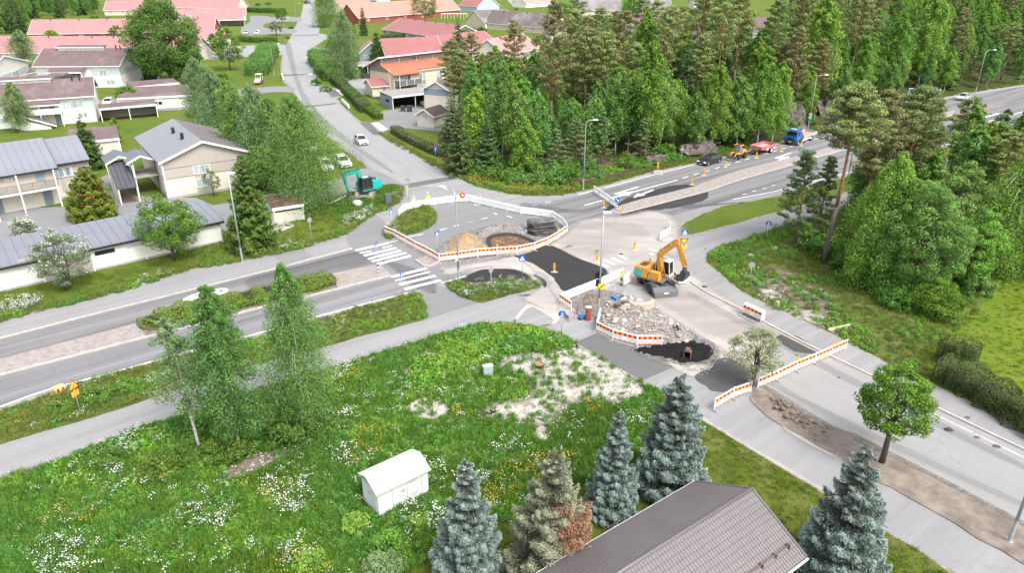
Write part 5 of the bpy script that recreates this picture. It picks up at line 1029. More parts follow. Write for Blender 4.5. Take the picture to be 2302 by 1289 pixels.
# direction board
bd = thing('direction_board', 'big blue direction board half hidden by the pine crowns', 'road sign', GH(2030,262), R(-8))
MB().box(0,0,1.3,6.2,.08,5.9).build('board', S_BLUE, bd)
for x in (.6,5.4): mb = MB(); mb.cyl((x, .16,0),(x, .16,5.8),.08,.08,8); mb.build('post', GALV, bd)
e = MB()
for q in ((0,1.3,.1,5.9),(6.1,1.3,6.2,5.9),(.1,5.8,6.1,5.9),(.1,1.3,6.1,1.4)): e.box(q[0],-.012, q[1], q[2],-.002, q[3])
e.build('border', S_WHITE, bd); MB().box(.45,-.02,2.2,5.8,-.004,3.2).build('white_panel', S_WHITE, bd); MB().box(.15,-.02,1.42,1.25,-.004,2.1).build('red_panel', mat('pale_red_panel', (.65,.22,.22),.5), bd)
cr = MB(); cr.box(.8,-.03,2.62,1.4,-.021,2.78); cr.box(1.02,-.031,2.4,1.18,-.0205,3.0); cr.build('cross_symbol', S_RED, bd)
for tx, z, m_, x in (('Jalc', 5.3, S_WHITE, 1.7),('Tampe', 4.6, S_WHITE, 1.9),('Ruisl', 3.75, S_WHITE, 1.8),('SAIR', 2.7, BLACK, 2.8)):
 text_mesh('lettering', tx, .85, m_, bd, Matrix.Translation((x, -.03, z)) @ Matrix.Rotation(R(90),4, 'X'))
# barriers
STRIPE_N = 9
def barrier_meshes():
 """2 m fence element, 1 m high: serrated top, slatted field, reflective band, kick band and end posts; local x along it, front to -y"""
 L = 2.0; mb = MB(); t = .022
 mb.box(0,-t, .02,.05, t, 1.0); mb.box(L-.05,-t, .02, L, t, 1.0)
 for (z0, z1) in ((.06,.19),(.56,.86)): mb.box(.05,-t, z0, L-.05, t, z1)
 xs = np.linspace(.05, L-.05,20)
 for i in range(19):
  mid = 7 <= i <= 10
  mb.box(xs[i]+.0,-t, .19, xs[i]+((xs[1]-xs[0]) if mid else .052), t, .60)
 for i in range(12): x = .08 + i*(L-.16)/12; w = (L-.16)/12; mb.add([(x, -t, .86),(x+w*.75,-t, .86),(x+w*.6,-t, .98),(x+w*.15,-t, .98),(x, t, .86),(x+w*.75, t, .86),(x+w*.6, t, .98),(x+w*.15, t, .98)],[(0,1,2,3),(7,6,5,4),(1,5,6,2),(2,6,7,3),(4,0,3,7)])
 body = mb.mesh('fence_panel', PLW)
 bands = []
 for m_, off in ((S_RED, 0),(S_OR, 1)):
  b = MB(); n = STRIPE_N; w = (L-.16)/n
  for i in range(n):
   if i % 2 == off: b.box(.08+i*w, -t-.006,.58,.08+(i+1)*w, -t-.0005,.84); b.box(.08+i*w, -t-.006,.085,.08+(i+1)*w, -t-.0005,.155)
  bands.append(b.mesh('reflective_band', m_))
 f = MB(); f.frus(-.14,-.42,.14,.42,0,.11,.05,.12); foot = f.mesh('foot', CONCG)
 return body, bands, foot
B_BODY, B_BANDS, B_FOOT = barrier_meshes()
def barrier(p, q, label, stripes=True, foot=True, group=None, front=1):
 """element from ground point p to q; the band faces the side to the right of p->q when front is 1"""
 d = q - p; L = d.length; t = thing('barrier_panel', label, 'barrier', p, math.atan2(d.y, d.x), group); t.scale = (L/2.0,1,1)
 ms = [('fence_panel', B_BODY)] + ([('reflective_band', m_) for m_ in B_BANDS[:2]] if stripes else []) + ([('foot', B_FOOT)] if foot else [])
 for nm, me in ms:
  o = bpy.data.objects.new(nm, me); COL.objects.link(o); o.parent = t
  if nm == 'reflective_band': o['kind'] = 'stuff'
  if nm == 'fence_panel': o.location.z = .1
  if nm == 'reflective_band': o.location.z = .1
  if front < 0 and nm == 'reflective_band': o.rotation_euler.z = math.pi; o.location.x = 2.0
 return t
def run(px, what, stripes=True, front=1, names=None, feet=None):
 P_ = [G(x, y) for x, y in px]; n = len(P_) - 1
 for i in range(n):
  w = ('first', 'second', 'third', 'fourth', 'fifth', 'sixth', 'seventh', 'eighth', 'ninth', 'tenth', 'eleventh', 'twelfth')[i] + ' panel from the left, ' + what
  barrier(P_[i], P_[i+1], w, stripes, feet is None or i in feet, 'safety barrier panels', front)
run([(864.7,526.4),(888.4,536),(912.8,549.4),(934.5,562),(959.6,574.6),(987.6,590.6)], 'striped barrier from the flower island to the zebra crossing')
run([(987.6,590.6),(1030,585),(1074,578.7),(1118,575),(1162,572.7),(1201.8,564),(1231,552.5),(1255,538.5),(1275.5,523.8)], 'striped barrier in front of the sand heap and pit')
run([(896.8,490),(908.7,476),(940.8,468),(975.7,462),(1013.4,457),(1050,453.7),(1079,460),(1111,468),(1141,475),(1171.5,482),(1206,485.8),(1241,491),(1264.6,508)], 'white barrier arc behind the pit', False)
barrier(G(1264.6,508), G(1275.5,523.8), 'white panel closing the barrier arc at its right end behind the slabs', False, False, 'safety barrier panels')
barrier(G(1257,681), G(1284,700), 'single striped panel left of the red-brown pipe', True, True, 'safety barrier panels')
run([(1262,681),(1296.6,666.7),(1333.9,652),(1369.5,637),(1400,623)], 'white barrier between new asphalt and rubble heap', False)
run([(1340,745.8),(1377.3,764.4),(1431.6,778.4),(1488,778.4)], 'striped barrier below the rubble heap')
barrier(G(1349,715), G(1340,745.8), 'panel seen almost edge-on at the left end of the rubble heap', False, False, 'safety barrier panels')
run([(1604,924),(1647,898),(1687.5,884)], 'striped barrier across the lower footpath'); run([(1701.7,876),(1746,857),(1788.6,836),(1830,819),(1867,802.5),(1901.5,787)], 'striped barrier across the side road')
run([(1334,433),(1359,450),(1385,469)], 'plain white barrier by the keep-right sign', False); barrier(G(1482.7,541.6), G(1506,529), 'white panel at the tip of the mown grass strip', False, True, 'safety barrier panels'); barrier(G(1506,529), G(1504,514), 'panel seen edge-on at the tip of the mown grass strip', False, False, 'safety barrier panels')
barrier(G(1507,624), G(1525,640), 'striped panel behind the cab of the orange excavator', True, False, 'safety barrier panels'); barrier(G(1525,641), G(1547,639), 'slatted panel at the kerb right of the orange excavator', False, True, 'safety barrier panels')
sp, sq = G(1668,708), G(1710,728); dn = Vector((-(sq-sp).y, (sq-sp).x, 0)).normalized()
for i in range(6): barrier(sp + dn*(.09*i) + Vector((0,0,.14)), sq + dn*(.09*i) + Vector((0,0,.14)),('striped front panel of the upright stack on the pallet' if i == 0 else 'white panel in the upright stack on the pallet, %s from the front' % ('', 'second', 'third', 'fourth', 'fifth', 'last')[i]), i == 0, False, 'stacked barrier panels')
def pallet(p, rz, label, L=2.1, W=.9, tilt=0, m_=None, n=5):
 m_ = m_ or mat('grey_steel_rack', (.30,.29,.28),.7,.15,3); t = thing('pallet', label, 'pallet', p, rz); t.rotation_euler.x = tilt
 for y in (0, W-.08): MB().box(0, y, 0, L, y+.08,.12).build('rail', m_, t)
 for i in range(n): x = i*(L-.1)/(n-1); MB().box(x, .09,.02, x+.1, W-.09,.10).build('crossbar', m_, t)
 return t
a_ = math.atan2((sq-sp).y, (sq-sp).x); pallet(sp - dn*.55 - (sq-sp).normalized()*.05, a_, 'low steel rack under the stacked barrier panels')
WOODP = mat('weathered_planks', (.40,.35,.31),.85,.15,3)
pl_ = pallet(G(1806,716), R(10), 'steel rack with loose planks lying on the stony bank', 1.9,1.1)
for i in range(6): MB().box(.1+i*.24,.0,.13+.012*(i % 2),.1+i*.24+.18,1.15,.16+.012*(i % 2)).build('plank', WOODP, pl_)
pl2 = pallet(G(1880,755), R(22), 'steel rack with one pale beam on the grass at the end of the bank', 2.2,.8); MB().box(-.15,.78,.13,2.4,.92,.30).build('plank', mat('pale_beam', (.62,.56,.36),.7,.08,3), pl2)
BCN = mat('amber_beacon', (.75,.33,.02),.35,.08,4)
def beacon(px, py, label, dz=1.05):
 p = G(px, py); t = thing('warning_beacon', label, 'beacon', p + Vector((0,0, dz)),0, 'amber warning beacons'); mb = MB(); mb.box(-.09,-.05,0,.09,.05,.18); mb.build('battery_box', S_YEL, t); mb = MB(); mb.cyl((0,-.04,.28),(0,.04,.28),.11,.11,12); mb.build('lens', BCN, t)
for x, y, l in ((1867,802.5,'amber beacon on the right part of the side road barrier'),(1788.6,836,'amber beacon on the middle of the side road barrier'),(1079,460,'amber beacon right of the orange round sign on the white arc'),(1100,465,'second amber beacon right of the orange round sign'),(1118,575,'amber beacon on the striped barrier in front of the pit'),(1255,538.5,'amber beacon on the striped barrier below the slab stack')): beacon(x, y, l)
sign(0,0, 'round red and yellow disc hung on the white barrier arc', [('orangeround', .95)],0,1.0, post=False, pos=G(1040,455) + Vector((0,-.1,.1)))
def delineator(px, py, label):
 p = G(px, py); t = thing('delineator_post', label, 'marker post', p, rnd.uniform(-.2,.2), 'red and yellow marker posts'); mb = MB(); mb.frus(-.42,-.2,.42,.2,0,.09,.1,.05); mb.build('foot', mat('foot_pale', (.36,.35,.33),.9,.12,4), t)
 mb = MB(); mb.ext([(-.12,-.02,.09),(.12,-.02,.09),(.12,-.02,1.02),(.07,-.02,1.1),(-.07,-.02,1.1),(-.12,-.02,1.02)],(0,.04,0)); mb.build('blade', S_YEL, t)
 mb = MB()
 for i in range(3): z = .24 + i*.28; mb.add([(-.12,-.024, z),(.12,-.024, z+.14),(.12,-.024, z+.27),(-.12,-.024, z+.13)],[(0,1,2,3)]); mb.add([(-.12,.024, z),(.12,.024, z+.14),(.12,.024, z+.27),(-.12,.024, z+.13)],[(3,2,1,0)])
 mb.build('red_stripes', S_RED, t)
for x, y, l in ((1246,613,'on the new black asphalt'),(1341,589,'on the dusty surface right of the new asphalt'),(1425,564,'alone on the dusty surface left of the excavator arm'),(1357,468,'left of the keep-right sign'),(1399,479,'right of the keep-right sign'),(1555,416,'at the head of the brown median'),(1582,395,'first in the lane line beyond the brown median head'),(1630,376,'in the lane line below the black car'),(1700,356,'in the lane line below the yellow loader'),(1756,341,'in the lane line below the red trailer'),(1801,328,'in the lane line below the blue truck')): delineator(x, y, 'red and yellow marker post ' + l)
tag(MB().cyl((0,0,0),(0,0,1.6),.07,.07,8).build('gas_marker', S_YEL, None, G(916,441)), 'short yellow post beside the street corner', 'marker post')
for x, y, l in ((2240,246,'blue and white striped marker on the red-brown median at the upper right'),):
 t = thing('median_marker', l, 'marker post', G(x, y)); mb = MB(); [mb.cyl((0,0, i*.22),(0,0,.22+i*.22),.13,.13,12, i % 2) for i in range(5)]; mb.build('sleeve', [S_BLUE, S_WHITE], t); MB().box(-.2,-.2,0,.2,.2,.04).build('base', CONC, t)
# roadside metal railing and white benches
rl = thing('metal_railing', 'grey metal railing along the street beside the parked white car', 'railing', G(786,345)); r1 = G(819,365) - G(786,345); mb = MB()
for z in (.95,.55): mb.tube([(0,0, z), tuple(r1 + Vector((0,0, z)))],.05,6)
mb.build('rail', GALV, rl)
for i in range(5): p = r1 * (i/4); mb = MB(); mb.cyl((p.x, p.y, 0),(p.x, p.y, 1.0),.05,.05,6); mb.build('railing_post', GALV, rl)
for (x, y, x2, y2, l) in ((769,231,785,246,'long white board beside the street above the second slab'),(634,172,637,181,'short white board at the left kerb beside the road roller')):
 q = G(x2, y2)-G(x, y); t = thing('white_board', l, 'barrier board', G(x, y), math.atan2(q.y, q.x)); MB().box(0,-.1,.25, q.length, .1,1.0).build('board', PLW, t); MB().box(.2,-.3,0,.4,.3,.25).build('foot', CONCG, t); MB().box(q.length-.4,-.3,0, q.length-.2,.3,.25).build('foot', CONCG, t)
# utility cabinets, pipe, cover and tools
def cabinet(px, py, L, D, h, m_, label, rz, cap=None):
 t = thing('utility_cabinet', label, 'cabinet', G(px, py), rz); MB().box(0,0,.08, L, D, h).build('body', m_, t, bevel=.015); MB().box(-.03,-.03, h+.002, L+.03, D+.03, h+.06).build('lid', cap or m_, t); MB().box(.05,.04,0, L-.05, D-.04,.08).build('plinth', CONC, t)
 MB().box(.03,-.012,.14, L/2-.008,-.001, h-.06).build('door', m_, t); MB().box(L/2+.008,-.012,.14, L-.03,-.001, h-.06).build('door', m_, t)
cabinet(1088,853,.78,.4,1.05, mat('cabinet_grey', (.36,.42,.42),.5,.04,2), 'small pale grey cabinet in the meadow near the footpath', R(18), mat('cabinet_lid', (.5,.55,.55),.5)); cabinet(868,463,.8,.5,1.5, mat('cabinet_dark', (.10,.12,.135),.5,.05,2), 'dark grey cabinet in the grass right of the turquoise excavator', R(25))
t = thing('manhole_ring', 'rusty manhole cover on a dark ring standing out of the bare soil', 'manhole', G(1212,826)); mb = MB(); mb.cyl((0,0,-.1),(0,0,.30),.36,.34,24); mb.build('ring', DARKM, t); mb = MB(); mb.cyl((0,0,.30),(0,0,.37),.38,.38,24); mb.build('cover', mat('rusty_iron', (.33,.17,.11),.8,.2,6), t)
t = thing('drain_pipe', 'upright red-brown plastic pipe with a white end beside the lamp post', 'pipe', G(1322,720)); mb = MB(); mb.cyl((0,0,0),(0,0,1.35),.28,.28,24); mb.build('barrel', mat('red_brown_plastic', (.30,.075,.05),.5,.06,3), t, smooth=False); mb = MB(); mb.cyl((0,0,1.35),(0,0,1.37),.285,.285,24); mb.build('end_face', S_WHITE, t)
BL = mat('machine_blue', (.03,.20,.48),.5,.08,4)
t = thing('hand_tool_machine', 'small blue hand-guided machine left of the red-brown pipe', 'compactor', G(1308,718), R(20)); MB().frus(-.35,-.22,.3,.22,.02,.14,.06).build('base_plate', DARKM, t); MB().box(-.25,-.18,.15,.2,.18,.5).build('engine', BL, t, bevel=.04); mb = MB(); mb.tube([(-.2,-.15,.4),(-.8,-.15,.9),(-.8,.15,.9),(-.2,.15,.4)],.02,5); mb.build('handle', DARKM, t); MB().box(.22,-.12,.15,.42,.12,.38).build('tank', BL, t, bevel=.03)
t = thing('warning_post', 'thin grey stake in a flat foot next to the single striped panel', 'post', G(1297,707)); MB().frus(-.3,-.18,.3,.18,0,.08,.08).build('foot', CONCG, t); mb = MB(); mb.cyl((0,0,.08),(0,0,.95),.035,.03,8); mb.build('stake', BLACK, t)
t = thing('road_saw', 'blue trench machine with a grey frame lying tilted behind the boulder', 'machine', G(1404,690), R(118)); MB().box(0,-.12,.1,2.1,.12,.35).build('beam', mat('bright_blue', (.02,.20,.55),.5,.06,3), t, bevel=.02)
mb = MB(); mb.tube([(2.1,0,.35),(2.0,-.5,.95),(1.1,-.8,.95),(.6,-.5,.4)],.03,5); mb.tube([(2.0,-.5,.95),(2.1,-.1,1.0)],.03,5); mb.build('frame', GALV, t); MB().box(.5,-.95,.05,1.7,-.65,.3).build('gearbox', DARKM, t, bevel=.03)
CB_ = mat('worn_steel', (.14,.13,.125),.6,.2,3, col2=(.22,.16,.12), f2=.55, metal=.4)
def bucket(p, rz, label, w=1.0, s=1.0, tilt=0, name='excavator_bucket', m_=None):
 t = thing(name, label, 'bucket', p, rz); mb = MB(); prof = [(0,0),(.55,-.03),(.85,.18),(.8,.55),(.45,.78),(.1,.72)]; inn = [(.06,.06),(.52,.05),(.76,.22),(.72,.5),(.43,.7)]
 n = len(prof); vs = []
 for y in (-w/2, w/2): vs += [(x*s, y, z*s) for x, z in prof]
 mb.add(vs, [(i, i+1, n+i+1, n+i) for i in range(n-1)])
 for y in (-w/2, w/2-.03): mb.ext([(x*s, y, z*s) for x, z in prof],(0,.03,0))
 mb.build('shell', m_ or CB_, t); MB().box(.1*s, -.18,.75*s, .45*s, .18,.95*s).build('bracket', m_ or CB_, t)
 for i in range(4): y = -w/2 + .05 + i*(w-.2)/3; MB().box(-.14*s, y, -.01,.02, y+.1,.05).build('tooth', m_ or CB_, t)
 t.rotation_euler.y = tilt; return t
bucket(G(1543,812), R(70), 'narrow rusty bucket standing on the black asphalt heap', .6,1.1, m_=mat('rusty_bucket', (.20,.12,.085),.8,.25,4)); bucket(G(1404,703) + Vector((0,0,.2)), R(115), 'wide steel bucket lying behind the boulders', 1.6,.95)
def blob(name, label, cat, p, dims, m_, seed, n=18, m=12, amp=.22, freq=1.4, rz=0, group=None, facet=False, cut=None):
 mb = MB(); mb.ball((0,0,0),1, n, m); me = mb.mesh(name, m_, not facet)
 for v in me.vertices:
  q = v.co.normalized(); k = 1 + amp*noise.noise(q*freq + Vector((seed, seed*.7,3))) + amp*.5*noise.noise(q*freq*2.7 + Vector((seed, 0,0)))
  if facet: k *= 1 - .25*max(0, abs(q.x) - .6) - .2*max(0, q.z-.5)
  v.co = Vector((q.x*k*dims[0], q.y*k*dims[1], q.z*k*dims[2]))
 o = bpy.data.objects.new(name, me); COL.objects.link(o); o.location = p; o.rotation_euler.z = rz
 if label: tag(o, label, cat, group)
 return o
ROCK = mat('brown_boulder', (.33,.245,.185),.85,.15,2, bump=.5, bscale=8, col2=(.42,.34,.28)); ROCKG = mat('grey_stone', (.36,.33,.30),.9,.2,3, bump=.5, rand=.25, col2=(.48,.45,.42), f2=.5)
blob('boulder', 'large brown boulder on top of the rubble heap', 'boulder', G(1407,708) + Vector((0,0,.55)),(.95,.62,.55), ROCK, 3, facet=True, rz=.4); blob('boulder', 'small upright stone wedged between the boulder and the curved slab', 'boulder', G(1421,706) + Vector((0,0,.5)),(.28,.3,.52), ROCK, 9, facet=True)
mb = MB(); pts_o = [(math.cos(a)*1.25, math.sin(a)*1.0) for a in np.linspace(R(180), R(360),9)]; pts_i = [(math.cos(a)*1.1,.28 + math.sin(a)*.72) for a in np.linspace(R(360), R(180),9)]
mb.ext([(x, y, 0) for x, y in pts_o + pts_i],(0,0,.55)); tag(mb.build('curved_slab', mat('tan_concrete', (.50,.38,.29),.85,.1,3, bump=.3), None, G(1441,696) + Vector((0,0,.4)), R(8)), 'curved tan concrete half-ring beside the boulder', 'slab')
# rubble heap: a soil mound with every larger stone a piece of it
rub = thing('rubble_heap', 'heap of broken stone and gravel inside the striped barrier', 'rubble', G(1425,735)); HE_ = [(1352,700),(1375,680),(1410,672),(1470,690),(1500,722),(1545,742),(1560,765),(1535,778),(1500,777),(1430,768),(1380,750),(1352,735)]
def mound(parent, px, h, m_, name='mound', cell=.35, amp=.3, seed=0, z0=.0, prof=1.0):
 P_ = wpoly(px, 0, sub=3); x0 = min(p.x for p in P_); x1 = max(p.x for p in P_); y0 = min(p.y for p in P_); y1 = max(p.y for p in P_); nx_ = int((x1-x0)/cell)+2; ny_ = int((y1-y0)/cell)+2
 X, Y = np.meshgrid(x0 + np.arange(nx_)*cell, y0 + np.arange(ny_)*cell); PP = np.stack([X.ravel(), Y.ravel()],1); ins = inpoly(P_, PP); E_ = np.array([(p.x, p.y) for p in P_]); D = np.min(np.linalg.norm(PP[:, None] - E_[None], axis=2), axis=1); 
 hw_ = max(.5, D[ins].max()); hh = np.where(ins, h*np.clip(D/(hw_*prof),0,1)**.8,-.12)
 if h > 0: hh = np.array([z if not i_ else max(z0, z*(1 + amp*noise.noise(Vector((p[0]*.9, p[1]*.9, seed)))) + .12*noise.noise(Vector((p[0]*3, p[1]*3, seed)))) for z, p, i_ in zip(hh, PP, ins)])
 o_ = parent.location if parent else Vector((0,0,0)); mb = MB(); vs = [(p[0]-o_.x, p[1]-o_.y, z) for p, z in zip(PP, hh)]
 fs = [(j*nx_+i, j*nx_+i+1,(j+1)*nx_+i+1,(j+1)*nx_+i) for j in range(ny_-1) for i in range(nx_-1) if ins[j*nx_+i] or ins[j*nx_+i+1] or ins[(j+1)*nx_+i] or ins[(j+1)*nx_+i+1]]
 mb.add(vs, fs); ob = mb.build(name, m_, parent, smooth=True); return ob, (lambda x, y: float(hh[int(np.argmin((PP[:, 0]-x)**2 + (PP[:, 1]-y)**2))])), P_
_, hf, PR = mound(rub, HE_, 1.0, mat('rubble_soil', (.27,.235,.21),.97,.25,2.5, bump=.9, bscale=14, col2=(.18,.155,.135)), seed=4)
STONES = []
for k in range(5):
 mb = MB(); mb.ball((0,0,0),1,7,5, jit=.22, seed=k); me = mb.mesh('stone', ROCKG); rr = random.Random(k)
 for v in me.vertices: v.co = Vector((v.co.x, v.co.y*rr.uniform(.7,1), v.co.z*rr.uniform(.5,.8)))
 STONES.append(me)
rr = random.Random(3); XY = [(min(p.x for p in PR), max(p.x for p in PR)),(min(p.y for p in PR), max(p.y for p in PR))]; ns = 0; small = MB()
while ns < 900:
 x, y = rr.uniform(*XY[0]), rr.uniform(*XY[1])
 if not inpoly(PR, np.array([[x, y]]))[0]: ns += 0; continue
 s_ = .05 + .26 * rr.random()**3.2
 if ns < 150 and s_ > .12 or ns < 60:
  s_ = max(s_, .13); o = bpy.data.objects.new('stone', STONES[rr.randrange(5)]); COL.objects.link(o); o.parent = rub; o.location = (x - rub.location.x, y - rub.location.y, hf(x, y) + s_*.3); o.scale = (s_*1.2, s_, s_); o.rotation_euler = (rr.uniform(-.5,.5), rr.uniform(-.5,.5), rr.random()*6)
 else:
  s_ = min(s_, .10); me = STONES[rr.randrange(5)]; T = Matrix.Translation((x - rub.location.x, y - rub.location.y, hf(x, y) + s_*.3)) @ Matrix.Rotation(rr.random()*6,4, 'Z') @ Matrix.Scale(s_, 4); small.add([v.co for v in me.vertices],[tuple(p.vertices) for p in me.polygons],0, T)
 ns += 1
small.build('small_stones', ROCKG, rub, kind='stuff')
def heap(name, label, px, h, m_, cat='heap', stones=0, seed=1, smin=.05, smax=.14, sm=None, **kw):
 c_ = sum((G(x, y) for x, y in px), Vector((0,0,0))) / len(px); t = thing(name, label, cat, c_); _, f_, P_ = mound(t, px, h, m_, seed=seed, **kw); rr = random.Random(seed); mb = MB(); k = 0
 while k < stones:
  x, y = rr.uniform(min(p.x for p in P_), max(p.x for p in P_)), rr.uniform(min(p.y for p in P_), max(p.y for p in P_))
  if not inpoly(P_, np.array([[x, y]]))[0]: continue
  s_ = smin + (smax-smin)*rr.random()**3; me = STONES[rr.randrange(5)]; mb.add([v.co for v in me.vertices],[tuple(p.vertices) for p in me.polygons],0, Matrix.Translation((x-c_.x, y-c_.y, f_(x, y)+s_*.3)) @ Matrix.Rotation(rr.random()*6,4, 'Z') @ Matrix.Scale(s_, 4)); k += 1
 if stones: mb.build('clods', sm or m_, t, kind='stuff')
 return t
SAND = mat('ochre_sand', (.34,.235,.135),.97,.2,2.5, bump=.7, bscale=16, col2=(.25,.19,.14), f2=.55); GH_ = mat('gravel_heap_grey', (.235,.215,.20),.97,.25,4, bump=.8, bscale=22)
heap('sand_heap', 'ochre sand heap inside the barrier, left of the pit', [(1000,572),(1005,548),(1035,528),(1060,528),(1085,545),(1100,560),(1090,572),(1060,577),(1020,580)],1.3, SAND, stones=160, smin=.04, smax=.1)
heap('gravel_heap', 'grey gravel spoil around the lamp post inside the barrier', [(972,580),(985,560),(1010,548),(1035,545),(1020,562),(1005,580),(990,586)],.5, GH_, stones=120)
heap('gravel_heap', 'grey gravel spoil banked behind the pit', [(1070,530),(1090,514),(1130,506),(1160,505),(1185,520),(1175,530),(1140,522),(1110,522),(1095,533)],.8, GH_, stones=160)
heap('soil_heap', 'brown lumpy soil on the upper verge behind the tilted bucket', [(1305,672),(1330,662),(1352,668),(1350,690),(1335,698),(1318,690)],.4, DIRT, stones=50, sm=DIRT)
heap('soil_heap', 'broken brown soil on the small grass island', [(1060,640),(1110,635),(1174,631),(1205,637),(1200,648),(1140,650),(1090,650)],.28, DIRT, stones=140, sm=DIRT, z0=.1)
heap('soil_heap', 'rooty brown soil heap at the start of the bare verge strip', [(1725,895),(1765,905),(1810,935),(1840,958),(1815,968),(1775,950),(1738,920)],.42, DIRT, stones=160, sm=DIRT, smax=.2, z0=.08)
heap('soil_heap', 'flat grey-brown soil mound on the bare verge strip', [(1820,960),(1865,965),(1925,985),(1900,1010),(1855,1003),(1815,985)],.38, mat('fine_grey_soil', (.205,.165,.14),.97,.12,2), stones=30, z0=.08)
heap('asphalt_heap', 'heap of black crushed asphalt below the rubble', [(1425,788),(1480,775),(1505,768),(1545,766),(1590,775),(1604,792),(1590,812),(1545,820),(1500,808),(1460,800)],.42, A_DARK, stones=260, sm=mat('black_crumbs', (.016,.016,.017),.9,.3,5), smax=.12)
heap('asphalt_heap', 'small black asphalt crumbs on the right end of the rubble', [(1503,748),(1520,743),(1534,752),(1524,764),(1508,760)],.75, A_DARK, stones=50, sm=mat('black_crumbs', (.016,.016,.017)), smax=.12)
# pit: broken asphalt rim around a brown hollow
PIT = [(1093,545),(1100,535),(1125,529),(1160,530),(1190,540),(1208,551),(1195,565),(1160,573),(1118,573),(1098,560)]
PW = wpoly(PIT, 0, sub=3); cP = sum(PW, Vector((0,0,0))) / len(PW)
pit = thing('pit', 'open brown pit inside the barrier with a broken dark rim', 'pit', cP); n = len(PW)
if area2(PW) < 0: PW = PW[::-1]
mb = MB(); rings = []; rr = random.Random(2)
PITS = [(1.06,.06,0),(1.0,.30,0),(.94,.28,1),(.80,.12,1),(.5,.08,2),(.2,.05,2)]
vs = []
for k_, z_, mi in PITS:
 for p in PW: q = (p - cP) * (k_ + rr.uniform(-.015,.015)); vs.append((q.x, q.y, z_ + rr.uniform(-.03,.03) + .0))
mb = MB(); mb.add(vs, [(r_*n+i, r_*n+(i+1) % n, (r_+1)*n+(i+1) % n, (r_+1)*n+i) for r_ in range(len(PITS)-1) for i in range(n)] + [tuple((len(PITS)-1)*n+i for i in range(n))])
mb.m = [PITS[r_+1][2] for r_ in range(len(PITS)-1) for i in range(n)] + [2]
pit_m = mat('pit_soil', (.13,.075,.045),.97,.25,2, bump=.8, bscale=10, col2=(.24,.17,.12), f2=.58)
mb.build('pit_walls', [GH_, mat('cut_edge_dark', (.045,.04,.037),.95,.25,3, bump=.8), pit_m], pit, smooth=False)
# slab stack
SL = mat('old_asphalt_slab', (.15,.145,.145),.93,.2,2.5, bump=.5, col2=(.085,.08,.08), f2=.5, rand=.15); SLE = mat('slab_edge', (.06,.056,.054),.95,.25,4, bump=.6)
stk = thing('asphalt_slab_stack', 'stack of torn-up asphalt slabs piled inside the barrier arc', 'stack', G(1218,522), R(22)); rr = random.Random(6)
def slab(name, cx, cy, z, L, W, t_, parent, seed):
 r2 = random.Random(seed); n = 14; top = []; 
 for i in range(n): a = 2*math.pi*i/n; sq_ = 1/max(abs(math.cos(a)), abs(math.sin(a))); top.append((cx + L/2*math.cos(a)*sq_*r2.uniform(.84,1.02), cy + W/2*math.sin(a)*sq_*r2.uniform(.84,1.02), z + t_ + r2.uniform(-.02,.03)))
 mb = MB(); vs = top + [(x + r2.uniform(-.05,.05), y + r2.uniform(-.05,.05), zz - t_) for x, y, zz in top]; mb.add(vs, [tuple(range(n))] + [(i, n+i, n+(i+1) % n, (i+1) % n) for i in range(n)]); mb.m = [0] + [1]*n; mb.build(name, [SL, SLE], parent)
z = 0
for k in range(8):
 t_ = rr.uniform(.11,.2); slab('slab', rr.uniform(-.15,.15) - .1*k/8, rr.uniform(-.1,.1), z, 4.0 - .1*k + rr.uniform(-.4,.3),2.6 - .1*k + rr.uniform(-.3,.2), t_, stk, k); z += t_*.94
for k, (x, y, zz, L_, W_s) in enumerate(((.7,-1.3,0,3.2,.8),(.8,-1.25,.2,2.8,.7),(-.9,.3, z, 1.5,2.0),(.7,-.2, z, 2.2,1.2),(.6,.7, z+.02,2.4,.7))): slab('slab', x, y, zz, L_, W_s, .16, stk, 20+k)
t = thing('jerry_can', 'small blue and white bottle by the slab stack', 'bottle', G(1182,524)); mb = MB(); mb.cyl((0,0,0),(0,0,.45),.13,.13,10,1); mb.cyl((0,0,.45),(0,0,.72),.13,.11,10,0); mb.build('body', [BL, S_WHITE], t)
t = thing('ladder', 'short aluminium ladder leaning at the foot of the slab stack', 'ladder', G(1185,524), R(-32)); mb = MB(); mb.box(0,0,.3,1.6,.05,.36); mb.box(0,.4,.3,1.6,.45,.36); [mb.box(.1+i*.3,.05,.31,.15+i*.3,.4,.35) for i in range(6)]; mb.build('rails', LAMPW, t)
for x, y, s_, l in ((1396,552.5+20,.22,'small dark clod on the dusty surface near the single marker post'),(1584,640+6,.28,'dark clod on the right-hand pavement below the kerb'),(2132,968,.3,'dark tar spot nearest the kerb on the side road')): blob('clod', l, 'clod', G(x, y) + Vector((0,0,.05)),(s_, s_*.7,.1), SLE, int(x))
# rock faces by the road
RF = mat('grey_brown_rock', (.15,.125,.115),.95,.3,1.2, bump=1, bscale=5, col2=(.09,.075,.065), f2=.52)
for x, y, d, l in ((1575,352,(4.0,1.8,1.9),'low rock face beside the triangular sign'),(1776,292,(4.6,2.4,5.2),'steep rock face behind the blue truck'),(1700,318,(2.6,1.6,2.8),'rock face among bushes above the yellow loader'),(1478,368,(2.0,1.0,.9),'low mossy rock at the left end of the bank'),(1870,262,(4.2,2.2,3.8),'rock face above the hidden part of the road'),(2085,205,(3,1.8,3.2),'rock face left of the white car')):
 p = GH(x, y); blob('rock_outcrop', l, 'rock', p + Vector((0,1.5,.2)), d, RF, x % 17,26,18,.5,2.2, rz=R(25), facet=True)
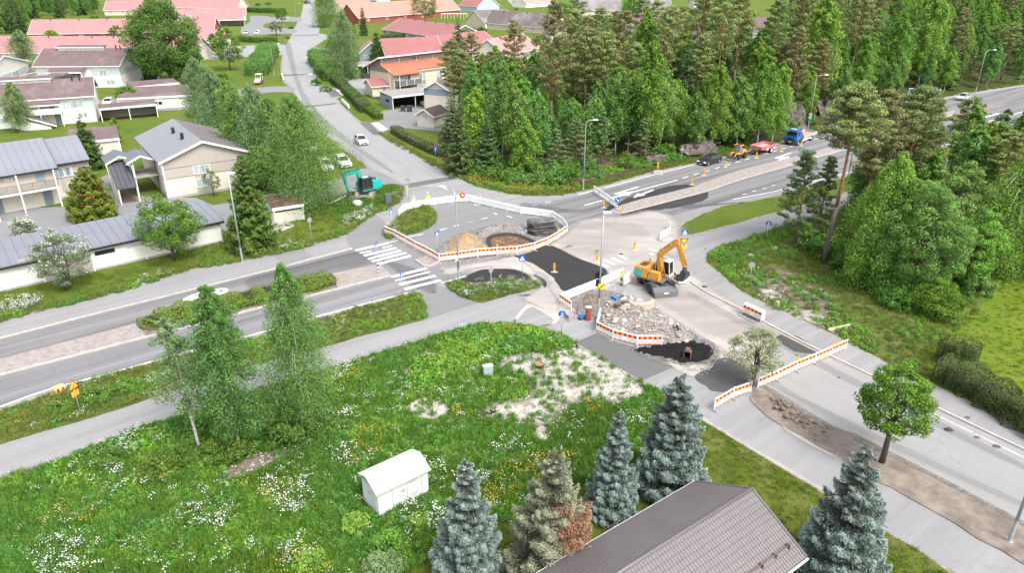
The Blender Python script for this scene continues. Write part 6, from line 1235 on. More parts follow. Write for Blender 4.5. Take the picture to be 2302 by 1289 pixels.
# ---------------------------------------------------------------- vehicles and machines
def paint(name, c): return mat(name, c, .3,.03,1, spec=.6, coat=.6)
CW = paint('white_car_paint', (.74,.75,.76)); CS = paint('silver_car_paint', (.50,.52,.53)); CBK = paint('black_car_paint', (.018,.02,.024)); CBL = paint('dark_blue_paint', (.015,.03,.14)); RIMM = mat('alloy_rim', (.40,.41,.42),.4,.05,4, metal=.5); LIGHTM = mat('headlight_glass', (.62,.64,.66),.15,.1,6); TAILM = mat('tail_light', (.35,.015,.012),.3,.1,5)
def wheel(parent, x, y, r=.31, w=.2, rim=RIMM, side=1):
 mb = MB(); mb.cyl((x, y-w/2, r),(x, y+w/2, r), r, r, 18); t = mb.build('wheel', RUBBER, parent); mb = MB(); s = 1 if y > 0 else -1
 mb.cyl((x, y+s*w/2, r),(x, y+s*(w/2+.012), r), r*.62, r*.58,14); mb.cyl((x, y+s*(w/2+.012), r),(x, y+s*(w/2+.03), r), r*.2, r*.15,8); mb.build('rim', rim, t); return t
def car(f, r_, label, m_, L=4.2, W=1.78, Hh=1.48, suv=False, px=True, rails=False, roof=None):
 F_ = GH(*f) if f[0] > 1450 and f[1] < 380 else G(*f); B_ = GH(*r_) if r_[0] > 1450 and r_[1] < 380 else G(*r_); c_ = (F_+B_)/2; d = F_-B_
 t = thing('car', label, 'car', (c_.x, c_.y, max(c_.z, .03)), math.atan2(d.y, d.x)); h = L/2; g_ = .28 if suv else .2; bl = Hh*.62
 prof = [(-h, g_),(-h-.02, g_+.3),(-h+.04, bl-.02),(-h+.15, bl+.02),(h-1.25, bl+.02),(h-.35, bl-.14),(h-.06, bl-.32),(h, g_+.25),(h-.05, g_)]
 mb = MB(); n = len(prof); vs = []
 for y, k in ((-W/2,1),(-W/2*.80,1.0),(W/2*.80,1),(W/2,1)): 
  for x, z in prof: e = abs(y) > W/2*.9; vs.append((x*(.965 if e else 1), y, z if not e else z - (.035 if z > .5 else 0)))
 mb.add(vs, [tuple(range(n))[::-1], tuple(range(3*n, 4*n))] + [(q*n+i, q*n+(i+1) % n, (q+1)*n+(i+1) % n, (q+1)*n+i) for q in range(3) for i in range(n)]); mb.build('body', m_, t, smooth=False)
 mb = MB(); x0, x1 = -h+.12, h-1.2; fi, ri, sy = .78,.38 if suv else .45,.2; mb.frus(x0,-W/2+.06, x1, W/2-.06, bl, Hh-.05, fi, sy, 0, None, ri); mb.build('windows', GLASSD, t)
 mb = MB(); mb.frus(x0+ri-.04,-W/2+.06+sy-.03, x1-fi+.06, W/2-.06-sy+.03, Hh-.05, Hh, .12,.08); mb.build('roof', roof or m_, t)
 mb = MB()
 for s in (-1,1):
  a_, b_ = (lambda u, z: (u, s*(W/2-.06 - sy*(z-bl)/(Hh-.05-bl) + .008), z)), None
  for (u0, u1) in ((x0, x0+ri),(x1, x1-fi)): mb.tube([a_(u0, bl), a_(u1, Hh-.04)],.045,5)
  for u in (x0+ri+.55, x0+ri+1.35) if L > 3.9 else (x0+ri+.8,): mb.tube([a_(u, bl), a_(u, Hh-.04)],.035,5)
  mb.box(x1-.45, s*(W/2+.02)-.1*(s < 0), bl+.02, x1-.25, s*(W/2+.02)+.1*(s > 0), bl+.16)
  if rails: mb.tube([(x0+ri+.1, s*(W/2-.3), Hh+.04),(x1-fi-.1, s*(W/2-.3), Hh+.04)],.025,5)
 mb.build('pillars', m_, t)
 for s in (-1,1):
  for x in (-h+.78, h-.82):
   a = MB(); a.cyl((x, s*(W/2-.02),.33),(x, s*(W/2+.004),.33),.39,.39,18); a.build('wheel_arch', BLACK, t); wheel(t, x, s*(W/2-.08),.33 if suv else .31)
  MB().frus(h-.32, s*W*.36-.2, h-.0, s*W*.36+.2, bl-.34, bl-.17,.12,.03).build('headlight', LIGHTM, t); MB().box(-h-.03, s*W*.42-.12, bl-.25,-h+.06, s*W*.42+.12, bl-.03).build('tail_light', TAILM, t)
 MB().box(h-.03,-W*.28, g_+.12, h+.012, W*.28, g_+.32).build('grille', BLACK, t); MB().box(h-.0,-.26, g_+.02, h+.02,.26, g_+.12).build('number_plate', S_WHITE, t); MB().box(-h-.04,-.26, bl-.35,-h-.02,.26, bl-.25).build('number_plate', S_WHITE, t)
 return t
car((825,333),(801,314), 'silver hatchback driving down the residential street', CS, 3.9,1.7,1.52); car((786,384),(757,362), 'white off-road car parked on the grass next to the railing', CW, 4.3,1.8,1.65, True, rails=True)
car((742,391),(722,370), 'white car parked half under the birch beside the white off-road car', CW, 4.3,1.8,1.6, True); car((632,428),(668,418), 'dark blue car parked under the birches behind the bin shelter', CBL, 4.5,1.8,1.6, True)
car((1567,375),(1620,360), 'black car first in the queue beside the forest', CBK, 4.6,1.82,1.42); car((1838,301),(1870,291), 'dark car behind the blue truck, mostly hidden by pines', CBK, 4.4,1.8,1.45)
car((2144,230),(2183,219), 'silver-white hatchback on the far road at the upper right', CS, 4.2,1.76,1.55); car((549,80),(559,72), 'left one of the two pale cars in the far car park', CS, 4.4,1.8,1.45); car((573,80),(583,72), 'right one of the two pale cars in the far car park', CW, 4.5,1.8,1.42)
car((949,234),(976,243), 'white estate car standing in the blue-grey carport', CW, 4.5,1.8,1.48); car((238,241),(252,230), 'pale car parked behind the small round tree', CW, 4.4,1.8,1.5); car((345,190),(357,184), 'dark car in the open brown-roofed carport', CBK, 4.4,1.8,1.45)
car((705,350),(697,330), 'grey car hidden behind the broad birch', CS, 4.2,1.8,1.5); car((1535,76),(1552,72), 'dark car seen between the pine stems near the far houses', CBK, 4.4,1.8,1.5)
def pose(seat=False, arms=0):
 """joints of a standing or seated figure, 1.78 m, facing +x"""
 z0 = .0
 if seat: V = {'pel': (0,0,.45), 'sp': (-.02,0,.75), 'ch': (0,0,1.0), 'ne': (.02,0,1.14), 'he': (.04,0,1.24), 'ht': (.04,0,1.36)}; legs = lambda s: [(.02, s*.1,.42),(.42, s*.12,.45),(.45, s*.12,.08),(.58, s*.12,.03)]
 else: V = {'pel': (0,0,.95), 'sp': (.02,0,1.15), 'ch': (.05,0,1.38), 'ne': (.06,0,1.52), 'he': (.09,0,1.62), 'ht': (.10,0,1.75)}; legs = lambda s: [(0, s*.1,.88),(.03 + .05*s, s*.12,.48),(-.02 + .07*s, s*.13,.09),(.14 + .07*s, s*.14,.04)]
 dz = -.5 if seat else 0; c_ = V['ch']
 if arms == 1 or seat: arm = lambda s: [(c_[0], s*.19, c_[2]+.02),(c_[0]+.16, s*.25, c_[2]-.24),(c_[0]+.42, s*.16, c_[2]-.22),(c_[0]+.5, s*.14, c_[2]-.2)]
 else: arm = lambda s: [(c_[0], s*.19, c_[2]+.02),(c_[0]-.02, s*.26, c_[2]-.26),(c_[0]+.08, s*.27, c_[2]-.5),(c_[0]+.11, s*.26, c_[2]-.6)]
 return V, legs, arm
SKIN = mat('skin', (.45,.26,.19),.6,.05,5); HV_Y = mat('hi_vis_yellow', (.62,.80,.10),.7,.06,5); HV_O = mat('hi_vis_orange', (.85,.20,.04),.7,.06,5); TROU = mat('black_work_trousers', (.022,.024,.03),.85,.1,5); REFL = mat('reflective_tape', (.70,.72,.70),.4,.04,5); HELW = mat('white_helmet', (.72,.72,.68),.4,.03,5)
def person(p, rz, label, jacket=HV_Y, seat=False, arms=0, helmet=HELW, sc=1.0, trouser=TROU):
 V, legs, arm = pose(seat, arms); vs = []; es = []; rad = []
 def chain(pts, rs, start=None):
  k = start
  for q, r_ in zip(pts, rs):
   vs.append(q); rad.append(r_); i = len(vs)-1
   if k is not None: es.append((k, i))
   k = i
  return k
 chain([V['pel'], V['sp'], V['ch'], V['ne'], V['he'], V['ht']],[.15,.145,.17,.062,.095,.085])
 for s in (-1,1): chain(legs(s),[.105,.075,.055,.05],0); chain(arm(s),[.075,.052,.042,.04],2)
 n0 = len(vs)
 for s in (-1,1):   # fingers and thumb rooted in each palm
  w = Vector(arm(s)[-1]); d = (w - Vector(arm(s)[-2])).normalized(); sd_ = Vector((0,1,0)) if abs(d.y) < .8 else Vector((1,0,0)); k0 = len(vs) - 0
  pi_ = (10 if s == -1 else 18) - 1
  base = [i for i, v in enumerate(vs) if (Vector(v)-w).length < 1e-6][0]
  for q in (-1.5,-.5,.5,1.5): chain([tuple(w + d*.05 + sd_*.018*q), tuple(w + d*(.085 - .006*abs(q)) + sd_*.02*q + Vector((0,0,-.01)))],[.010,.008], base)
  chain([tuple(w + d*.02 + sd_*.04*s*-1), tuple(w + d*.05 + sd_*.055*s*-1)],[.011,.009], base)
 me = bpy.data.meshes.new('person'); me.from_pydata(vs, es, []); o = bpy.data.objects.new('person', me); COL.objects.link(o)
 sk = o.modifiers.new('skin', 'SKIN'); sk.use_smooth_shade = True
 if not me.skin_vertices: me.skin_vertices.new() if hasattr(me.skin_vertices, 'new') else None
 for i, sv in enumerate(me.skin_vertices[0].data): sv.radius = (rad[i], rad[i]); sv.use_root = (i == 0)
 sb = o.modifiers.new('sub', 'SUBSURF'); sb.levels = sb.render_levels = 1
 bpy.context.view_layer.update(); m2 = bpy.data.meshes.new_from_object(o.evaluated_get(bpy.context.evaluated_depsgraph_get())); o.modifiers.clear(); o.data = m2; m2.materials.clear()
 for m_ in (SKIN, jacket, trouser, REFL, BLACK): m2.materials.append(m_)
 zw, zn, kz, fz = (.45,1.1,.2,.08) if seat else (.93,1.47,.42,.10); hx = Vector(arm(1)[-1])
 for f in m2.polygons:
  c_ = f.center; hand = min((c_ - Vector(arm(s)[-1])).length for s in (-1,1)) < .10
  i = 0 if (c_.z > zn and abs(c_.y) < .13) or hand else 1 if (c_.z > zw or (abs(c_.y) > .2 and c_.z > zw-.4)) else 4 if c_.z < fz else 2
  if not seat and i == 2 and (abs(c_.z-.34) < .045 or abs(c_.z-.52) < .035): i = 3
  if i == 1 and abs(c_.y) < .2 and abs(c_.z-(zw+.14)) < .03: i = 3
  f.material_index = i
 o.location = p; o.rotation_euler.z = rz; o.scale = (sc, sc, sc); tag(o, label, 'person'); h_ = V['ht']
 mb = MB(); mb.ball((h_[0]-.015,0, h_[2]-.03),(.125,.115,.10),12,8); mb.cyl((h_[0]+.0,0, h_[2]-.045),(h_[0],0, h_[2]-.03),.145,.13,14); mb.build('helmet', helmet, o, smooth=True)
 f = MB()
 for s in (-1,1): f.ball((V['he'][0]+.088, s*.032, V['he'][2]+.0),(.012,.014,.009),6,4,1); f.ball((V['he'][0], s*.092, V['he'][2]),(.02,.012,.03),6,4,0)
 f.add([(V['he'][0]+.085,-.014, V['he'][2]-.03),(V['he'][0]+.085,.014, V['he'][2]-.03),(V['he'][0]+.085,0, V['he'][2]+.02),(V['he'][0]+.118,0, V['he'][2]-.028)],[(0,3,2),(1,2,3),(0,1,3)],0); f.box(V['he'][0]+.075,-.024, V['he'][2]-.055, V['he'][0]+.093,.024, V['he'][2]-.047,2); f.build('face', [SKIN, BLACK, mat('lips', (.35,.13,.11))], o)
 return o
person(G(1396,642), R(12), 'worker in yellow jacket and dark trousers holding a white panel upright', arms=1); wp = G(1402,645)
t = barrier(wp, wp + Vector((.5,.55,0)), 'white panel held upright by the standing worker', False, False); t.rotation_euler = (0, R(-4), R(40)); t.scale = (.55,1,1.35)
person(G(963,461), R(-90), 'worker in a black and yellow vest standing behind the white barrier arc', arms=0); person(G(931,469), R(-60), 'worker in a pale yellow jacket at the left part of the white barrier arc', mat('pale_hi_vis', (.62,.74,.42),.7))
E_OR = mat('excavator_yellow', (.54,.26,.045),.5,.15,3, spec=.4, col2=(.40,.21,.06), f2=.58); E_TEAL = mat('excavator_teal', (.01,.36,.31),.42,.07,2, spec=.4); E_DK = mat('machine_dark_grey', (.055,.058,.062),.6,.15,3); E_GR = mat('machine_grey', (.13,.135,.14),.6,.15,3); MUD = mat('dusty_track', (.30,.26,.23),.9,.2,4, bump=.5); CHR = mat('piston_rod', (.5,.5,.5),.25,.03,3, metal=.7)
def bar(mb, p, q, w, h0, h1, mi=0):
 """box beam in the xz plane from p to q, width w across, depth h0 to h1"""
 p = Vector(p); q = Vector(q); d = (q-p).normalized(); n = d.cross(Vector((0,1,0))).normalized(); mb.ext([p + n*h0/2, q + n*h1/2, q - n*h1/2, p - n*h0/2],(0, w, 0), mi)
def excavator(pos, label, m_, hd, track_hd, boom, tracks, cabm, cabside=1, driver=True, tank=True):
 t = thing('excavator', label, 'excavator', pos, hd); a = track_hd - hd; Rz = Matrix.Rotation(a, 4, 'Z'); bz = 1.15
 if tracks:
  for s in (-1,1):
   n = 10; L2, hh, w = 1.75,.42,.5; pr = [(math.cos(q)*hh + (L2-hh if math.cos(q) > 0 else -(L2-hh)), math.sin(q)*hh + hh) for q in [2*math.pi*(k+.5)/16 for k in range(16)]]; mb = MB(); mb.ext([(x, s*1.0 - w/2, z) for x, z in pr],(0, w, 0),0, Rz); tr = mb.build('track', MUD, t)
   shoes = MB()
   for k in range(20): x = -L2+.35 + k*(2*L2-.7)/19; shoes.box(x-.05, s*1.0-w/2-.02,2*hh-.01, x+.05, s*1.0+w/2+.02,2*hh+.03,0, Rz); shoes.box(x-.05, s*1.0-w/2-.02,-.02, x+.05, s*1.0+w/2+.02,.015,0, Rz)
   shoes.build('track_shoes', MUD, tr)
  mb = MB(); mb.box(-.9,-.8,.35,.9,.8,.85,0, Rz); mb.cyl((0,0,.8),(0,0, bz),.6,.6,20); mb.build('undercarriage', E_GR, t)
  mb = MB(); n = 8; arch = [(1.75+.0,-1.25 + 2.5*k/n, .15 + .25*math.sin(math.pi*k/n)) for k in range(n+1)]; mb.v = []; mb.ext([(1.75, y, z) for x, y, z in arch] + [(1.75, y, z+.35) for x, y, z in arch[::-1]],(.12,0,0),0, Rz); mb.build('dozer_blade', MUD, t)
 else:
  mb = MB(); mb.box(-1.9,-.45,.55,1.9,.45,.95,0, Rz); mb.box(-1.3,-1.15,.5,1.1,-.5,.78,0, Rz); mb.box(-1.3,.5,.5,1.1,1.15,.78,0, Rz); mb.cyl((0,0,.9),(0,0, bz),.6,.6,20); mb.build('chassis', E_DK, t)
  for x in (-1.3,1.3):
   for s in (-1,1):
    c_ = Rz @ Vector((x, s*1.02,.52)); ax = Rz.to_3x3() @ Vector((0,.26,0)); mb = MB(); mb.cyl(c_ - ax, c_ + ax, .52,.52,22); w = mb.build('wheel', RUBBER, t); mb = MB(); mb.cyl(c_ + ax*s, c_ + ax*s*1.08,.27,.24,14); mb.build('rim', E_DK, w)
    mb = MB(); mb.ext([(x-.6, s*1.02-.28,1.02),(x-.35, s*1.02-.28,1.14),(x+.35, s*1.02-.28,1.14),(x+.6, s*1.02-.28,1.02),(x+.6, s*1.02-.28,.98),(x-.6, s*1.02-.28,.98)],(0,.56,0),0, Rz); mb.build('mudguard', E_DK, t)
  mb = MB(); mb.ext([(1.9,-1.25,.35),(2.5,-1.25,.10),(2.65,-1.25,.10),(2.6,-1.25,.62),(1.95,-1.25,.92),(1.2,-1.25,.95),(1.2,-1.25,.85)],(0,2.5,0),0, Rz); mb.build('support_blade', E_GR, t); mb = MB(); mb.box(2.6,-.25,.38,2.62,.25,.56,0, Rz); mb.build('number_plate', S_WHITE, t); mb = MB(); mb.box(-2.5,-1.15,.35,-2.1,1.15,.6,0, Rz); mb.build('rear_outrigger', E_GR, t)
 s = cabside; MB().box(-1.75,-1.25, bz, 1.3,1.25, bz+.14).build('deck', E_GR if not tracks else m_, t)
 MB().frus(-2.05,-1.22,-.45,1.22, bz+.14, bz+1.15,.1,.12).build('engine_cover', m_, t, bevel=.05); MB().box(-1.6,-.6, bz+1.152,-1.0,.3, bz+1.26).build('grille', E_DK, t); mb = MB(); mb.cyl((-1.2,.7, bz+1.1),(-1.2,.7, bz+1.55),.06,.05,8); mb.build('exhaust', E_DK, t)
 MB().frus(-.4,-s*1.22 if s > 0 else .5,.9,-s*.5 if s > 0 else 1.22, bz+.14, bz+.95,.12,.06).build('tank_box', m_, t, bevel=.04); MB().box(-1.9,-s*1.235-.004, bz+.3,-1.0,-s*1.235+.004, bz+.9).build('side_decal', mat('decal_teal', (.05,.40,.42),.5), t) if not tracks else None
 y0, y1 = (.3,1.22) if s > 0 else (-1.22,-.3); mb = MB(); mb.frus(-.35, y0+.04,1.3, y1-.04, bz+.18, bz+1.75,.16,.03,0, None, .05); mb.build('cab_glass', GLASSD, t)
 mb = MB(); c0 = [(-.35, y0),(1.3, y0),(1.3, y1),(-.35, y1)]; c1 = [(-.3, y0+.03),(1.14, y0+.03),(1.14, y1-.03),(-.3, y1-.03)]
 for (a0, a1) in zip(c0, c1): mb.tube([(a0[0], a0[1], bz+.15),(a1[0], a1[1], bz+1.78)],.05,5)
 mb.box(-.38, y0, bz+.14,1.33, y1, bz+.42); mb.frus(-.35, y0-.01,1.2, y1+.01, bz+1.75, bz+1.88,.08,.06); mb.tube([(.45, y1-.01, bz+.2),(.45, y1-.03, bz+1.76)],.04,5); mb.build('cab_frame', cabm, t); MB().box(.1, y0+.15, bz+1.89,.9, y1-.15, bz+1.905).build('roof_hatch', GLASS if not tracks else S_WHITE, t)
 if not tracks: MB().box(-.3, y0-.01, bz+.06,1.35, y1+.02, bz+.2).build('cab_sill', m_, t)
 P_ = [Vector((x, 0, z)) for x, z in boom]; yb = -.2*s; mb = MB(); 
 for k, (h0, h1) in enumerate(((.42,.62),(.62,.38))): bar(mb, P_[k] + Vector((0, yb-.17,0)), P_[k+1] + Vector((0, yb-.17,0)),.34, h0, h1)
 mb.build('boom', m_, t, bevel=.02); mb = MB(); bar(mb, P_[2] + Vector((0, yb-.14,.0)) + (P_[2]-P_[3]).normalized()*.35, P_[3] + Vector((0, yb-.14,0)),.28,.46,.26); mb.build('stick', m_, t, bevel=.02)
 cy = MB(); 
 for dy in (-.3,.14): cy.tube([(.95, yb+dy+.08, bz+.35), tuple((P_[1]*.85 + Vector((.1, yb+dy+.08,.3)) + P_[0]*.15) - Vector((0,0,.2)))],.06,6)
 cy.tube([tuple(P_[1].lerp(P_[2],.2) + Vector((0, yb, .42))), tuple(P_[2] + (P_[2]-P_[3]).normalized()*.4 + Vector((0, yb, 0)))],.08,6); cy.tube([tuple(P_[2].lerp(P_[3],.1) + Vector((.28, yb, .1))), tuple(P_[3] + Vector((.2, yb, .25)))],.07,6); cy.build('cylinders', m_, t, smooth=True)
 ho = MB(); ho.tube([tuple(P_[1] + Vector((-.2, yb+.2,.3))), tuple(P_[1].lerp(P_[2],.5) + Vector((0, yb+.24,.45))), tuple(P_[2] + Vector((.1, yb+.22,.2))), tuple(P_[2].lerp(P_[3],.6) + Vector((.25, yb+.2,0)))],.04,5); ho.build('hoses', BLACK, t)
 q = P_[3]; mb = MB(); mb.cyl((q.x, yb, q.z),(q.x+.05, yb, q.z-.42),.2,.26,12); mb.box(q.x-.28, yb-.3, q.z-.62, q.x+.32, yb+.3, q.z-.42); mb.build('tilt_coupler', E_DK, t)
 mb = MB(); pr = [(.35,0),(.42,-.35),(.2,-.72),(-.35,-.82),(-.75,-.62),(-.4,-.62),(.1,-.5),(.22,-.2)]; mb.ext([(q.x+x, yb-.55, q.z-.6+z) for x, z in [(.35,0),(.42,-.35),(.2,-.72),(-.35,-.82),(-.75,-.62),(-.35,-.02)]],(0,.03,0)); mb.ext([(q.x+x, yb+.52, q.z-.6+z) for x, z in [(.35,0),(.42,-.35),(.2,-.72),(-.35,-.82),(-.75,-.62),(-.35,-.02)]],(0,.03,0)); mb.ext([(q.x+x, yb-.52, q.z-.6+z) for x, z in pr],(0,1.04,0)); mb.build('bucket', CB_ if tracks else E_DK, t)
 if driver: c_ = t.matrix_world; o = pos + Matrix.Rotation(hd, 3, 'Z') @ Vector((.25,(y0+y1)/2, bz+.12)); person(o, hd, 'driver in a yellow vest seated in the cab of the ' + ('turquoise' if tracks else 'orange') + ' excavator', seat=True, helmet=BLACK)
 return t
ex = excavator(G(1473,646), 'orange wheeled excavator with a white cab lifting its bucket over the kerb', E_OR, R(-38), R(-76),[(.55,1.5),(.3,3.8),(2.05,5.45),(3.05,3.1)], False, S_WHITE)
excavator(G(824,441), 'turquoise tracked excavator on the grass with its bucket on the ground', E_TEAL, R(-136), R(-92),[(.5,1.5),(.9,3.7),(3.3,3.75),(2.7,1.3)], True, E_DK, driver=False)
def roadveh(f, r_): F_ = G(*f); B_ = G(*r_); d = F_-B_; c_ = (F_+B_)/2; return Vector((c_.x, c_.y, .03)), math.atan2(d.y, d.x), d.length
p_, a_, l_ = roadveh((1764,331),(1829,308)); TB = paint('truck_blue', (.015,.14,.55)); t = thing('flatbed_truck', 'blue flatbed truck with a folded crane behind its cab', 'truck', p_, a_); h = 3.9
MB().box(-h, -.45,.65, h-.3,.45,.92).build('chassis', E_DK, t); MB().frus(h-1.75,-1.15, h, 1.15,.95,2.75,.12,.03,0, None, .0).build('cab', TB, t, bevel=.06); MB().box(h-.14,-1.0,1.75, h-.02,1.0,2.5,0, Matrix.Translation((0,0,0))).build('windscreen', GLASSD, t)
for s in (-1,1): MB().box(h-1.1, s*1.14-.02,1.75, h-.4, s*1.14+.02,2.45).build('side_window', GLASSD, t); MB().box(h-.1, s*.85-.18,.62, h+.06, s*.85+.18,.85).build('headlight', LIGHTM, t); MB().box(-.2, s*1.1-.1,.5,1.3, s*1.1+.1,.95).build('side_box', LAMPW, t); MB().box(-2.0, s*1.1-.06,.55,-.25, s*1.1+.06,.8).build('side_guard', LAMPW, t)
MB().box(h-.3,-1.15,.5, h+.08,1.15,.95).build('bumper', E_DK, t); MB().box(h+.001,-.6,1.0, h+.03,.6,1.35).build('grille', BLACK, t); MB().box(h+.09,-.26,.6, h+.11,.26,.72).build('number_plate', S_WHITE, t); MB().box(h-1.0,-.5,2.78, h-.7,.5,2.88).build('roof_light_bar', S_WHITE, t); MB().frus(h-.25,-1.1, h+.2,1.1,2.5,2.66,.05).build('sun_visor', E_DK, t)
for x in (-2.3, h-.95):
 for s in (-1,1): wheel(t, x, s*.98,.48,.3, RIMM)
cr = MB(); cr.box(1.35,-.5,.95,1.95,.5,1.5); cr.cyl((1.65,0,1.4),(1.65,0,2.6),.18,.16,10); cr.tube([(1.65,0,2.6),(1.65,-1.0,2.0),(1.7,-.9,1.2)],.14,6); cr.tube([(1.65,.1,2.5),(1.6,1.0,1.9),(1.6,.8,1.3)],.12,6); cr.build('crane', E_DK, t)
MB().box(-h-.3,-1.2,1.0,1.2,1.2,1.12).build('bed_floor', mat('bed_plywood', (.42,.27,.18),.85,.1,3), t); LG = mat('bed_side_grey', (.40,.40,.41),.6,.06,2)
for (q0, q1, q2, q3) in ((-h-.3,-1.24,1.2,-1.205),(-h-.3,1.205,1.2,1.24),(-h-.34,-1.2,-h-.3,1.2),(1.2,-1.2,1.24,1.2)): MB().box(q0, q1,1.0, q2, q3,1.6).build('side_board', LG, t)
person(p_ + Matrix.Rotation(a_, 3, 'Z') @ Vector((h-1.1,.5,1.0)), a_, 'driver in an orange vest in the blue truck', HV_O, True, helmet=BLACK)
p_, a_, l_ = roadveh((1692,350),(1733,338)); RP = mat('trailer_red', (.50,.11,.14),.6,.12,2, col2=(.55,.25,.26)); t = thing('trailer', 'red tipping trailer hitched behind the yellow loader', 'trailer', p_, a_)
MB().box(-2.2,-1.1,.95,2.2,1.1,1.05).build('bed_floor', mat('dusty_bed', (.48,.37,.30),.9,.15,2), t)
for (q0, q1, q2, q3) in ((-2.2,-1.15,2.2,-1.105),(-2.2,1.105,2.2,1.15),(-2.25,-1.1,-2.205,1.1),(2.205,-1.1,2.25,1.1)): MB().box(q0, q1,.95, q2, q3,1.55).build('side_board', RP, t)
MB().box(-1.9,-.4,.72,2.9,.4,.94).build('frame', E_DK, t); mb = MB(); mb.tube([(2.2,.35,.8),(3.5,0,.65)],.06,6); mb.tube([(2.2,-.35,.8),(3.5,0,.65)],.06,6); mb.build('drawbar', E_DK, t)
for s in (-1,1): wheel(t, -1.1, s*.95,.48,.34, LAMPW)
p_, a_, l_ = roadveh((1640,362),(1678,350)); t = thing('wheel_loader', 'small yellow wheel loader with a grey front bucket and roofed cab', 'loader', p_, a_); YL = mat('loader_orange', (.72,.34,.03),.5,.08,2)
for x in (-.95,.95):
 for s in (-1,1): wheel(t, x, s*.62,.5,.38, E_DK)
MB().frus(-1.7,-.5,-.35,.5,.6,1.35,.1).build('engine_cover', YL, t, bevel=.04); MB().box(-.35,-.45,.45,1.2,.45,.85).build('frame', E_DK, t); MB().frus(-.3,-.5,.75,.5,.85,2.2,.1,.08).build('cab_glass', GLASS, t); MB().box(-.35,-.4,2.24,.85,.4,2.30).build('cab_roof', E_DK, t)
for s in (-1,1): MB().box(-.38, s*.52-.1,2.22,.88, s*.52+.1,2.32).build('roof_side', YL, t); mb = MB(); mb.tube([(.75, s*.4,1.1),(1.5, s*.4,1.0),(2.0, s*.4,.5)],.09,6); mb.build('lift_arm', YL, t); MB().box(.5, s*.62-.2,.98,1.4, s*.62+.2,1.06).build('mudguard', YL, t); mb = MB(); mb.tube([(-.3, s*.48,.85),(-.25, s*.44,2.2)],.04,5); mb.tube([(.75, s*.48,.85),(.65, s*.44,2.2)],.04,5); mb.build('cab_posts', E_DK, t)
mb = MB(); pr = [(2.0,.12),(2.0,.75),(2.12,.75),(2.14,.25),(2.75,.12),(2.75,.06),(2.05,.06)]; mb.ext([(x, -1.0, z) for x, z in pr],(0,2.0,0)); [mb.ext([(2.0, y, .12),(2.05, y, .75),(2.75, y, .1)],(0,.03,0)) for y in (-1.0,.97)]; mb.build('bucket', E_GR, t)
person(p_ + Matrix.Rotation(a_, 3, 'Z') @ Vector((.05,0,.75)), a_, 'driver in an orange vest on the yellow loader', HV_O, True, helmet=BLACK)
t = thing('road_roller', 'small white and red road roller parked on the lawn', 'roller', G(583,189), R(-93)); RW = mat('roller_white', (.72,.70,.64),.5,.05,2)
for x in (-1.0,1.0): mb = MB(); mb.cyl((x, -.75,.5),(x, .75,.5),.5,.5,20); mb.build('drum', E_GR, t)
MB().frus(.2,-.7,1.7,.7,.75,1.55,.2).build('engine_cover', RW, t, bevel=.05); MB().box(.3,-.78,.45,1.65,.78,.85).build('red_frame', mat('roller_red', (.6,.10,.04),.5), t); MB().box(-1.6,-.7,.6,.2,.7,1.0).build('platform', E_DK, t); MB().box(-1.2,-.75,2.5,.4,.75,2.62).build('canopy', mat('roller_roof', (.70,.60,.45),.6), t); MB().box(1.2,-.4,1.56,1.35,.4,1.58).build('grille', BLACK, t)
for x in (-1.1,.3):
 for y in (-.65,.65): MB().box(x-.04, y-.04,1.0, x+.04, y+.04,2.5).build('canopy_post', RW, t)
def binn(px, py, label, m_=None, lid=None, rz=0, h=1.1, w=.6):
 t = thing('waste_bin', label, 'bin', G(px, py), rz); MB().frus(-w/2+.0,-w/2, w/2, w/2,.06, h-.08,-.05).build('body', m_ or E_DK, t); MB().box(-w/2-.06,-w/2-.06, h-.075, w/2+.06, w/2+.06, h).build('lid', lid or m_ or E_DK, t)
binn(610,482, 'dark bin with a yellow lid beside the bin shelter', E_DK, mat('bin_lid_yellow', (.66,.58,.22),.6)); binn(921,251, 'dark wheeled bin in the left bay of the blue-grey carport', h=1.3, w=1.0); binn(906,250, 'darker bin at the very left in the blue-grey carport', h=1.2, w=.8); binn(816,176, 'black bin on the left in the open carport', h=1.3, w=1.1); binn(828,176, 'black bin on the right in the open carport', h=1.3, w=1.1)
sheet('concrete_pad', [(596,520),(607,497),(636,497),(662,506),(645,516),(612,527)],.034, mat('pale_concrete_pad', (.42,.39,.37),.9,.1,1))
mb = MB(); mb.tube([(0,0,.9),(-2.2,-.9,.1)],.05,6); mb.tube([(.1,.2,.9),(-1.9,-1.2,.1)],.05,6); tag(mb.build('white_pipes', S_WHITE, None, G(777,455)), 'two white pipes leaning beside the bucket of the turquoise excavator', 'pipes')
blob('boulder', 'pale boulder beside the bucket of the turquoise excavator', 'boulder', G(803,461) + Vector((0,0,.25)),(.8,.6,.5), ROCKG, 12, facet=True); blob('boulder', 'single pale stone on the left part of the bare meadow soil', 'boulder', G(1028,916) + Vector((0,0,.1)),(.35,.28,.2), ROCKG, 5, facet=True)
q_ = G(148,876) - G(122,886); t = thing('road_block', 'yellow block with red squares lying at the kerb on the lower left', 'road block', G(122,886), math.atan2(q_.y, q_.x)); l_ = q_.length; MB().frus(0,-.3, l_, .3,0,.5,.06).build('body', mat('pale_yellow_plastic', (.72,.56,.20),.6,.06,2), t)
for k in (.18,.62): MB().box(l_*k, -.31,.1, l_*k+l_*.2,-.285,.42).build('red_square', S_RED, t)
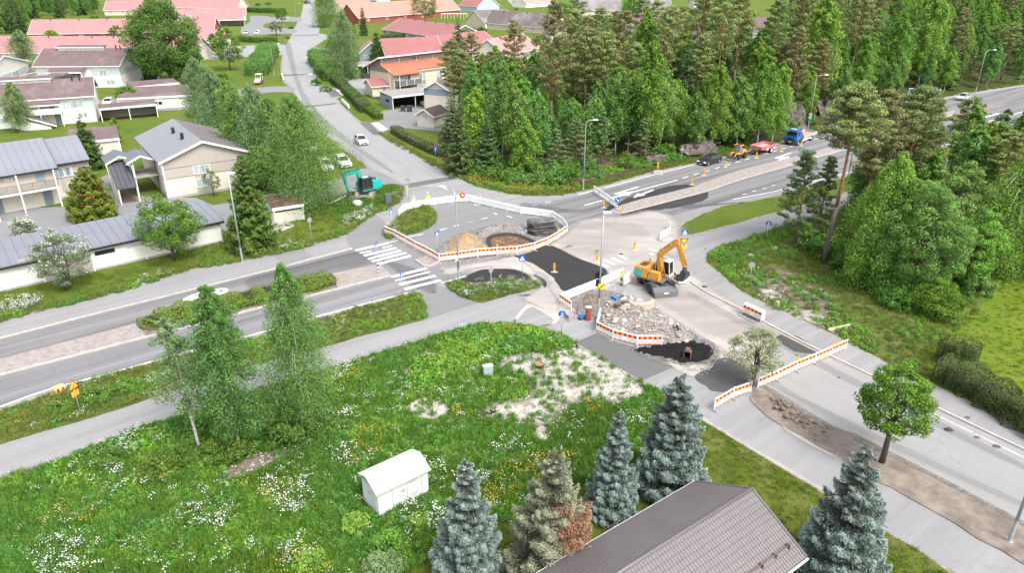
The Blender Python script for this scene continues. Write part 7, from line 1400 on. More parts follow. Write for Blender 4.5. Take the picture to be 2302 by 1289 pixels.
# ---------------------------------------------------------------- foliage
def leaf_mat(name, dark, light, rough=.6, trans=.35, rv=.12, spot=None, wpos=None):
 """leaf colour runs dark to light by the per-leaf value 'tint' (above 1.5: blossom or dead spray colour)"""
 if name in MATS: return MATS[name]
 m = bpy.data.materials.new(name); m.use_nodes = True; MATS[name] = m
 N = m.node_tree.nodes; L = m.node_tree.links; b = N['Principled BSDF']; b.inputs['Roughness'].default_value = rough; b.inputs['Specular IOR Level'].default_value = .25
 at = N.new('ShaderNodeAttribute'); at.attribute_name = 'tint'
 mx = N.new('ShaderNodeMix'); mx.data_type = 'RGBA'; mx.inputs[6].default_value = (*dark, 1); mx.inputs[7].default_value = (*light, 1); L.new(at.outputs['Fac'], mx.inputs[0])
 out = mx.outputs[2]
 if spot:
  g = N.new('ShaderNodeMath'); g.operation = 'GREATER_THAN'; g.inputs[1].default_value = 1.5; L.new(at.outputs['Fac'], g.inputs[0])
  m2 = N.new('ShaderNodeMix'); m2.data_type = 'RGBA'; m2.inputs[7].default_value = (*spot, 1); L.new(out, m2.inputs[6]); L.new(g.outputs[0], m2.inputs[0]); out = m2.outputs[2]
 if wpos:   # stands of different growth over the meadow
  ge = N.new('ShaderNodeNewGeometry'); n = N.new('ShaderNodeTexNoise'); n.inputs['Scale'].default_value = wpos[0]; n.inputs['Detail'].default_value = 4; L.new(ge.outputs['Position'], n.inputs['Vector'])
  r = N.new('ShaderNodeMapRange'); r.inputs['From Min'].default_value = .42; r.inputs['From Max'].default_value = .6; L.new(n.outputs[0], r.inputs['Value'])
  m3 = N.new('ShaderNodeMix'); m3.data_type = 'RGBA'; m3.blend_type = 'MULTIPLY'; L.new(r.outputs[0], m3.inputs[0]); L.new(out, m3.inputs[6]); m3.inputs[7].default_value = (*wpos[1],1); out = m3.outputs[2]
 h = N.new('ShaderNodeHueSaturation'); oi = N.new('ShaderNodeObjectInfo')
 a = N.new('ShaderNodeMapRange'); a.inputs['To Min'].default_value = 1 - rv; a.inputs['To Max'].default_value = 1 + rv; L.new(oi.outputs['Random'], a.inputs['Value']); L.new(a.outputs[0], h.inputs['Value'])
 a2 = N.new('ShaderNodeMapRange'); a2.inputs['To Min'].default_value = .5 + rv * .12; a2.inputs['To Max'].default_value = .5 - rv * .12
 w = N.new('ShaderNodeTexWhiteNoise'); w.noise_dimensions = '1D'; L.new(oi.outputs['Random'], w.inputs['W']); L.new(w.outputs['Value'], a2.inputs['Value']); L.new(a2.outputs[0], h.inputs['Hue'])
 L.new(out, h.inputs['Color']); L.new(h.outputs[0], b.inputs['Base Color'])
 if trans:
  t = N.new('ShaderNodeBsdfTranslucent'); L.new(h.outputs[0], t.inputs['Color']); ms = N.new('ShaderNodeMixShader'); ms.inputs[0].default_value = trans
  L.new(b.outputs[0], ms.inputs[1]); L.new(t.outputs[0], ms.inputs[2]); L.new(ms.outputs[0], N['Material Output'].inputs['Surface'])
 return m
def leaves(name, C, L, W, axis, normal, tint, m, extra=None):
 """one small rhombic leaf (two triangles, slightly folded) for every row of C"""
 n = len(C); ax = axis / (np.linalg.norm(axis, axis=1, keepdims=True) + 1e-9)
 sd = np.cross(normal, ax); sd /= (np.linalg.norm(sd, axis=1, keepdims=True) + 1e-9); nm = np.cross(ax, sd)
 L = np.broadcast_to(L, (n,))[:, None]; W = np.broadcast_to(W, (n,))[:, None]
 v = np.empty((n, 4,3)); v[:, 0] = C - ax * L / 2; v[:, 1] = C + sd * W / 2 + nm * W * .15; v[:, 2] = C + ax * L / 2; v[:, 3] = C - sd * W / 2 + nm * W * .15
 me = bpy.data.meshes.new(name); me.vertices.add(4*n); me.vertices.foreach_set('co', v.ravel())
 me.loops.add(4*n); me.loops.foreach_set('vertex_index', np.arange(4*n, dtype=np.int32)); me.polygons.add(n)
 me.polygons.foreach_set('loop_start', np.arange(0,4*n, 4, dtype=np.int32)); me.update(calc_edges=True)
 at = me.attributes.new('tint', 'FLOAT', 'POINT'); at.data.foreach_set('value', np.repeat(tint, 4)); me.materials.append(m)
 return me
def unit(n, rg): v = rg.normal(size=(n, 3)); return v / np.linalg.norm(v, axis=1, keepdims=True)
def clumps(name, cen, rad, per, leaf, m, seed, flat=.7, spot=0, centre=None, lw=.6, drop=0):
 """leaf clumps: shells of leaves round clump centres; leaves get lighter towards the top of each clump"""
 rg = np.random.default_rng(seed); k = len(cen); idx = np.repeat(np.arange(k), per)
 d = unit(len(idx), rg); r = rg.uniform(.55,1.0, len(idx)) ** .6
 C = cen[idx] + d * (r * rad[idx])[:, None] * np.array([1,1, flat]); 
 if drop: C[:, 2] -= drop * rad[idx] * rg.random(len(idx)) ** 2
 nrm = d + np.array([0,0,.6]) + rg.normal(size=d.shape) * .45
 ax = rg.normal(size=d.shape) + np.array([0,0,-.4 if drop else 0])
 ct = rg.uniform(-.22,.22, k)
 t = np.clip(.45 + ct[idx] + .28 * d[:, 2] + rg.normal(size=len(idx)) * .12,0,1)  # tint rises towards the clump top, plus random spread
 if spot: t[(rg.random(len(idx)) < spot * (rg.random(k)[idx] * 1.6)) & (d[:, 2] > 0)] = 2.0
 s = rg.uniform(.7,1.25, len(idx))
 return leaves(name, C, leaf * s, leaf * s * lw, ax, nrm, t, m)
def tree_parts(crown, trunk_mb, tm): return crown, trunk_mb.mesh('trunk', tm, True)
BARK = mat('grey_brown_bark', (.10,.08,.065),.95,.3,6, bump=.5)
BIRCH_BARK = mat('white_birch_bark', (.55,.53,.49),.85,.12,4, col2=(.06,.055,.05), f2=.60, stretch=(1,1,6))
PINE_BARK = mat('orange_pine_bark', (.33,.15,.075),.9,.25,3, bump=.4, col2=(.24,.12,.07))
PINE_LOW = mat('grey_pine_bark', (.14,.115,.10),.95,.25,3, bump=.6)
def limb(mb, p, q, r0, r1, n=4, bend=.1, mi=0, rg=random):
 m_ = (Vector(p) + Vector(q)) / 2 + Vector((rg.uniform(-1,1), rg.uniform(-1,1), rg.uniform(-.3,1))) * bend * (Vector(q) - Vector(p)).length
 mb.tube([p, m_, q],[r0,(r0+r1)/2, r1], n, mi)
def broadleaf(h, r, seed, m, leaf=.3, n=70, per=90, base=.22, trunk_r=.16, bark=None, crad=.22, spot=0, top=.85, lean=0, stems=1):
 rr = random.Random(seed); rg = np.random.default_rng(seed); mb = MB(); cz = h * (base + 1) / 2; hz = h * (1 - base) / 2; cen = []; rad = []
 for k in range(n):
  d = unit(1, rg)[0]; q = rg.uniform(.45,.98) ** .55
  w = 1 - .35 * max(0, d[2]) * top
  c = np.array([d[0]*r*q*w + lean*d[2], d[1]*r*q*w, cz + d[2]*hz*q*.93]) + rg.normal(size=3) * r * .06
  cen.append(c); rad.append(r * crad * rg.uniform(.7,1.35) * (1 if d[2] < .5 else .8))
 for s_ in range(stems):
  off = Vector((rr.uniform(-.3,.3), rr.uniform(-.3,.3),0)) * (stems > 1)
  mb.tube([off*.3, off*1.2 + Vector((0,0, h*base)), off*2 + Vector((0,0, h*.55)), off*2.2 + Vector((lean, 0, h*.82))],[trunk_r*1.25, trunk_r, trunk_r*.55, trunk_r*.15],7)
 for k in range(0, n, 3):
  c = cen[k]; z0 = h * rr.uniform(base*.9,.6); limb(mb, (0,0, min(z0, c[2]*.9)), tuple(c), trunk_r*.4, trunk_r*.08,4,.08,0, rr)
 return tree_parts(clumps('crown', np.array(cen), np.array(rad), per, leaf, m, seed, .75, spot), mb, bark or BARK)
def birch(h, r, seed, m, leaf=.22, nb=60, per=110, base=.2, trunk_r=.11, droop=1.0, lean=.3, power=.8):
 rr = random.Random(seed); mb = MB(); pts = []; rad = []
 sp = lambda z: Vector((lean * (z/h)**2 * h*.08 + math.sin(z*.5+seed)*.06*h/12, math.cos(z*.4+seed)*.05*h/12, z))
 zz = [h*k/8 for k in range(9)]; mb.tube([sp(z) for z in zz],[trunk_r*(1-.95*z/h)+.012 for z in zz],7)
 for k in range(nb):
  t = (k + rr.random()) / nb; z = h * (base + (1-base) * t); tt = (z/h - base) / (1 - base)
  Lb = r * (math.sin(math.pi * (.24 + .74*tt)) ** power) * rr.uniform(.65,1.12); a = k * 2.399 + rr.uniform(-.3,.3)
  p0 = sp(z); rise = Lb * rr.uniform(.35,.8); e = p0 + Vector((math.cos(a)*Lb, math.sin(a)*Lb, rise - droop*Lb*.35))
  mid = p0 + Vector((math.cos(a)*Lb*.5, math.sin(a)*Lb*.5, rise*.8)); mb.tube([p0, mid, e],[trunk_r*.25*(1-tt*.7), trunk_r*.12,.006],3)
  for f in (.3,.52,.76,1.0):
   q = (p0.lerp(mid, f*2) if f < .5 else mid.lerp(e, f*2-1)); pts.append(tuple(q - Vector((0,0, droop*.12*Lb*f)))); rad.append(max(.10, Lb*.36*(1.15-.35*f)))
 for _ in range(2): pts.append(tuple(sp(h*rr.uniform(.93,.99)))); rad.append(.16)
 pts = np.array(pts); rad = np.array(rad)
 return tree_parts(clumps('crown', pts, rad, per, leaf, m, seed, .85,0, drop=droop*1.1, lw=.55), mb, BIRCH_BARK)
def spruce(h, r, seed, m, layers=26, leaf=.34, dens=34, trunk_r=.14, power=.85, droop=.25, base=.04, gap=.0, spot=None, lw=.35, fill=1.0, bark=None):
 """whorls of drooping boughs carrying flat sprays of needles"""
 rr = random.Random(seed); rg = np.random.default_rng(seed); mb = MB(); mb.tube([(0,0,0),(0,0, h*.5),(0,0, h*.98)],[trunk_r, trunk_r*.6,.01],7)
 C = []; A = []; Nn = []; T = []; S = []
 for i in range(layers):
  t = (i + .5*rr.random()) / layers; z = h * (base + (1-base) * t**.93); Lr = r * (1 - t) ** power + .12; nb = max(4, int(9*(1-t)+4.5))
  a0 = rr.random() * 6.28
  for j in range(nb):
   if rr.random() < gap: continue
   z = h * (base + (1-base) * min(.985, max(0, t + rr.uniform(-.9,.9)/layers))**.93); Lb = Lr * rr.uniform(.62,1.15); a = a0 + j*6.283/nb + rr.uniform(-.22,.22); dr = droop * rr.uniform(.7,1.3)
   d = np.array([math.cos(a), math.sin(a),0]); s = np.array([-math.sin(a), math.cos(a),0])
   tip = np.array([0,0, z]) + d*Lb + np.array([0,0,-dr*Lb + .12*Lb]); mb.tube([(0,0, z), tuple(d*Lb*.6 + np.array([0,0, z - dr*Lb*.8])), tuple(tip)],[.035*Lb, .02*Lb, .005],3)
   n = max(5, int(dens * Lb * fill)); f = rg.random(n) ** .6; side = rg.uniform(-1,1, n)
   w = Lb * .34 * np.sin(np.pi * np.clip(f*.85 + .12,0,1))
   P = np.array([0,0, z]) + d * (f*Lb)[:, None] + np.array([0,0,1]) * (-dr*Lb*np.sin(f*2.0)*1.0 + .16*Lb*f**3)[:, None] + s * (side*w)[:, None]
   P[:, 2] += rg.normal(size=n) * Lb * .055 - np.abs(side) * w * .55 - rg.random(n) * leaf * .3
   ax = d*(.9) + s * (side * .9)[:, None] + rg.normal(size=(n, 3))*.22; ax[:, 2] -= .15
   C.append(P); A.append(ax); Nn.append(np.array([0,0,1]) + rg.normal(size=(n, 3))*.35 + d*.25)
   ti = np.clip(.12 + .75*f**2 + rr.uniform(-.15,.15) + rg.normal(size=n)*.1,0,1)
   if spot and spot(np.array([math.cos(a), math.sin(a)]), t): ti[:] = np.where(rg.random(n) < .85,2.0, ti)
   T.append(ti); S.append(leaf * rg.uniform(.7,1.2, n) * (.7 + .3*(1-t)))
 C, A, Nn, T, S = map(np.concatenate, (C, A, Nn, T, S))
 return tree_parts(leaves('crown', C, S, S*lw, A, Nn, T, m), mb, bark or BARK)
def pine(h, r, seed, m, base=.5, leaf=.3, n=46, per=90, trunk_r=.17, lean=.0, young=False, flat=.5):
 rr = random.Random(seed); rg = np.random.default_rng(seed); mb = MB(); sp = lambda z: Vector((lean*z/h + math.sin(z*.25+seed)*.18, math.cos(z*.22+seed)*.18, z))
 zz = [h*k/9 for k in range(10)]; w = [trunk_r*(1.1-.85*z/h) for z in zz]
 mb.tube([sp(z) for z in zz[:4]], w[:4],8,1); mb.tube([sp(z) for z in zz[3:]], w[3:],8,0)
 cen = []; rad = []
 for k in range(n):
  t = (k + rr.random()) / n; z = h*(base + (1-base)*t*.97); prof = (math.sin(math.pi*(t*.78+.2))**.7) if not young else (1-t)**.75+.12
  Lb = r * prof * rr.uniform(.55,1.08); a = k*2.399 + rr.uniform(-.4,.4); p0 = sp(z - Lb*.1)
  e = p0 + Vector((math.cos(a)*Lb, math.sin(a)*Lb, Lb*rr.uniform(.05,.5))); limb(mb, p0, e, trunk_r*.22,.015,4,.12,0, rr)
  for f in (.5,.78,1.0):
   q = p0.lerp(e, f); cen.append((q.x + rr.uniform(-.2,.2), q.y + rr.uniform(-.2,.2), q.z + .1)); rad.append(r*.17*rr.uniform(.7,1.3)*(1 if not young else .75))
 for k in range(int(h*.5)):   # dead snags on the bare stem
  z = h*rr.uniform(base*.5, base); a = rr.random()*6.28; mb.tube([sp(z), sp(z)+Vector((math.cos(a), math.sin(a),.1))*rr.uniform(.4,1.2)],[.03,.008],3)
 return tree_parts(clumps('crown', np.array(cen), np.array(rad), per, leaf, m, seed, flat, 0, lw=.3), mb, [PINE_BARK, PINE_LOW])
def shrub(h, r, seed, m, leaf=.16, n=34, per=90, spot=0, crad=.3):
 rr = random.Random(seed); rg = np.random.default_rng(seed); mb = MB(); cen = []; rad = []
 for k in range(n):
  d = unit(1, rg)[0]; d[2] = abs(d[2]); q = rg.uniform(.35,.95)**.6; c = np.array([d[0]*r*q, d[1]*r*q, h*.12 + d[2]*h*.78*q]); cen.append(c); rad.append(r*crad*rg.uniform(.6,1.2))
 for k in range(0, n, 3): limb(mb, (0,0,0), tuple(cen[k]),.02*h, .006,3,.1,0, rr)
 return tree_parts(clumps('crown', np.array(cen), np.array(rad), per, leaf, m, seed, .8, spot), mb, BARK)

LM_BIRCH = leaf_mat('birch_leaves', (0.081,0.167,0.039),(0.259,0.444,0.104), rv=.16)
LM_BIRCH2 = leaf_mat('birch_leaves_grey', (0.117,0.184,0.076),(0.321,0.444,0.185), rv=.1)
LM_LIME = leaf_mat('light_birch_leaves', (0.108,0.217,0.032),(0.303,0.503,0.079), rv=.14)
LM_BROAD = leaf_mat('broad_leaves', (0.065,0.142,0.016),(0.199,0.373,0.045), rv=.14, spot=(.75,.75,.6))
LM_ROWAN = leaf_mat('rowan_leaves', (0.101,0.150,0.072),(0.254,0.338,0.169), spot=(.78,.77,.66))
LM_PALE = leaf_mat('pale_rowan_leaves', (0.126,0.174,0.069),(0.344,0.419,0.173), spot=(.62,.60,.38))
LM_DARKT = leaf_mat('aspen_leaves', (0.060,0.131,0.030),(0.185,0.348,0.065))
LM_SPRUCE = leaf_mat('spruce_needles', (0.031,0.062,0.017),(0.139,0.253,0.043),.65,.12)
LM_FSPR = leaf_mat('forest_spruce_needles', (0.048,0.096,0.034),(0.166,0.268,0.083),.7,.1,.2)
LM_PINE = leaf_mat('pine_needles', (0.120,0.151,0.052),(0.321,0.403,0.133),.7,.12,.16)
LM_PINE2 = leaf_mat('brown_green_pine_needles', (0.120,0.122,0.052),(0.290,0.301,0.121),.7,.1,.12)
LM_PINEY = leaf_mat('dark_pine_needles', (0.070,0.110,0.047),(0.207,0.297,0.114),.7,.1)
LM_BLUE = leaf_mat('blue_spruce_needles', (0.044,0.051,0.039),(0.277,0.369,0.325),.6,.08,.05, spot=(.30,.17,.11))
LM_OLIVE = leaf_mat('olive_spruce_needles', (0.065,0.061,0.037),(0.333,0.358,0.234),.6,.08,.03, spot=(.33,.165,.10))
LM_THUJA = leaf_mat('thuja_sprays', (0.065,0.101,0.017),(0.261,0.329,0.051),.7,.1,.05, spot=(.19,.07,.035))
LM_SHRUB = leaf_mat('shrub_leaves', (0.061,0.127,0.022),(0.190,0.355,0.055), rv=.2, spot=(.75,.75,.7))
LM_HEDGE = leaf_mat('hedge_leaves', (0.060,0.095,0.030),(0.198,0.276,0.086), rv=.08, spot=(.5,.45,.42))
LM_SPIREA = leaf_mat('spirea_leaves', (0.112,0.168,0.028),(0.314,0.405,0.074), rv=.1)

def place(kind, parts, pos, rz, sc, label, cat='tree', group=None):
 t = thing(kind, label, cat, pos, rz, group)
 t.scale = sc if hasattr(sc, '__len__') else (sc, sc, sc)
 for nm, me in (('crown', parts[0]),('trunk', parts[1])):
  o = bpy.data.objects.new(nm if kind not in ('shrub',) or nm == 'crown' else 'stems', me); COL.objects.link(o); o.parent = t
 return t
def hpx(yb, yt): return H * (yb - yt) * (4243 + 103) / ((yb + 103) * (4243 - yt))
def ppm(y): return (y + 103) * .91 / H
# ---------------------------------------------------------------- single trees, each with its own shape
def own(kind, gen, x, yb, yt, label, wpx=None, rz=0, cat='tree', h=None, z=None, group=None, **kw):
 h = h or hpx(yb, yt); r = (wpx / ppm(yb) / 2 * .92) if wpx else h * .25
 p = G(x, yb); p.z = hill(p.x, p.y) if z is None else z
 parts = gen(h, r, int(x*7 + yb), **kw)
 return place(kind, parts, p, rz, 1, label, cat, group)
# near left birches
own('birch_tree', birch, 450,1018,715, 'thin sparse birch leaning left beside the foreground path, its lower stem bare and white', 125, m=LM_BIRCH2, leaf=.14, nb=34, per=90, base=.30, lean=-.5, droop=.5, rz=0)
own('birch_tree', birch, 540,1020,645, 'middle birch of the three by the foreground path, bushy with a thin spiky top', 150, m=LM_BIRCH, leaf=.14, nb=74, per=120, base=.12, lean=-.2, droop=.8, power=.8)
own('weeping_birch', birch, 688,962,592, 'tall weeping birch with hanging twigs, rightmost of the three by the foreground path', 165, m=LM_BIRCH, leaf=.12, nb=84, per=150, base=.10, lean=-.1, droop=2.0, power=.9)
own('shrub', shrub, 665,990,0, 'dark broad-leaved bush at the foot of the weeping birch', 125, cat='bush', h=2.6, m=LM_DARKT, leaf=.16, n=44, per=110)
own('shrub', shrub, 520,1030,0, 'bright green bush at the foot of the middle birch', 110, cat='bush', h=2.2, m=LM_SHRUB, leaf=.14, n=40, per=110)
own('shrub', shrub, 420,1045,0, 'low mixed bush under the leaning birch by the path', 110, cat='bush', h=1.4, m=LM_SHRUB, leaf=.13, n=36, per=100)
# the foreground spruces
own('blue_spruce', spruce, 1057,1310,1030, 'pale grey-green spruce, leftmost of the row beside the brown tiled roof', 185, m=LM_BLUE, layers=26, leaf=.18, dens=275, trunk_r=.16, power=.72, droop=.28, lw=.42)
own('spruce_tree', spruce, 1240,1300,1012, 'yellowish spruce with reddish dead boughs on its right side', 240, m=LM_OLIVE, layers=26, leaf=.18, dens=261, trunk_r=.16, power=.62, droop=.25, lw=.42, gap=.06, spot=lambda d, t: d[0] > .2 and d[1] < .5 and .10 < t < .66 and random.random() < .55)
own('blue_spruce', spruce, 1376,1150,925, 'slim blue spruce between the yellowish spruce and the densest blue one', 125, m=LM_BLUE, layers=25, leaf=.18, dens=246, trunk_r=.14, power=.62, droop=.34, lw=.42)
own('blue_spruce', spruce, 1503,1098,838, 'densest blue spruce, standing just behind the corner of the brown tiled roof', 175, m=LM_BLUE, layers=25, leaf=.19, dens=261, trunk_r=.16, power=.60, droop=.20, lw=.45)
own('blue_spruce', spruce, 1878,1300,998, 'wide blue spruce between the brown tiled roof and the footpath', 215, m=LM_BLUE, layers=23, leaf=.19, dens=275, trunk_r=.18, power=.66, droop=.34, lw=.42, gap=.08)
# verge trees on the side road
own('maple_tree', broadleaf, 1982,1042,812, 'round bright green maple standing on the bare soil strip', 172, m=LM_BROAD, leaf=.17, n=105, per=130, base=.27, trunk_r=.17, crad=.2)
own('rowan_tree', broadleaf, 1688,868,738, 'small open rowan with pale blossom by the barrier across the side road', 135, m=LM_PALE, leaf=.12, n=90, per=75, base=.22, trunk_r=.10, crad=.17, spot=.12, lean=.2, stems=2)
# left gardens
own('rowan_tree', broadleaf, 155,650,515, 'rowan covered in white blossom in front of the long garage', 128, m=LM_ROWAN, leaf=.15, n=90, per=110, base=.10, trunk_r=.10, crad=.19, spot=.32, stems=3)
own('maple_tree', broadleaf, 392,585,440, 'round bright green maple hiding part of the long garage', 152, m=LM_BROAD, leaf=.2, n=100, per=120, base=.14, trunk_r=.15, crad=.2, spot=.008)
own('spruce_tree', spruce, 572,560,345, 'tall green spruce behind the lamp post at the end of the garage', 130, m=LM_SPRUCE, layers=30, leaf=.32, dens=78, power=.72, droop=.22, gap=.08, lw=.42)
own('thuja_bush', spruce, 214,492,372, 'dense olive cone-shaped conifer with brown dead patches', 108, m=LM_THUJA, layers=34, leaf=.22, dens=130, power=.50, droop=.0, lw=.6, spot=lambda d, t: d[0] > -.3 and d[1] < .2 and .15 < t < .7 and random.random() < .30)
own('spruce_tree', spruce, 206,378,262, 'dark spruce between the grey-roofed house and the hipped grey house', 78, m=LM_SPRUCE, layers=24, leaf=.36, dens=60, power=.7, droop=.25, lw=.42)
own('shrub', shrub, 57,530,0, 'bush covered in white blossom beside the garage roof', 66, cat='bush', h=2.6, m=LM_ROWAN, leaf=.16, n=34, per=100, spot=.85)
own('shrub', broadleaf, 481,442,378, 'small open grey-green tree against the end wall of the hipped house', 44, h=4.2, m=LM_BIRCH2, leaf=.15, n=34, per=60, base=.25, trunk_r=.06, crad=.2)
own('maple_tree', broadleaf, 292,238,190, 'small round bright tree in front of the brown carport', 54, m=LM_BROAD, leaf=.26, n=50, per=80, base=.15, crad=.24)
own('birch_tree', birch, 48,296,186, 'slim birch rising over the brown roof at the left edge', 66, m=LM_BIRCH2, leaf=.24, nb=46, per=80, droop=1.4)
own('birch_tree', birch, 60,152,68, 'birch standing behind the leftmost white gable', 62, m=LM_BIRCH2, leaf=.32, nb=40, per=70)
own('birch_tree', birch, 124,118,70, 'low birch top in front of the long red roof', 56, m=LM_LIME, leaf=.3, nb=40, per=60)
own('broadleaf_tree', broadleaf, 268,92,58, 'small bright tree before the long red-roofed row', 36, m=LM_BROAD, leaf=.4, n=30, per=60, h=6)
own('aspen_tree', broadleaf, 385,188,-20, 'great dark leafy tree towering over the red roofs, left of the street', 172, m=LM_DARKT, leaf=.46, n=260, per=120, base=.06, trunk_r=.3, crad=.2, top=1.5)
own('spruce_tree', spruce, 335,175,20, 'dark spruce half merged into the great leafy tree', 70, m=LM_FSPR, layers=26, leaf=.5, dens=34)
own('broadleaf_tree', broadleaf, 430,190,90, 'lower leafy tree on the right flank of the great dark tree', 80, m=LM_DARKT, leaf=.36, n=70, per=100, base=.08)
# row of birches between the hipped house and the street
for x, yb, yt, w, lb, mm in [(470,300,128,74,'tall pale birch, leftmost of the row beside the hipped house',LM_BIRCH2),(508,330,160,70,'slender birch second from the left in the row beside the hipped house',LM_BIRCH2),(552,392,180,86,'birch with a dense dark middle behind the hipped house',LM_BIRCH),
     (598,402,190,84,'birch in the middle of the row, in front of the road roller',LM_BIRCH2),(640,424,222,90,'birch standing over the blue car',LM_BIRCH),(700,470,216,150,'broad birch with a visible white stem right behind the bin shelter',LM_BIRCH)]:
 own('birch_tree', birch, x, yb, yt, lb, w*1.3, m=mm, leaf=.22 if w < 100 else .19, nb=70 if w < 100 else 90, per=110 if w < 100 else 150, base=.08, droop=1.4, lean=-.8)
own('broadleaf_tree', broadleaf, 600,425,320, 'dark leafy tree filling the gap under the birches', 130, m=LM_DARKT, leaf=.28, n=90, per=110, base=.05)
own('broadleaf_tree', broadleaf, 533,396,300, 'dark leafy tree against the right side of the hipped house', 70, m=LM_DARKT, leaf=.28, n=60, per=90, base=.05)
own('shrub', shrub, 735,345,0, 'bush at the roadside next to the parked white cars', 60, cat='bush', h=2.5, m=LM_BIRCH, leaf=.2, n=34, per=80)
# along the street, further up
own('maple_tree', broadleaf, 518,158,56, 'rounded green tree on the lawn by the side street', 74, m=LM_BROAD, leaf=.36, n=70, per=90, base=.16)
own('broadleaf_tree', broadleaf, 494,132,68, 'smaller darker tree behind the rounded one by the side street', 44, m=LM_DARKT, leaf=.36, n=50, per=80)
own('rowan_tree', broadleaf, 622,80,44, 'small rowan with pale blossom between hedge and street', 34, m=LM_ROWAN, leaf=.34, n=40, per=60, spot=.2)
own('broadleaf_tree', broadleaf, 635,52,16, 'young tree on the traffic island by the far car park', 34, m=LM_BROAD, leaf=.4, n=40, per=60)
own('birch_tree', birch, 736,60,-40, 'dark birch overhanging the far end of the street', 72, m=LM_BIRCH, leaf=.4, nb=60, per=90, droop=1.6, base=.05)
own('weeping_birch', birch, 778,178,22, 'tall airy birch on the right side of the street near the red roofs', 84, m=LM_BIRCH2, leaf=.3, nb=70, per=110, droop=1.8, base=.08)
own('birch_tree', birch, 757,148,70, 'lower birch beside the street hedge', 56, m=LM_BIRCH, leaf=.3, nb=50, per=90, droop=1.4, base=.08)
own('spruce_tree', spruce, 818,80,14, 'pencil-thin dark spruce before the orange-roofed row', 22, m=LM_FSPR, layers=24, leaf=.42, dens=60, power=.5)
own('spruce_tree', spruce, 797,88,44, 'small dark spruce left of the pencil-thin one', 18, m=LM_FSPR, layers=16, leaf=.42, dens=50)
own('spruce_tree', spruce, 850,142,68, 'stout spruce beside the balcony house', 46, m=LM_SPRUCE, layers=22, leaf=.42, dens=52, power=.6)
own('broadleaf_tree', broadleaf, 957,48,-30, 'leafy tree between the two orange-roofed wings', 66, m=LM_DARKT, leaf=.44, n=80, per=90, base=.06)
own('spruce_tree', spruce, 1032,158,38, 'drooping dark spruce behind the balcony house', 76, m=LM_FSPR, layers=22, leaf=.5, dens=40, droop=.5, gap=.12)
own('broadleaf_tree', broadleaf, 976,118,97, 'round light green bush in front of the red roof', 36, m=LM_LIME, leaf=.3, n=40, per=80, h=4.5, base=.05)
own('broadleaf_tree', broadleaf, 1258,50,0, 'dark leafy tree between the brown and the grey roofs', 56, m=LM_DARKT, leaf=.5, n=60, per=80)
own('birch_tree', birch, 1418,55,-16, 'birch standing before the cream row house', 46, m=LM_LIME, leaf=.45, nb=50, per=80)
own('broadleaf_tree', broadleaf, 1048,100,62, 'grey-green garden tree next to the balcony house roof', 40, m=LM_BIRCH2, leaf=.34, n=44, per=70)
G_SH = 'low garden shrubs'
for i, (x, y, w, h_, m_) in enumerate([(733,205,34,2,LM_BIRCH),(790,168,40,3.5,LM_BIRCH),(712,192,26,2.2,LM_SHRUB),(755,160,44,3.4,LM_SHRUB),(820,130,34,2.6,LM_DARKT),(835,150,30,1.8,LM_SHRUB),(785,120,30,2.6,LM_DARKT),(870,88,22,2,LM_SHRUB),(890,74,18,1.6,LM_SHRUB),
     (1045,75,26,3,LM_SHRUB),(1065,90,26,3,LM_BIRCH2),(1085,72,24,2.6,LM_SHRUB),(1028,100,30,3,LM_HEDGE),(1205,98,22,3,LM_SHRUB),(1340,44,30,2.6,LM_SHRUB),(1310,58,20,3,LM_LIME),(1280,52,18,3.5,LM_LIME),(1160,22,12,1.6,LM_LIME),(1172,14,10,1.6,LM_LIME),(1198,12,10,1.6,LM_SHRUB),
     (240,44,22,2.2,LM_BIRCH2),(212,42,22,1.8,LM_SHRUB),(300,42,24,2.4,LM_BIRCH2),(500,180,30,2.4,LM_BROAD),(655,64,14,1.2,LM_SHRUB),(645,86,18,1,LM_SHRUB),(580,12,14,2,LM_FSPR),(603,10,14,2,LM_FSPR),(1000,122,30,2.4,LM_HEDGE),(905,182,8,1,LM_SHRUB),(1110,150,60,4,LM_HEDGE),(690,8,20,3,LM_SHRUB),(752,10,20,4,LM_DARKT),(262,320,30,3.2,LM_LIME),(258,290,22,3,LM_LIME),(428,262,24,2,LM_LIME)]):
 own('shrub', shrub, x, y, 0,['rounded garden shrub between the houses and gardens up the street', 'leafy garden shrub between the houses and gardens up the street'][i % 1], w, cat='bush', h=h_, m=m_, leaf=.34 if y < 200 else .24, n=26, per=50, group=G_SH, spot=.12 if m_ in (LM_HEDGE, LM_ROWAN) else 0)
for x, y, w, h_, lb in [(215,905,80,1.3,'dark bush on the grass strip right of the tilted roadworks sign'),(290,880,60,1.1,'low bush on the grass strip, further right of the roadworks sign'),(120,925,50,.8,'small bush on the grass strip left of the roadworks sign'),(250,1045,90,1.2,'bush between footpath and meadow at the lower left'),(350,1065,110,1.3,'bush left of the three foreground birches')]:
 own('shrub', shrub, x, y, 0, lb, w, cat='bush', h=h_, m=LM_SHRUB, leaf=.13, n=50, per=90, spot=.02)
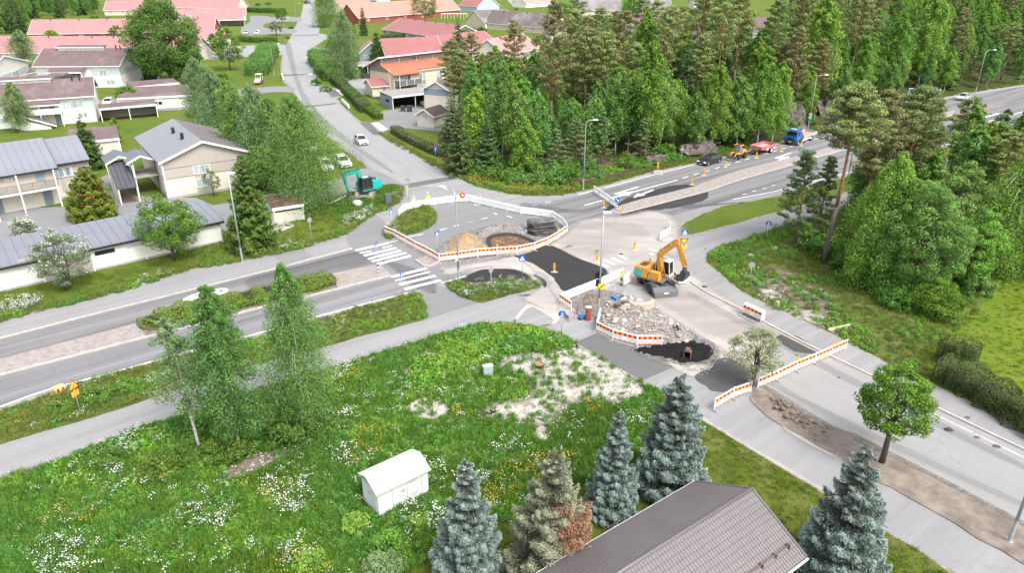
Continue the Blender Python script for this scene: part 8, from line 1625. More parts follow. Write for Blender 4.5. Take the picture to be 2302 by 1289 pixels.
# right-hand copse
own('pine_tree', pine, 1855,592,186, 'tall pine with a long bare orange stem at the left side of the copse', 150, m=LM_PINE, leaf=.30, n=64, per=110, base=.66, trunk_r=.24, lean=0)
own('pine_tree', pine, 1990,545,196, 'pine with a thick orange stem in the middle of the copse', 150, m=LM_PINE, leaf=.30, n=60, per=110, base=.55, trunk_r=.26, lean=.6)
own('pine_tree', pine, 1925,560,200, 'pine standing between the two tallest orange-stemmed pines', 130, m=LM_PINE2, leaf=.30, n=60, per=110, base=.45, trunk_r=.2)
own('pine_tree', pine, 2012,505,196, 'pine with the widest rounded crown at the back of the copse', 140, m=LM_PINE, leaf=.30, n=56, per=110, base=.45, trunk_r=.2)
own('young_pine', pine, 1784,545,335, 'young dark pine with upturned shoots at the edge of the footpath', 120, m=LM_PINEY, leaf=.24, n=70, per=80, base=.12, trunk_r=.12, young=True)
own('young_pine', pine, 1838,540,352, 'young pine just left of the tall bare orange stem', 84, m=LM_PINEY, leaf=.24, n=60, per=80, base=.2, trunk_r=.12, young=True)
own('birch_tree', birch, 1958,640,345, 'full leafy birch at the front of the copse', 165, m=LM_LIME, leaf=.20, nb=100, per=150, base=.05, droop=1.6)
own('broadleaf_tree', broadleaf, 2040,665,380, 'massive rounded willow filling the front of the copse', 210, m=LM_BIRCH, leaf=.19, n=190, per=150, base=.04, crad=.17, trunk_r=.2)
own('broadleaf_tree', broadleaf, 2110,600,350, 'dark rounded tree behind the massive willow', 160, m=LM_BIRCH, leaf=.22, n=130, per=130, base=.06, crad=.18)
own('weeping_birch', birch, 2236,610,322, 'large hanging birch with a leaning white stem at the right edge', 210, m=LM_LIME, leaf=.18, nb=110, per=180, base=.08, droop=2.0, lean=2.2, trunk_r=.17)
own('birch_tree', birch, 2330,600,330, 'birch cut by the right edge of the picture', 150, m=LM_BIRCH, leaf=.2, nb=70, per=120, base=.08, droop=1.5)
own('broadleaf_tree', broadleaf, 2170,640,470, 'bright green tree between willow and hanging birch', 130, m=LM_LIME, leaf=.2, n=90, per=130, base=.04)
own('birch_tree', birch, 2205,450,245, 'slim open birch beside the far road at the right', 70, m=LM_BIRCH2, leaf=.24, nb=50, per=80, base=.1, droop=1.3)
own('young_pine', pine, 2165,425,268, 'small dark pine before the far road at the right', 56, m=LM_PINEY, leaf=.26, n=44, per=60, base=.2, young=True)
own('pine_tree', pine, 2300,480,206, 'pine at the right edge above the far road', 90, m=LM_PINE2, leaf=.3, n=44, per=80, base=.4)
own('broadleaf_tree', broadleaf, 2265,470,330, 'pale green thicket tree beside the far road', 120, m=LM_LIME, leaf=.24, n=80, per=100, base=.03)
own('broadleaf_tree', broadleaf, 2140,500,345, 'bushy tree at the back corner of the copse', 120, m=LM_BIRCH, leaf=.24, n=80, per=100, base=.03)
own('shrub', shrub, 2102,708,0, 'rounded bright green bush in front of the massive willow', 122, cat='bush', h=3.9, m=LM_BROAD, leaf=.17, n=80, per=120, crad=.24)
own('shrub', shrub, 2196,660,0, 'bush with white blossom on the lawn edge', 70, cat='bush', h=2.6, m=LM_BIRCH, leaf=.16, n=44, per=100, spot=.10)
own('shrub', shrub, 2262,620,0, 'low dark bush at the right end of the copse', 90, cat='bush', h=2.4, m=LM_DARKT, leaf=.18, n=44, per=90)
own('shrub', shrub, 1812,560,0, 'slim shrub with white flower heads beside the orange pine stem', 44, cat='bush', h=3.4, m=LM_SHRUB, leaf=.17, n=34, per=80, spot=.03)
own('shrub', shrub, 1900,600,0, 'green bush right of the orange pine stem', 90, cat='bush', h=3.6, m=LM_SHRUB, leaf=.18, n=50, per=100)
own('shrub', shrub, 1960,645,0, 'low leafy bush at the front foot of the birch', 100, cat='bush', h=3.0, m=LM_BIRCH, leaf=.18, n=50, per=100)
own('shrub', shrub, 2020,690,0, 'low leafy bush left of the rounded bright bush', 90, cat='bush', h=2.4, m=LM_SHRUB, leaf=.18, n=50, per=100)
own('shrub', shrub, 862,1300,0, 'pale silvery willow bush at the bottom edge', 110, cat='bush', h=1.5, m=LM_BIRCH2, leaf=.12, n=60, per=120)
for x, y, w, h_, lb in [(800,1190,80,1.0,'lime green bush left of the white kiosk'),(872,1235,90,1.1,'lime green bush below the white kiosk'),(700,1270,90,1.0,'lime green bush at the bottom, left of centre'),(940,1185,60,.8,'light green bush at the lower corner of the white kiosk')]:
 own('shrub', shrub, x, y, 0, lb, w, cat='bush', h=h_, m=LM_LIME, leaf=.13, n=50, per=80)
# ---------------------------------------------------------------- forest
POOL = {}
def pool(key, gen, cnt, hs, rs, **kw):
 POOL[key] = [(gen(hs * random.Random(i).uniform(.92,1.08), rs * random.Random(i+5).uniform(.88,1.12),900 + i*17 + len(key), **kw), hs) for i in range(cnt)]
pool('birch', birch, 4,12.5,2.3, m=LM_BIRCH, leaf=.30, nb=56, per=50, base=.22, droop=1.1)
pool('lime', birch, 3,12.5,2.4, m=LM_LIME, leaf=.32, nb=52, per=50, base=.18, droop=1.0)
pool('pine', pine, 4,17.5,3.1, m=LM_PINE, leaf=.42, n=48, per=42, base=.5, trunk_r=.2)
pool('pineb', pine, 3,17.5,3.2, m=LM_PINE2, leaf=.42, n=56, per=42, base=.38, trunk_r=.2)
pool('ypine', pine, 3,9,2.3, m=LM_PINEY, leaf=.34, n=44, per=40, base=.15, young=True, trunk_r=.11)
pool('spruce', spruce, 3,14,2.9, m=LM_FSPR, layers=22, leaf=.55, dens=22, power=.75)
pool('shrub', shrub, 4,2.6,1.9, m=LM_SHRUB, leaf=.26, n=34, per=40)
pool('dshrub', shrub, 3,2.6,1.9, m=LM_BIRCH, leaf=.26, n=34, per=40)
NAMES = {'birch': 'birch_tree', 'lime': 'young_birch', 'pine': 'pine_tree', 'pineb': 'pine_tree', 'ypine': 'young_pine', 'spruce': 'spruce_tree', 'shrub': 'shrub', 'dshrub': 'shrub'}
def wild(key, p, h, rr, label, group, cat='tree', wide=1.0):
 parts, h0 = POOL[key][rr.randrange(len(POOL[key]))]; s = h / h0; w = wide * s ** .75 / s ** 0
 w = wide * (s * .5 + .5) if s < 1.6 else wide * s
 place(NAMES[key], parts, p, rr.random() * 6.28,(w, w, s), label, cat, group)
FRONT = [('birch',1093,340,165),('birch',1129,362,150),('birch',1163,385,182),('birch',1203,372,190),('birch',1235,354,252),('birch',1279,343,222),('birch',1330,366,205),('birch',1382,348,132),('lime',1450,352,96),('birch',1062,330,128),('spruce',1035,392,232),('spruce',1018,345,200),
  ('birch',1104,300,118),('lime',1150,330,140),('birch',1412,345,175),('birch',1482,338,140),('lime',1512,330,170),('pineb',1240,330,18),('pineb',1155,300,62),('pine',1314,300,48),('pine',1348,295,60),('pineb',1395,250,30),('lime',1447,240,38),('pine',1490,260,20),
  ('pine',1560,250,20),('pine',1602,280,5),('pine',1640,250,0),('pine',1562,290,100),('spruce',1535,290,88),('spruce',1625,240,60),('lime',1822,255,10),('pine',1778,210,-20),('pine',1905,200,0),('pine',1720,240,30),('pine',1850,190,-20),('lime',2000,215,20),('lime',2060,205,0),('lime',2190,150,0),
  ('lime',1700,330,118),('lime',1735,325,150),('lime',1600,338,150),('birch',1560,345,200),('birch',1655,335,190),('ypine',1590,335,230),('ypine',1350,370,250),('ypine',1440,360,260),('lime',1925,245,95),('birch',1880,262,140),('birch',2215,200,95),('birch',2290,190,90),('lime',2120,212,110),('birch',2070,228,130)]
ORD = ['first','second','third','fourth','fifth','sixth','seventh','eighth','ninth','tenth','eleventh','twelfth','thirteenth','fourteenth','fifteenth','sixteenth','seventeenth','eighteenth','nineteenth']
FG = 'trees of the roadside forest'; rf = random.Random(5)
for k, x, yb, yt in FRONT:
 p = GH(x, yb); d = math.hypot(p.y, p.x)
 base_y = yb; h = hpx(yb, yt)
 if p.z > .3: h = max(6, h - 0)
 kind_txt = {'birch': 'slender birch', 'lime': 'light green birch', 'pine': 'tall orange-stemmed pine', 'pineb': 'broad brownish pine', 'ypine': 'young dark pine', 'spruce': 'dark spruce'}[k]
 rank = sorted(q[1] for q in FRONT if q[0] == k).index(x); tot = sum(q[0] == k for q in FRONT)
 o_ = ('leftmost' if rank == 0 else 'rightmost' if rank == tot-1 else ORD[rank] + ' from the left of the')
 wild(k, p, min(h, 24), rf, kind_txt + ' on the roadside edge of the forest, ' + (o_ + ' of these' if rank in (0, tot-1) else ORD[rank] + ' of these from the left'), FG + ': ' + kind_txt, wide=.95)
def near_any(p, L, d): return any((p.x-q.x)**2 + (p.y-q.y)**2 < d*d for q in L)
TAKEN = [GH(x, yb) for k, x, yb, yt in FRONT]
ROOFS_ = []
def fill(poly, spacing, mix, label, group, hmul=1.0, maxn=400, seed=1, skip=None, cat='tree', vary=.22):
 rr = random.Random(seed); pts = [G(x, y) for x, y in poly]; x0 = min(p.x for p in pts); x1 = max(p.x for p in pts); y0 = min(p.y for p in pts); y1 = max(p.y for p in pts)
 cand = []
 ny = int((y1-y0)/spacing); nx_ = int((x1-x0)/spacing)
 for j in range(ny+1):
  for i in range(nx_+1):
   cand.append(Vector((x0 + (i + .5*(j % 2) + rr.uniform(-.38,.38))*spacing, y0 + (j + rr.uniform(-.38,.38))*spacing, 0)))
 P = np.array([(c.x, c.y) for c in cand]); ok = inpoly(pts, P); cand = [c for c, o in zip(cand, ok) if o]; cand.sort(key=lambda c: c.y)
 n = 0
 for p in cand:
  if n >= maxn: break
  if abs(p.x) > p.y * .74 + 6 or near_any(p, TAKEN, spacing*.55) or (skip and skip(p)): continue
  k = rr.choices([m_[0] for m_ in mix],[m_[1] for m_ in mix])[0]; h = dict((m_[0], m_[2]) for m_ in mix)[k] * hmul * rr.uniform(1-vary, 1+vary)
  p.z = hill(p.x, p.y); kt = {'birch': 'birch', 'lime': 'light green birch', 'pine': 'pine', 'pineb': 'brownish pine', 'ypine': 'young pine', 'spruce': 'spruce', 'shrub': 'shrub', 'dshrub': 'shrub'}[k]
  wild(k, p, h, rr, label % kt, group + ': ' + kt, cat); n += 1
 return n
WOODS = [(995,330),(1060,392),(1150,405),(1240,405),(1330,385),(1471,368),(1564,350),(1622,340),(1745,306),(1850,275),(2000,236),(2137,203),(2302,176),(2480,150),(2480,110),(2302,120),(2000,150),(1800,190),(1600,230),(1400,240),(1200,235),(1050,245)]
fill(WOODS, 5.4,[('birch', 4,11),('lime', 5,11),('pine', 1.0,15),('pineb', .5,15),('ypine', 2,8),('spruce', 1.0,11)], '%s inside the roadside forest', 'forest trees', seed=3)
DEEP = [(1700,200),(1850,180),(2000,150),(2302,118),(2560,95),(2560,-62),(1900,-62),(1850,20),(1830,60),(1760,130)]
fill(DEEP, 8.2,[('birch', 3,14),('lime', 5,14),('pine', 2.2,18),('pineb', .5,18),('spruce', 1.6,15)], '%s in the depth of the forest', 'deep forest trees', seed=4, maxn=290)
fill([(1240,215),(1500,215),(1640,190),(1640,150),(1450,180),(1300,200)],9,[('pine', 2,16),('pineb', 1,16),('birch', 1,12)], '%s on the house side of the forest', 'back forest trees', seed=9)
fill([(-90,80),(60,82),(66,46),(215,36),(232,-2),(235,-60),(-120,-60)],9,[('birch', 4,13),('spruce', 2,14),('lime', 1,12)], '%s in the wood behind the long red roofs', 'trees behind the red roofs', seed=6, maxn=160)
fill([(700,-10),(1200,-6),(1500,-4),(1500,-40),(1200,-45),(700,-45)],13,[('birch', 3,9),('spruce', 2,11),('lime', 1,9)], '%s beyond the furthest houses', 'trees beyond the houses', seed=8, maxn=60)
fill([(1052,395),(1150,415),(1255,420),(1300,405),(1280,375),(1150,372),(1050,375)],2.6,[('shrub', 2,2.4),('dshrub', 2,2.4)], 'leafy %s in the undergrowth at the forest corner', 'undergrowth at the forest corner', seed=11, cat='bush', vary=.35)
fill([(1310,395),(1480,366),(1600,345),(1745,308),(1860,278),(2000,240),(2160,200),(2330,175),(2330,168),(2000,225),(1745,290),(1480,350),(1310,370)],5.2,[('shrub', 2,2.2),('dshrub', 2,2.2)], 'leafy %s along the forest edge', 'undergrowth along the forest edge', seed=12, cat='bush', vary=.4)
fill([(1880,560),(2000,600),(2100,560),(2230,520),(2310,470),(2310,430),(2210,440),(2120,430),(2010,445),(1900,480)],5.0,[('birch', 3,11),('lime', 3,10),('pine', 1.2,15),('spruce', .5,10)], '%s inside the right-hand copse', 'copse trees', seed=15)
fill([(1790,540),(1850,600),(1960,650),(2080,690),(2230,620),(2310,610),(2310,560),(2150,560),(1950,540)],4.2,[('dshrub', 2,3.0),('shrub', 1,3.0)], 'leafy %s filling the foot of the copse', 'undergrowth of the copse', seed=13, cat='bush', vary=.3)
# ---------------------------------------------------------------- hedges
def hedge(label, px, w, h, m=None, leaf=.2, dens=60, cat='hedge', spot=0, closed=False, lump=.12):
 pts = crom([G(x, y) for x, y in px],5, closed); L = 0; seg = []
 for a, b in zip(pts, pts[1:]): seg.append((a, b, (b-a).length)); L += (b-a).length
 rg = np.random.default_rng(int(px[0][0])); n = int(L * (w + 2*h) * dens); C = []; Nn = []
 for a, b, l in seg:
  k = int(n * l / L); d = (b-a).normalized(); s = np.array([-d.y, d.x, 0]); t = rg.random(k); q = rg.random(k) * (w + 2*h)
  side = np.where(q < h, -1, np.where(q > h + w, 1,0)); u = np.where(side == 0,(q - h) / w * 2 - 1, side * 1.0); z = np.where(side == 0, h, rg.random(k) * h)
  P = np.array(a)[None] + np.array(d)[None] * (t*l)[:, None]; bu = np.array([noise.noise(Vector((p[0]*.9, p[1]*.9, zz*.8))) for p, zz in zip(P, z)]) * lump * 2 + 1
  fw = np.where(side == 0,1, np.sqrt(np.clip(1 - (z/h)**6*.35,.3,1)))
  C.append(P + s[None] * (u*w/2*bu*fw)[:, None] + np.array([0,0,1])[None] * (z * np.where(side == 0, bu*(1 - .18*u**4),1))[:, None])
  Nn.append(s[None] * side[:, None] + np.array([0,0,1])[None] * np.where(side == 0,1,.35)[:, None])
 for e_, o_, sg_ in ((pts[0], pts[1],1),(pts[-1], pts[-2],1)):
  d = (e_-o_).normalized(); s = np.array([-d.y, d.x, 0]); k = int(w*h*dens*1.1); u = rg.uniform(-1,1, k); z = rg.random(k)*h
  C.append(np.array(e_)[None] + s[None]*(u*w/2)[:, None] + np.array([0,0,1])[None]*z[:, None] + np.array(d)[None]*((1-u*u)*w*.2*(1-(z/h)**4*.6))[:, None]); Nn.append(np.repeat(np.array(d)[None], k, 0))
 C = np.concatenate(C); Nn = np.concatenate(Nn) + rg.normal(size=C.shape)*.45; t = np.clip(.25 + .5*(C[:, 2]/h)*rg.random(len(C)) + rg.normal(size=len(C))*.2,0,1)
 if spot: t[rg.random(len(C)) < spot] = 2
 root = thing('hedge', label, cat, pts[0]); C -= np.array(pts[0])
 s_ = rg.uniform(.7,1.3, len(C)) * leaf
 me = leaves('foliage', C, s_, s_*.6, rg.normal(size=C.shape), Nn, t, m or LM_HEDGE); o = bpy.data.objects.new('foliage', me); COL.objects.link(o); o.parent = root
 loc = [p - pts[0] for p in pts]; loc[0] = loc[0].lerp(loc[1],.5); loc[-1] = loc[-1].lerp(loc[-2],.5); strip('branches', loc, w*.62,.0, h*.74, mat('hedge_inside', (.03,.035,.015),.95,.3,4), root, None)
hedge('broad hedge of clipped bushes along the lawn at the right edge', [(2112,852),(2150,868),(2210,900),(2270,938),(2380,1000)],2.5,2.0, leaf=.13, dens=300, lump=.3)
hedge('short hedge arm at the corner of the broad clipped hedge', [(2122,818),(2150,812),(2178,826)],1.8,2.1, leaf=.12, dens=300)
hedge('low leafy planting in the median between the paved ends', [(334,738),(370,722),(430,706),(500,690),(560,675),(640,655),(700,643),(742,634)],3.0,.75, LM_SPIREA, .14,190, 'planting', lump=.3)
hedge('bright low border planting along the lower kerb of the median', [(420,722),(500,704),(560,690),(650,668),(735,647)],.9,.6, LM_LIME, .12,160, 'planting', lump=.3)
hedge('clipped hedge by the street above the first concrete slab', [(748,180),(762,190),(775,202)],2.6,1.8, leaf=.22, dens=90)
hedge('long clipped hedge by the street between the two concrete slabs', [(778,206),(795,222),(812,240),(824,252)],2.6,1.8, leaf=.22, dens=90)
hedge('small lower hedge at the end of the long clipped one', [(828,250),(842,260),(852,268)],1.9,1.2, LM_SHRUB, leaf=.2, dens=90)
hedge('low loose hedge beside the street above the no-parking sign', [(888,296),(905,308),(930,322),(955,334),(975,344),(998,352)],1.8,1.2, LM_HEDGE, .2,90, spot=.04)
hedge('tall broad shrub hedge between the lawn and the side street', [(607,118),(600,132),(590,148),(577,170)],5.5,3.4, LM_BIRCH, .34,50, lump=.25)
hedge('dark clipped hedge behind the two parked silver cars', [(540,93),(575,95),(622,95)],2.2,2.0, LM_DARKT, .4,40, lump=.08)
hedge('long dark clipped hedge beyond the far car park', [(550,26),(590,28),(640,29)],3.0,2.6, LM_DARKT, .45,36, lump=.08)
hedge('thick hedge in front of the orange-roofed row', [(860,92),(890,90),(925,84)],2.6,2.4, LM_HEDGE, .34,40)
hedge('hedge of bushes beside the carport next to the street', [(713,138),(724,152),(738,170),(756,182)],5.0,3.4, LM_BIRCH, .32,50, lump=.3)
hedge('hedge around the far garden behind the grey roofs', [(1300,50),(1345,52)],3,2.4, LM_HEDGE, .4,34)
# ---------------------------------------------------------------- meadow and verges: uncountable growth
PROTO = {}
def proto(key, mb_or_mesh, m=None):
 me = mb_or_mesh if isinstance(mb_or_mesh, bpy.types.Mesh) else mb_or_mesh.mesh(key, m)
 PROTO.setdefault(key.split(':')[0],[]).append(bpy.data.objects.new(key.replace(':', '_'), me))
LM_GRASS = leaf_mat('meadow_grass_blades', (.058,.155,.024),(.185,.355,.060),.7,.35,.18, wpos=(.11,(1.25,1.12,.75)))
LM_HERB = leaf_mat('meadow_herbs', (.050,.155,.030),(.155,.345,.065),.6,.35,.18, wpos=(.13,(1.7,1.35,.9)))
LM_VERGE = leaf_mat('verge_grass', (.11,.165,.032),(.25,.31,.085),.7,.35,.18, wpos=(.25,(1.15,1.08,.85)))
LM_FLW = leaf_mat('cow_parsley', (.10,.15,.05),(.16,.22,.08),.7,.1,.05, spot=(.80,.81,.74))
LM_FLY = leaf_mat('yellow_flowers', (.10,.17,.03),(.16,.22,.05),.7,.1,.1, spot=(.72,.52,.05))
LM_LAWNT = leaf_mat('lawn_tufts', (.085,.145,.018),(.150,.220,.035),.8,.2,.15, wpos=(.2,(1.25,1.05,.8)))
for s_ in range(3):
 rg = np.random.default_rng(50 + s_)
 for key, m_, nn, hh, sp, ww in (('grass', LM_GRASS, 34,.48,.22,.035),('verge', LM_VERGE, 30,.34,.20,.03),('lawn', LM_LAWNT, 26,.10,.22,.03)):
  base = rg.normal(size=(nn, 3)) * sp * np.array([.5,.5,0]); ax = rg.normal(size=(nn, 3)) * .38 + np.array([0,0,1]); L_ = hh * rg.uniform(.6,1.2, nn); axn = ax / np.linalg.norm(ax, axis=1, keepdims=True)
  proto(key + ':%d' % s_, leaves(key, base + axn * (L_/2)[:, None], L_, ww, ax, rg.normal(size=(nn, 3)) + np.array([0,0,.4]), np.clip(rg.normal(.5,.25, nn),0,1), m_))
 nn = 60; d = unit(nn, rg); d[:, 2] = np.abs(d[:, 2]); C = d * np.array([.26,.26,.30]) * rg.uniform(.6,1, nn)[:, None]
 proto('herb:%d' % s_, leaves('herb', C, .12 * rg.uniform(.7,1.3, nn),.07, rg.normal(size=(nn, 3)), d + [0,0,.8] + rg.normal(size=(nn, 3))*.4, np.clip(.25 + .5*d[:, 2] + rg.normal(size=nn)*.15,0,1), m=LM_HERB))
 for key, m_, nf, hh, fs in (('white', LM_FLW, 12,.60,.075),('yellow', LM_FLY, 12,.42,.07)):
  C = np.concatenate([rg.normal(size=(nf, 3))*[.20,.20,.07] + [0,0, hh], rg.normal(size=(24,3))*[.16,.16,.12] + [0,0,.28]]); k = len(C)
  T = np.concatenate([np.full(nf, 2.0), rg.uniform(.1,.8,24)]); S = np.concatenate([fs*rg.uniform(.5,1.3, nf),.13*rg.uniform(.7,1.2,24)])
  A = np.concatenate([rg.normal(size=(nf, 3))*[1,1,.1], rg.normal(size=(24,3))]); Nn = np.concatenate([rg.normal(size=(nf, 3))*.25 + [0,0,1], rg.normal(size=(24,3)) + [0,0,.6]])
  proto(key + ':%d' % s_, leaves(key, C, S, S*np.concatenate([np.full(nf, .85), np.full(24,.4)]), A, Nn, T, m_))
 sm = MB()
 for k in range(3): sm.ball((rg.uniform(-.1,.1), rg.uniform(-.1,.1),.02),(.05*rg.uniform(.5,1.4),.05*rg.uniform(.5,1.4),.035),5,4, jit=.2, seed=s_*5+k)
 proto('pebble:%d' % s_, sm, mat('pale_stones', (.46,.43,.39),.9,.2,3, rand=.35))
PCOL = {}
for k, obs in PROTO.items():
 c = bpy.data.collections.new('growth_' + k)
 for o in obs: c.objects.link(o)
 PCOL[k] = c
def scatter(name, pts, key, size, seed=0, label=None, var=.35):
 if not len(pts): return
 rg = np.random.default_rng(seed); n = len(pts); me = bpy.data.meshes.new(name); me.vertices.add(n); me.vertices.foreach_set('co', np.asarray(pts, dtype=np.float64).ravel())
 a = me.attributes.new('size', 'FLOAT', 'POINT'); a.data.foreach_set('value', (np.broadcast_to(size, (n,)) * rg.uniform(1-var, 1+var, n)).astype(np.float32))
 r = np.zeros((n, 3), np.float32); r[:, 2] = rg.random(n)*6.28; r[:, :2] = rg.normal(size=(n, 2))*.12
 b = me.attributes.new('turn', 'FLOAT_VECTOR', 'POINT'); b.data.foreach_set('vector', r.ravel())
 o = bpy.data.objects.new(name, me); COL.objects.link(o); o['kind'] = 'stuff'
 if label: tag(o, label, 'growth')
 ng = bpy.data.node_groups.new('scatter_' + name, 'GeometryNodeTree'); ng.interface.new_socket('Geometry', in_out='INPUT', socket_type='NodeSocketGeometry'); ng.interface.new_socket('Geometry', in_out='OUTPUT', socket_type='NodeSocketGeometry')
 N = ng.nodes; L = ng.links; gi = N.new('NodeGroupInput'); go = N.new('NodeGroupOutput'); ip = N.new('GeometryNodeInstanceOnPoints'); ci = N.new('GeometryNodeCollectionInfo')
 ci.inputs['Collection'].default_value = PCOL[key]; ci.inputs['Separate Children'].default_value = True; ci.inputs['Reset Children'].default_value = True
 s1 = N.new('GeometryNodeInputNamedAttribute'); s1.data_type = 'FLOAT'; s1.inputs['Name'].default_value = 'size'
 s2 = N.new('GeometryNodeInputNamedAttribute'); s2.data_type = 'FLOAT_VECTOR'; s2.inputs['Name'].default_value = 'turn'
 er = N.new('FunctionNodeEulerToRotation')
 L.new(gi.outputs[0], ip.inputs['Points']); L.new(ci.outputs[0], ip.inputs['Instance']); ip.inputs['Pick Instance'].default_value = True
 L.new(s1.outputs[0], ip.inputs['Scale']); L.new(s2.outputs[0], er.inputs[0]); L.new(er.outputs[0], ip.inputs['Rotation']); L.new(ip.outputs[0], go.inputs[0])
 md = o.modifiers.new('growth', 'NODES'); md.node_group = ng
 return o
def spread(poly, dens, seed, z=0, mask=None, holes=(), keep=.0, pts=None):
 """random points over a region, thinned by a noise mask and kept mostly out of bare patches"""
 rg = np.random.default_rng(seed); pp = pts or wpoly(poly, 0, sub=2); x0 = min(p.x for p in pp); x1 = max(p.x for p in pp); y0 = min(p.y for p in pp); y1 = max(p.y for p in pp)
 n = int((x1-x0)*(y1-y0)*dens); P = np.stack([rg.uniform(x0, x1, n), rg.uniform(y0, y1, n)],1)
 P = P[inpoly(pp, P)]; P = P[(np.abs(P[:, 0]) < P[:, 1]*.80 + 10) & (P[:, 1] > 24)]
 for h_ in holes: P = P[~inpoly(wpoly(h_, 0, sub=2), P) | (rg.random(len(P)) < keep)]
 if mask:
  sc, lo, off = mask; v = np.array([noise.noise(Vector((p[0]*sc + off, p[1]*sc, off))) for p in P]) if len(P) else np.zeros(0); P = P[v > lo]
 return np.column_stack([P, np.full(len(P), z)])
KIOSK_HOLE = [(806,1122),(905,1075),(966,1104),(852,1166)]
HO = BARE + [KIOSK_HOLE]
near = MEADOW
scatter('meadow_grass', spread(near, 11,1, holes=HO, keep=.2), 'grass', 1.0,1, 'tall green meadow grass covering the near slope')
scatter('meadow_herbs', spread(near, 17,2, mask=(.13,-.22,3.3), holes=HO, keep=.06), 'herb', 1.05,2, 'leafy meadow herbs among the grass of the near slope')
scatter('cow_parsley', spread(near, 2.8,3, mask=(.30,.20,7.7), holes=HO + [[(850,700),(1600,700),(1600,1010),(1150,1080),(880,980)]], keep=.12), 'white', 1.0,3, 'white cow parsley flowering in drifts over the meadow')
scatter('cow_parsley_sparse', spread(near, .5,33, holes=HO, keep=.05), 'white', .8,33, 'single white flower heads between the drifts')
scatter('buttercups', spread(near, 3.0,4, mask=(.22,.30,1.7), holes=HO, keep=.0), 'yellow', .9,4, 'yellow flowers in the meadow')
for i, b in enumerate(BARE): scatter('pale_pebbles', spread(b, 9,60+i), 'pebble', .8,60+i, 'loose pale stones on the bare patches of the meadow', .6)
VG = 'rough grass on the road verges'
scatter('verge_grass', np.concatenate([spread(ISL1,10,5,.1), spread(ISL2,14,6,.1, holes=[[(1026,632),(1100,632),(1212,630),(1206,650),(1160,653),(1110,648),(1060,645)]], keep=.06), spread(ISL3,12,7,.1)]), 'verge', 1.0,5, 'rough mixed grass on the islands and the strip between road and path')
scatter('verge_herbs', np.concatenate([spread(ISL1,5,15,.1, mask=(.3,-.05,4)), spread(ISL2,6,16,.1, mask=(.5,0,4)), spread(ISL3,5,17,.1, mask=(.5,-.1,1))]), 'herb', 1.0,15, 'darker leafy weeds on the strip between road and path')
scatter('verge_flowers', np.concatenate([spread(ISL1,1.2,25,.1, mask=(.4,.05,9)), spread(ISL2,2,26,.1), spread([(866,536),(864,520),(882,505),(895,510),(900,528)],7,27,.1)]), 'white', .7,25, 'white flowers on the verges')
scatter('verge_yellow', np.concatenate([spread(ISL1,1.0,45,.1, mask=(.4,.1,2)), spread(ISL3,3,46,.1, mask=(.5,.05,3))]), 'yellow', .8,45, 'yellow flowers on the verges')
scatter('bank_grass', spread(BANKP, 5,8, holes=[[(1665,625),(1700,600),(1760,600),(1850,640),(1900,700),(1850,745),(1790,715),(1720,680)]], keep=.25), 'verge', 1.05,8, 'dry grass on the bank beside the right-hand footpath')
scatter('bank_herbs', np.concatenate([spread(BANKP, 2.6,9, mask=(.25,.08,5)), spread([(1590,575),(1625,556),(1754,515),(1800,520),(1660,575),(1660,640),(1610,600)],6,19)]), 'herb', 1.2,9, 'green weeds on the bank beside the right-hand footpath')
scatter('bank_stones', spread([(1665,625),(1700,600),(1760,610),(1850,650),(1900,720),(1850,745),(1790,715),(1720,680)],2.6,10), 'pebble', 1.0,10, 'loose stones on the bank', .7)
ST1 = [(-80,700),(3,712),(98,690),(195,666),(273,648),(405,606),(536,580),(640,559),(716,538),(783,515),(811,494),(842,474),(880,455),(905,436),(905,450),(885,464),(842,483),(811,503),(783,526),(716,549),(640,569),(536,590),(405,615),(273,658),(98,700),(3,726),(-80,745)]
scatter('roadside_grass', spread(ST1,9,11), 'verge', 1.3,11, 'long grass along the edge of the upper pavement')
scatter('roadside_herbs', spread(ST1,6,12, mask=(.3,0,4)), 'herb', 1.3,12, 'leafy weeds along the edge of the upper pavement')
scatter('roadside_flowers', np.concatenate([spread(ST1,2,13, mask=(.25,.12,8)), spread([(0,690),(90,670),(100,690),(3,715)],7,14), spread([(770,500),(830,470),(840,480),(790,515)],4,24)]), 'white', 1.0,13, 'white flowers along the edge of the upper pavement')
ST2 = [(858,300),(925,335),(1010,378),(1060,402),(1150,425),(1240,430),(1300,422),(1471,375),(1564,357),(1745,312),(1850,282),(2000,243),(2137,209),(2302,183),(2302,190),(2137,216),(2000,250),(1850,291),(1745,321),(1564,367),(1471,386),(1300,433),(1240,441),(1150,437),(1060,415),(1000,388),(920,344),(856,306)]
scatter('far_verge_grass', spread(ST2,5,21), 'verge', 1.3,21, 'grass along the far side of the road in front of the forest')
scatter('far_verge_yellow', spread([(1060,398),(1240,425),(1300,420),(1300,432),(1150,437),(1055,412)],4,22, mask=(.3,-.1,3)), 'yellow', 1.2,22, 'yellow flowers along the far side of the road')
LAWNR = [(2120,560),(2420,560),(2420,1040),(2302,960),(2090,860),(2110,760),(2200,690),(2240,640)]
LAWNB = [(917,1289),(975,1252),(1115,1180),(1180,1156),(1330,1082),(1480,1012),(1545,1000),(1578,948),(1662,998),(1841,1105),(1975,1190),(2148,1300),(2148,1500),(800,1500)]
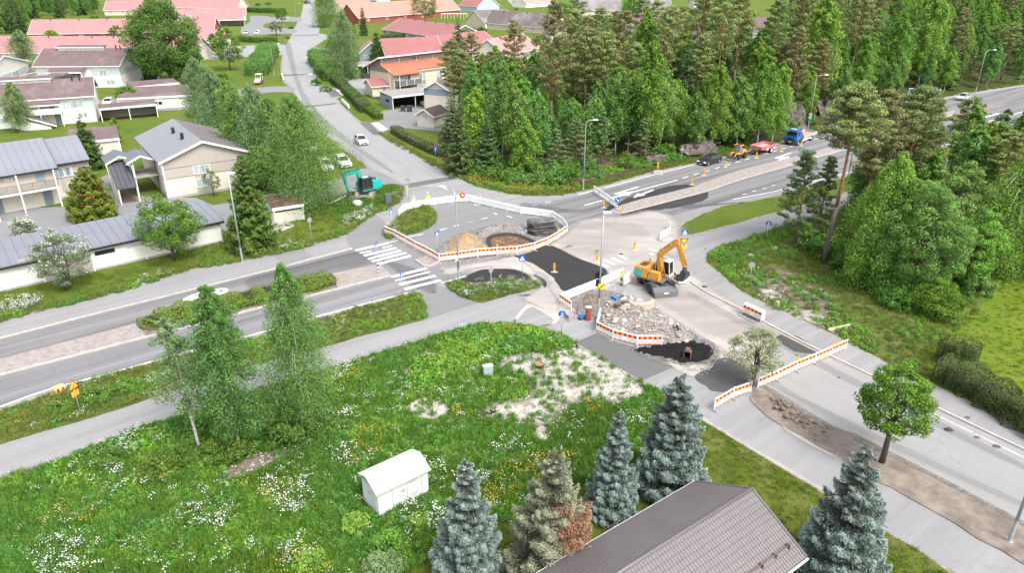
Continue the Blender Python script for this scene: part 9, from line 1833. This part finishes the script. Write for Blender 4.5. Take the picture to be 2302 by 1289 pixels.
scatter('lawn_grass', np.concatenate([spread(LAWNR, 4,31), spread(LAWNB, 12,32)]), 'lawn', 1.1,31, 'mown lawn grass of the two gardens')
sheet('lawn', LAWNR, .010, grass_mat('bright_lawn', (.100,.175,.012),(.150,.215,.018),(.185,.205,.04),.12,.5), sub=2)
sheet('lawn', LAWNB, .010, grass_mat('garden_lawn', (.085,.130,.015),(.130,.160,.025),(.175,.165,.055),.22,.7), sub=2)
scatter('woodland_floor_growth', spread([(1010,395),(1100,425),(1240,430),(1330,412),(1471,372),(1622,342),(1745,306),(1745,270),(1471,335),(1240,385),(1050,370)],2.2,41, mask=(.2,-.05,2)), 'herb', 1.5,41, 'low green growth on the forest floor')
scatter('lawn_tufts', spread([(-60,705),(98,690),(273,650),(536,580),(716,538),(842,474),(880,430),(880,415),(780,440),(640,500),(505,530),(300,600),(0,655)],3.0,42), 'lawn', 1.7,42, 'mown grass between garage and pavement')
scatter('excavator_grass', spread([(740,470),(780,440),(850,420),(905,420),(900,440),(870,465),(835,480),(800,505),(760,500)],6,43), 'grass', .9,43, 'unmown grass around the turquoise excavator')
scatter('bank_weeds', spread([(1665,600),(1760,590),(1860,640),(1910,720),(1850,755),(1780,720),(1700,670)],3.2,71, mask=(.35,0,6)), 'verge', 1.0,71, 'weeds growing through the stony bank')
scatter('site_gravel', np.concatenate([spread([(960,575),(1000,548),(1075,508),(1165,498),(1240,528),(1225,552),(1120,582),(1030,590)],5,72,.03), spread([(1265,668),(1360,645),(1440,665),(1520,715),(1590,760),(1640,800),(1600,845),(1500,830),(1420,790),(1340,755)],5,73,.03)]), 'pebble', .55,72, 'gravel strewn over the works surface', .6)
scatter('tall_weeds', np.concatenate([spread([(980,770),(1050,742),(1100,735),(1170,738),(1240,756),(1285,780),(1200,792),(1120,800),(1060,835),(1000,830),(985,800)],7,81), spread([(920,830),(980,800),(1010,840),(960,890),(915,880)],6,82), spread([(180,1030),(357,965),(500,920),(600,900),(600,990),(450,1060),(300,1090),(150,1110),(20,1100)],4,83, mask=(.3,-.1,5))]), 'herb', 1.9,81, 'tall bushy weeds on the humps of the meadow')
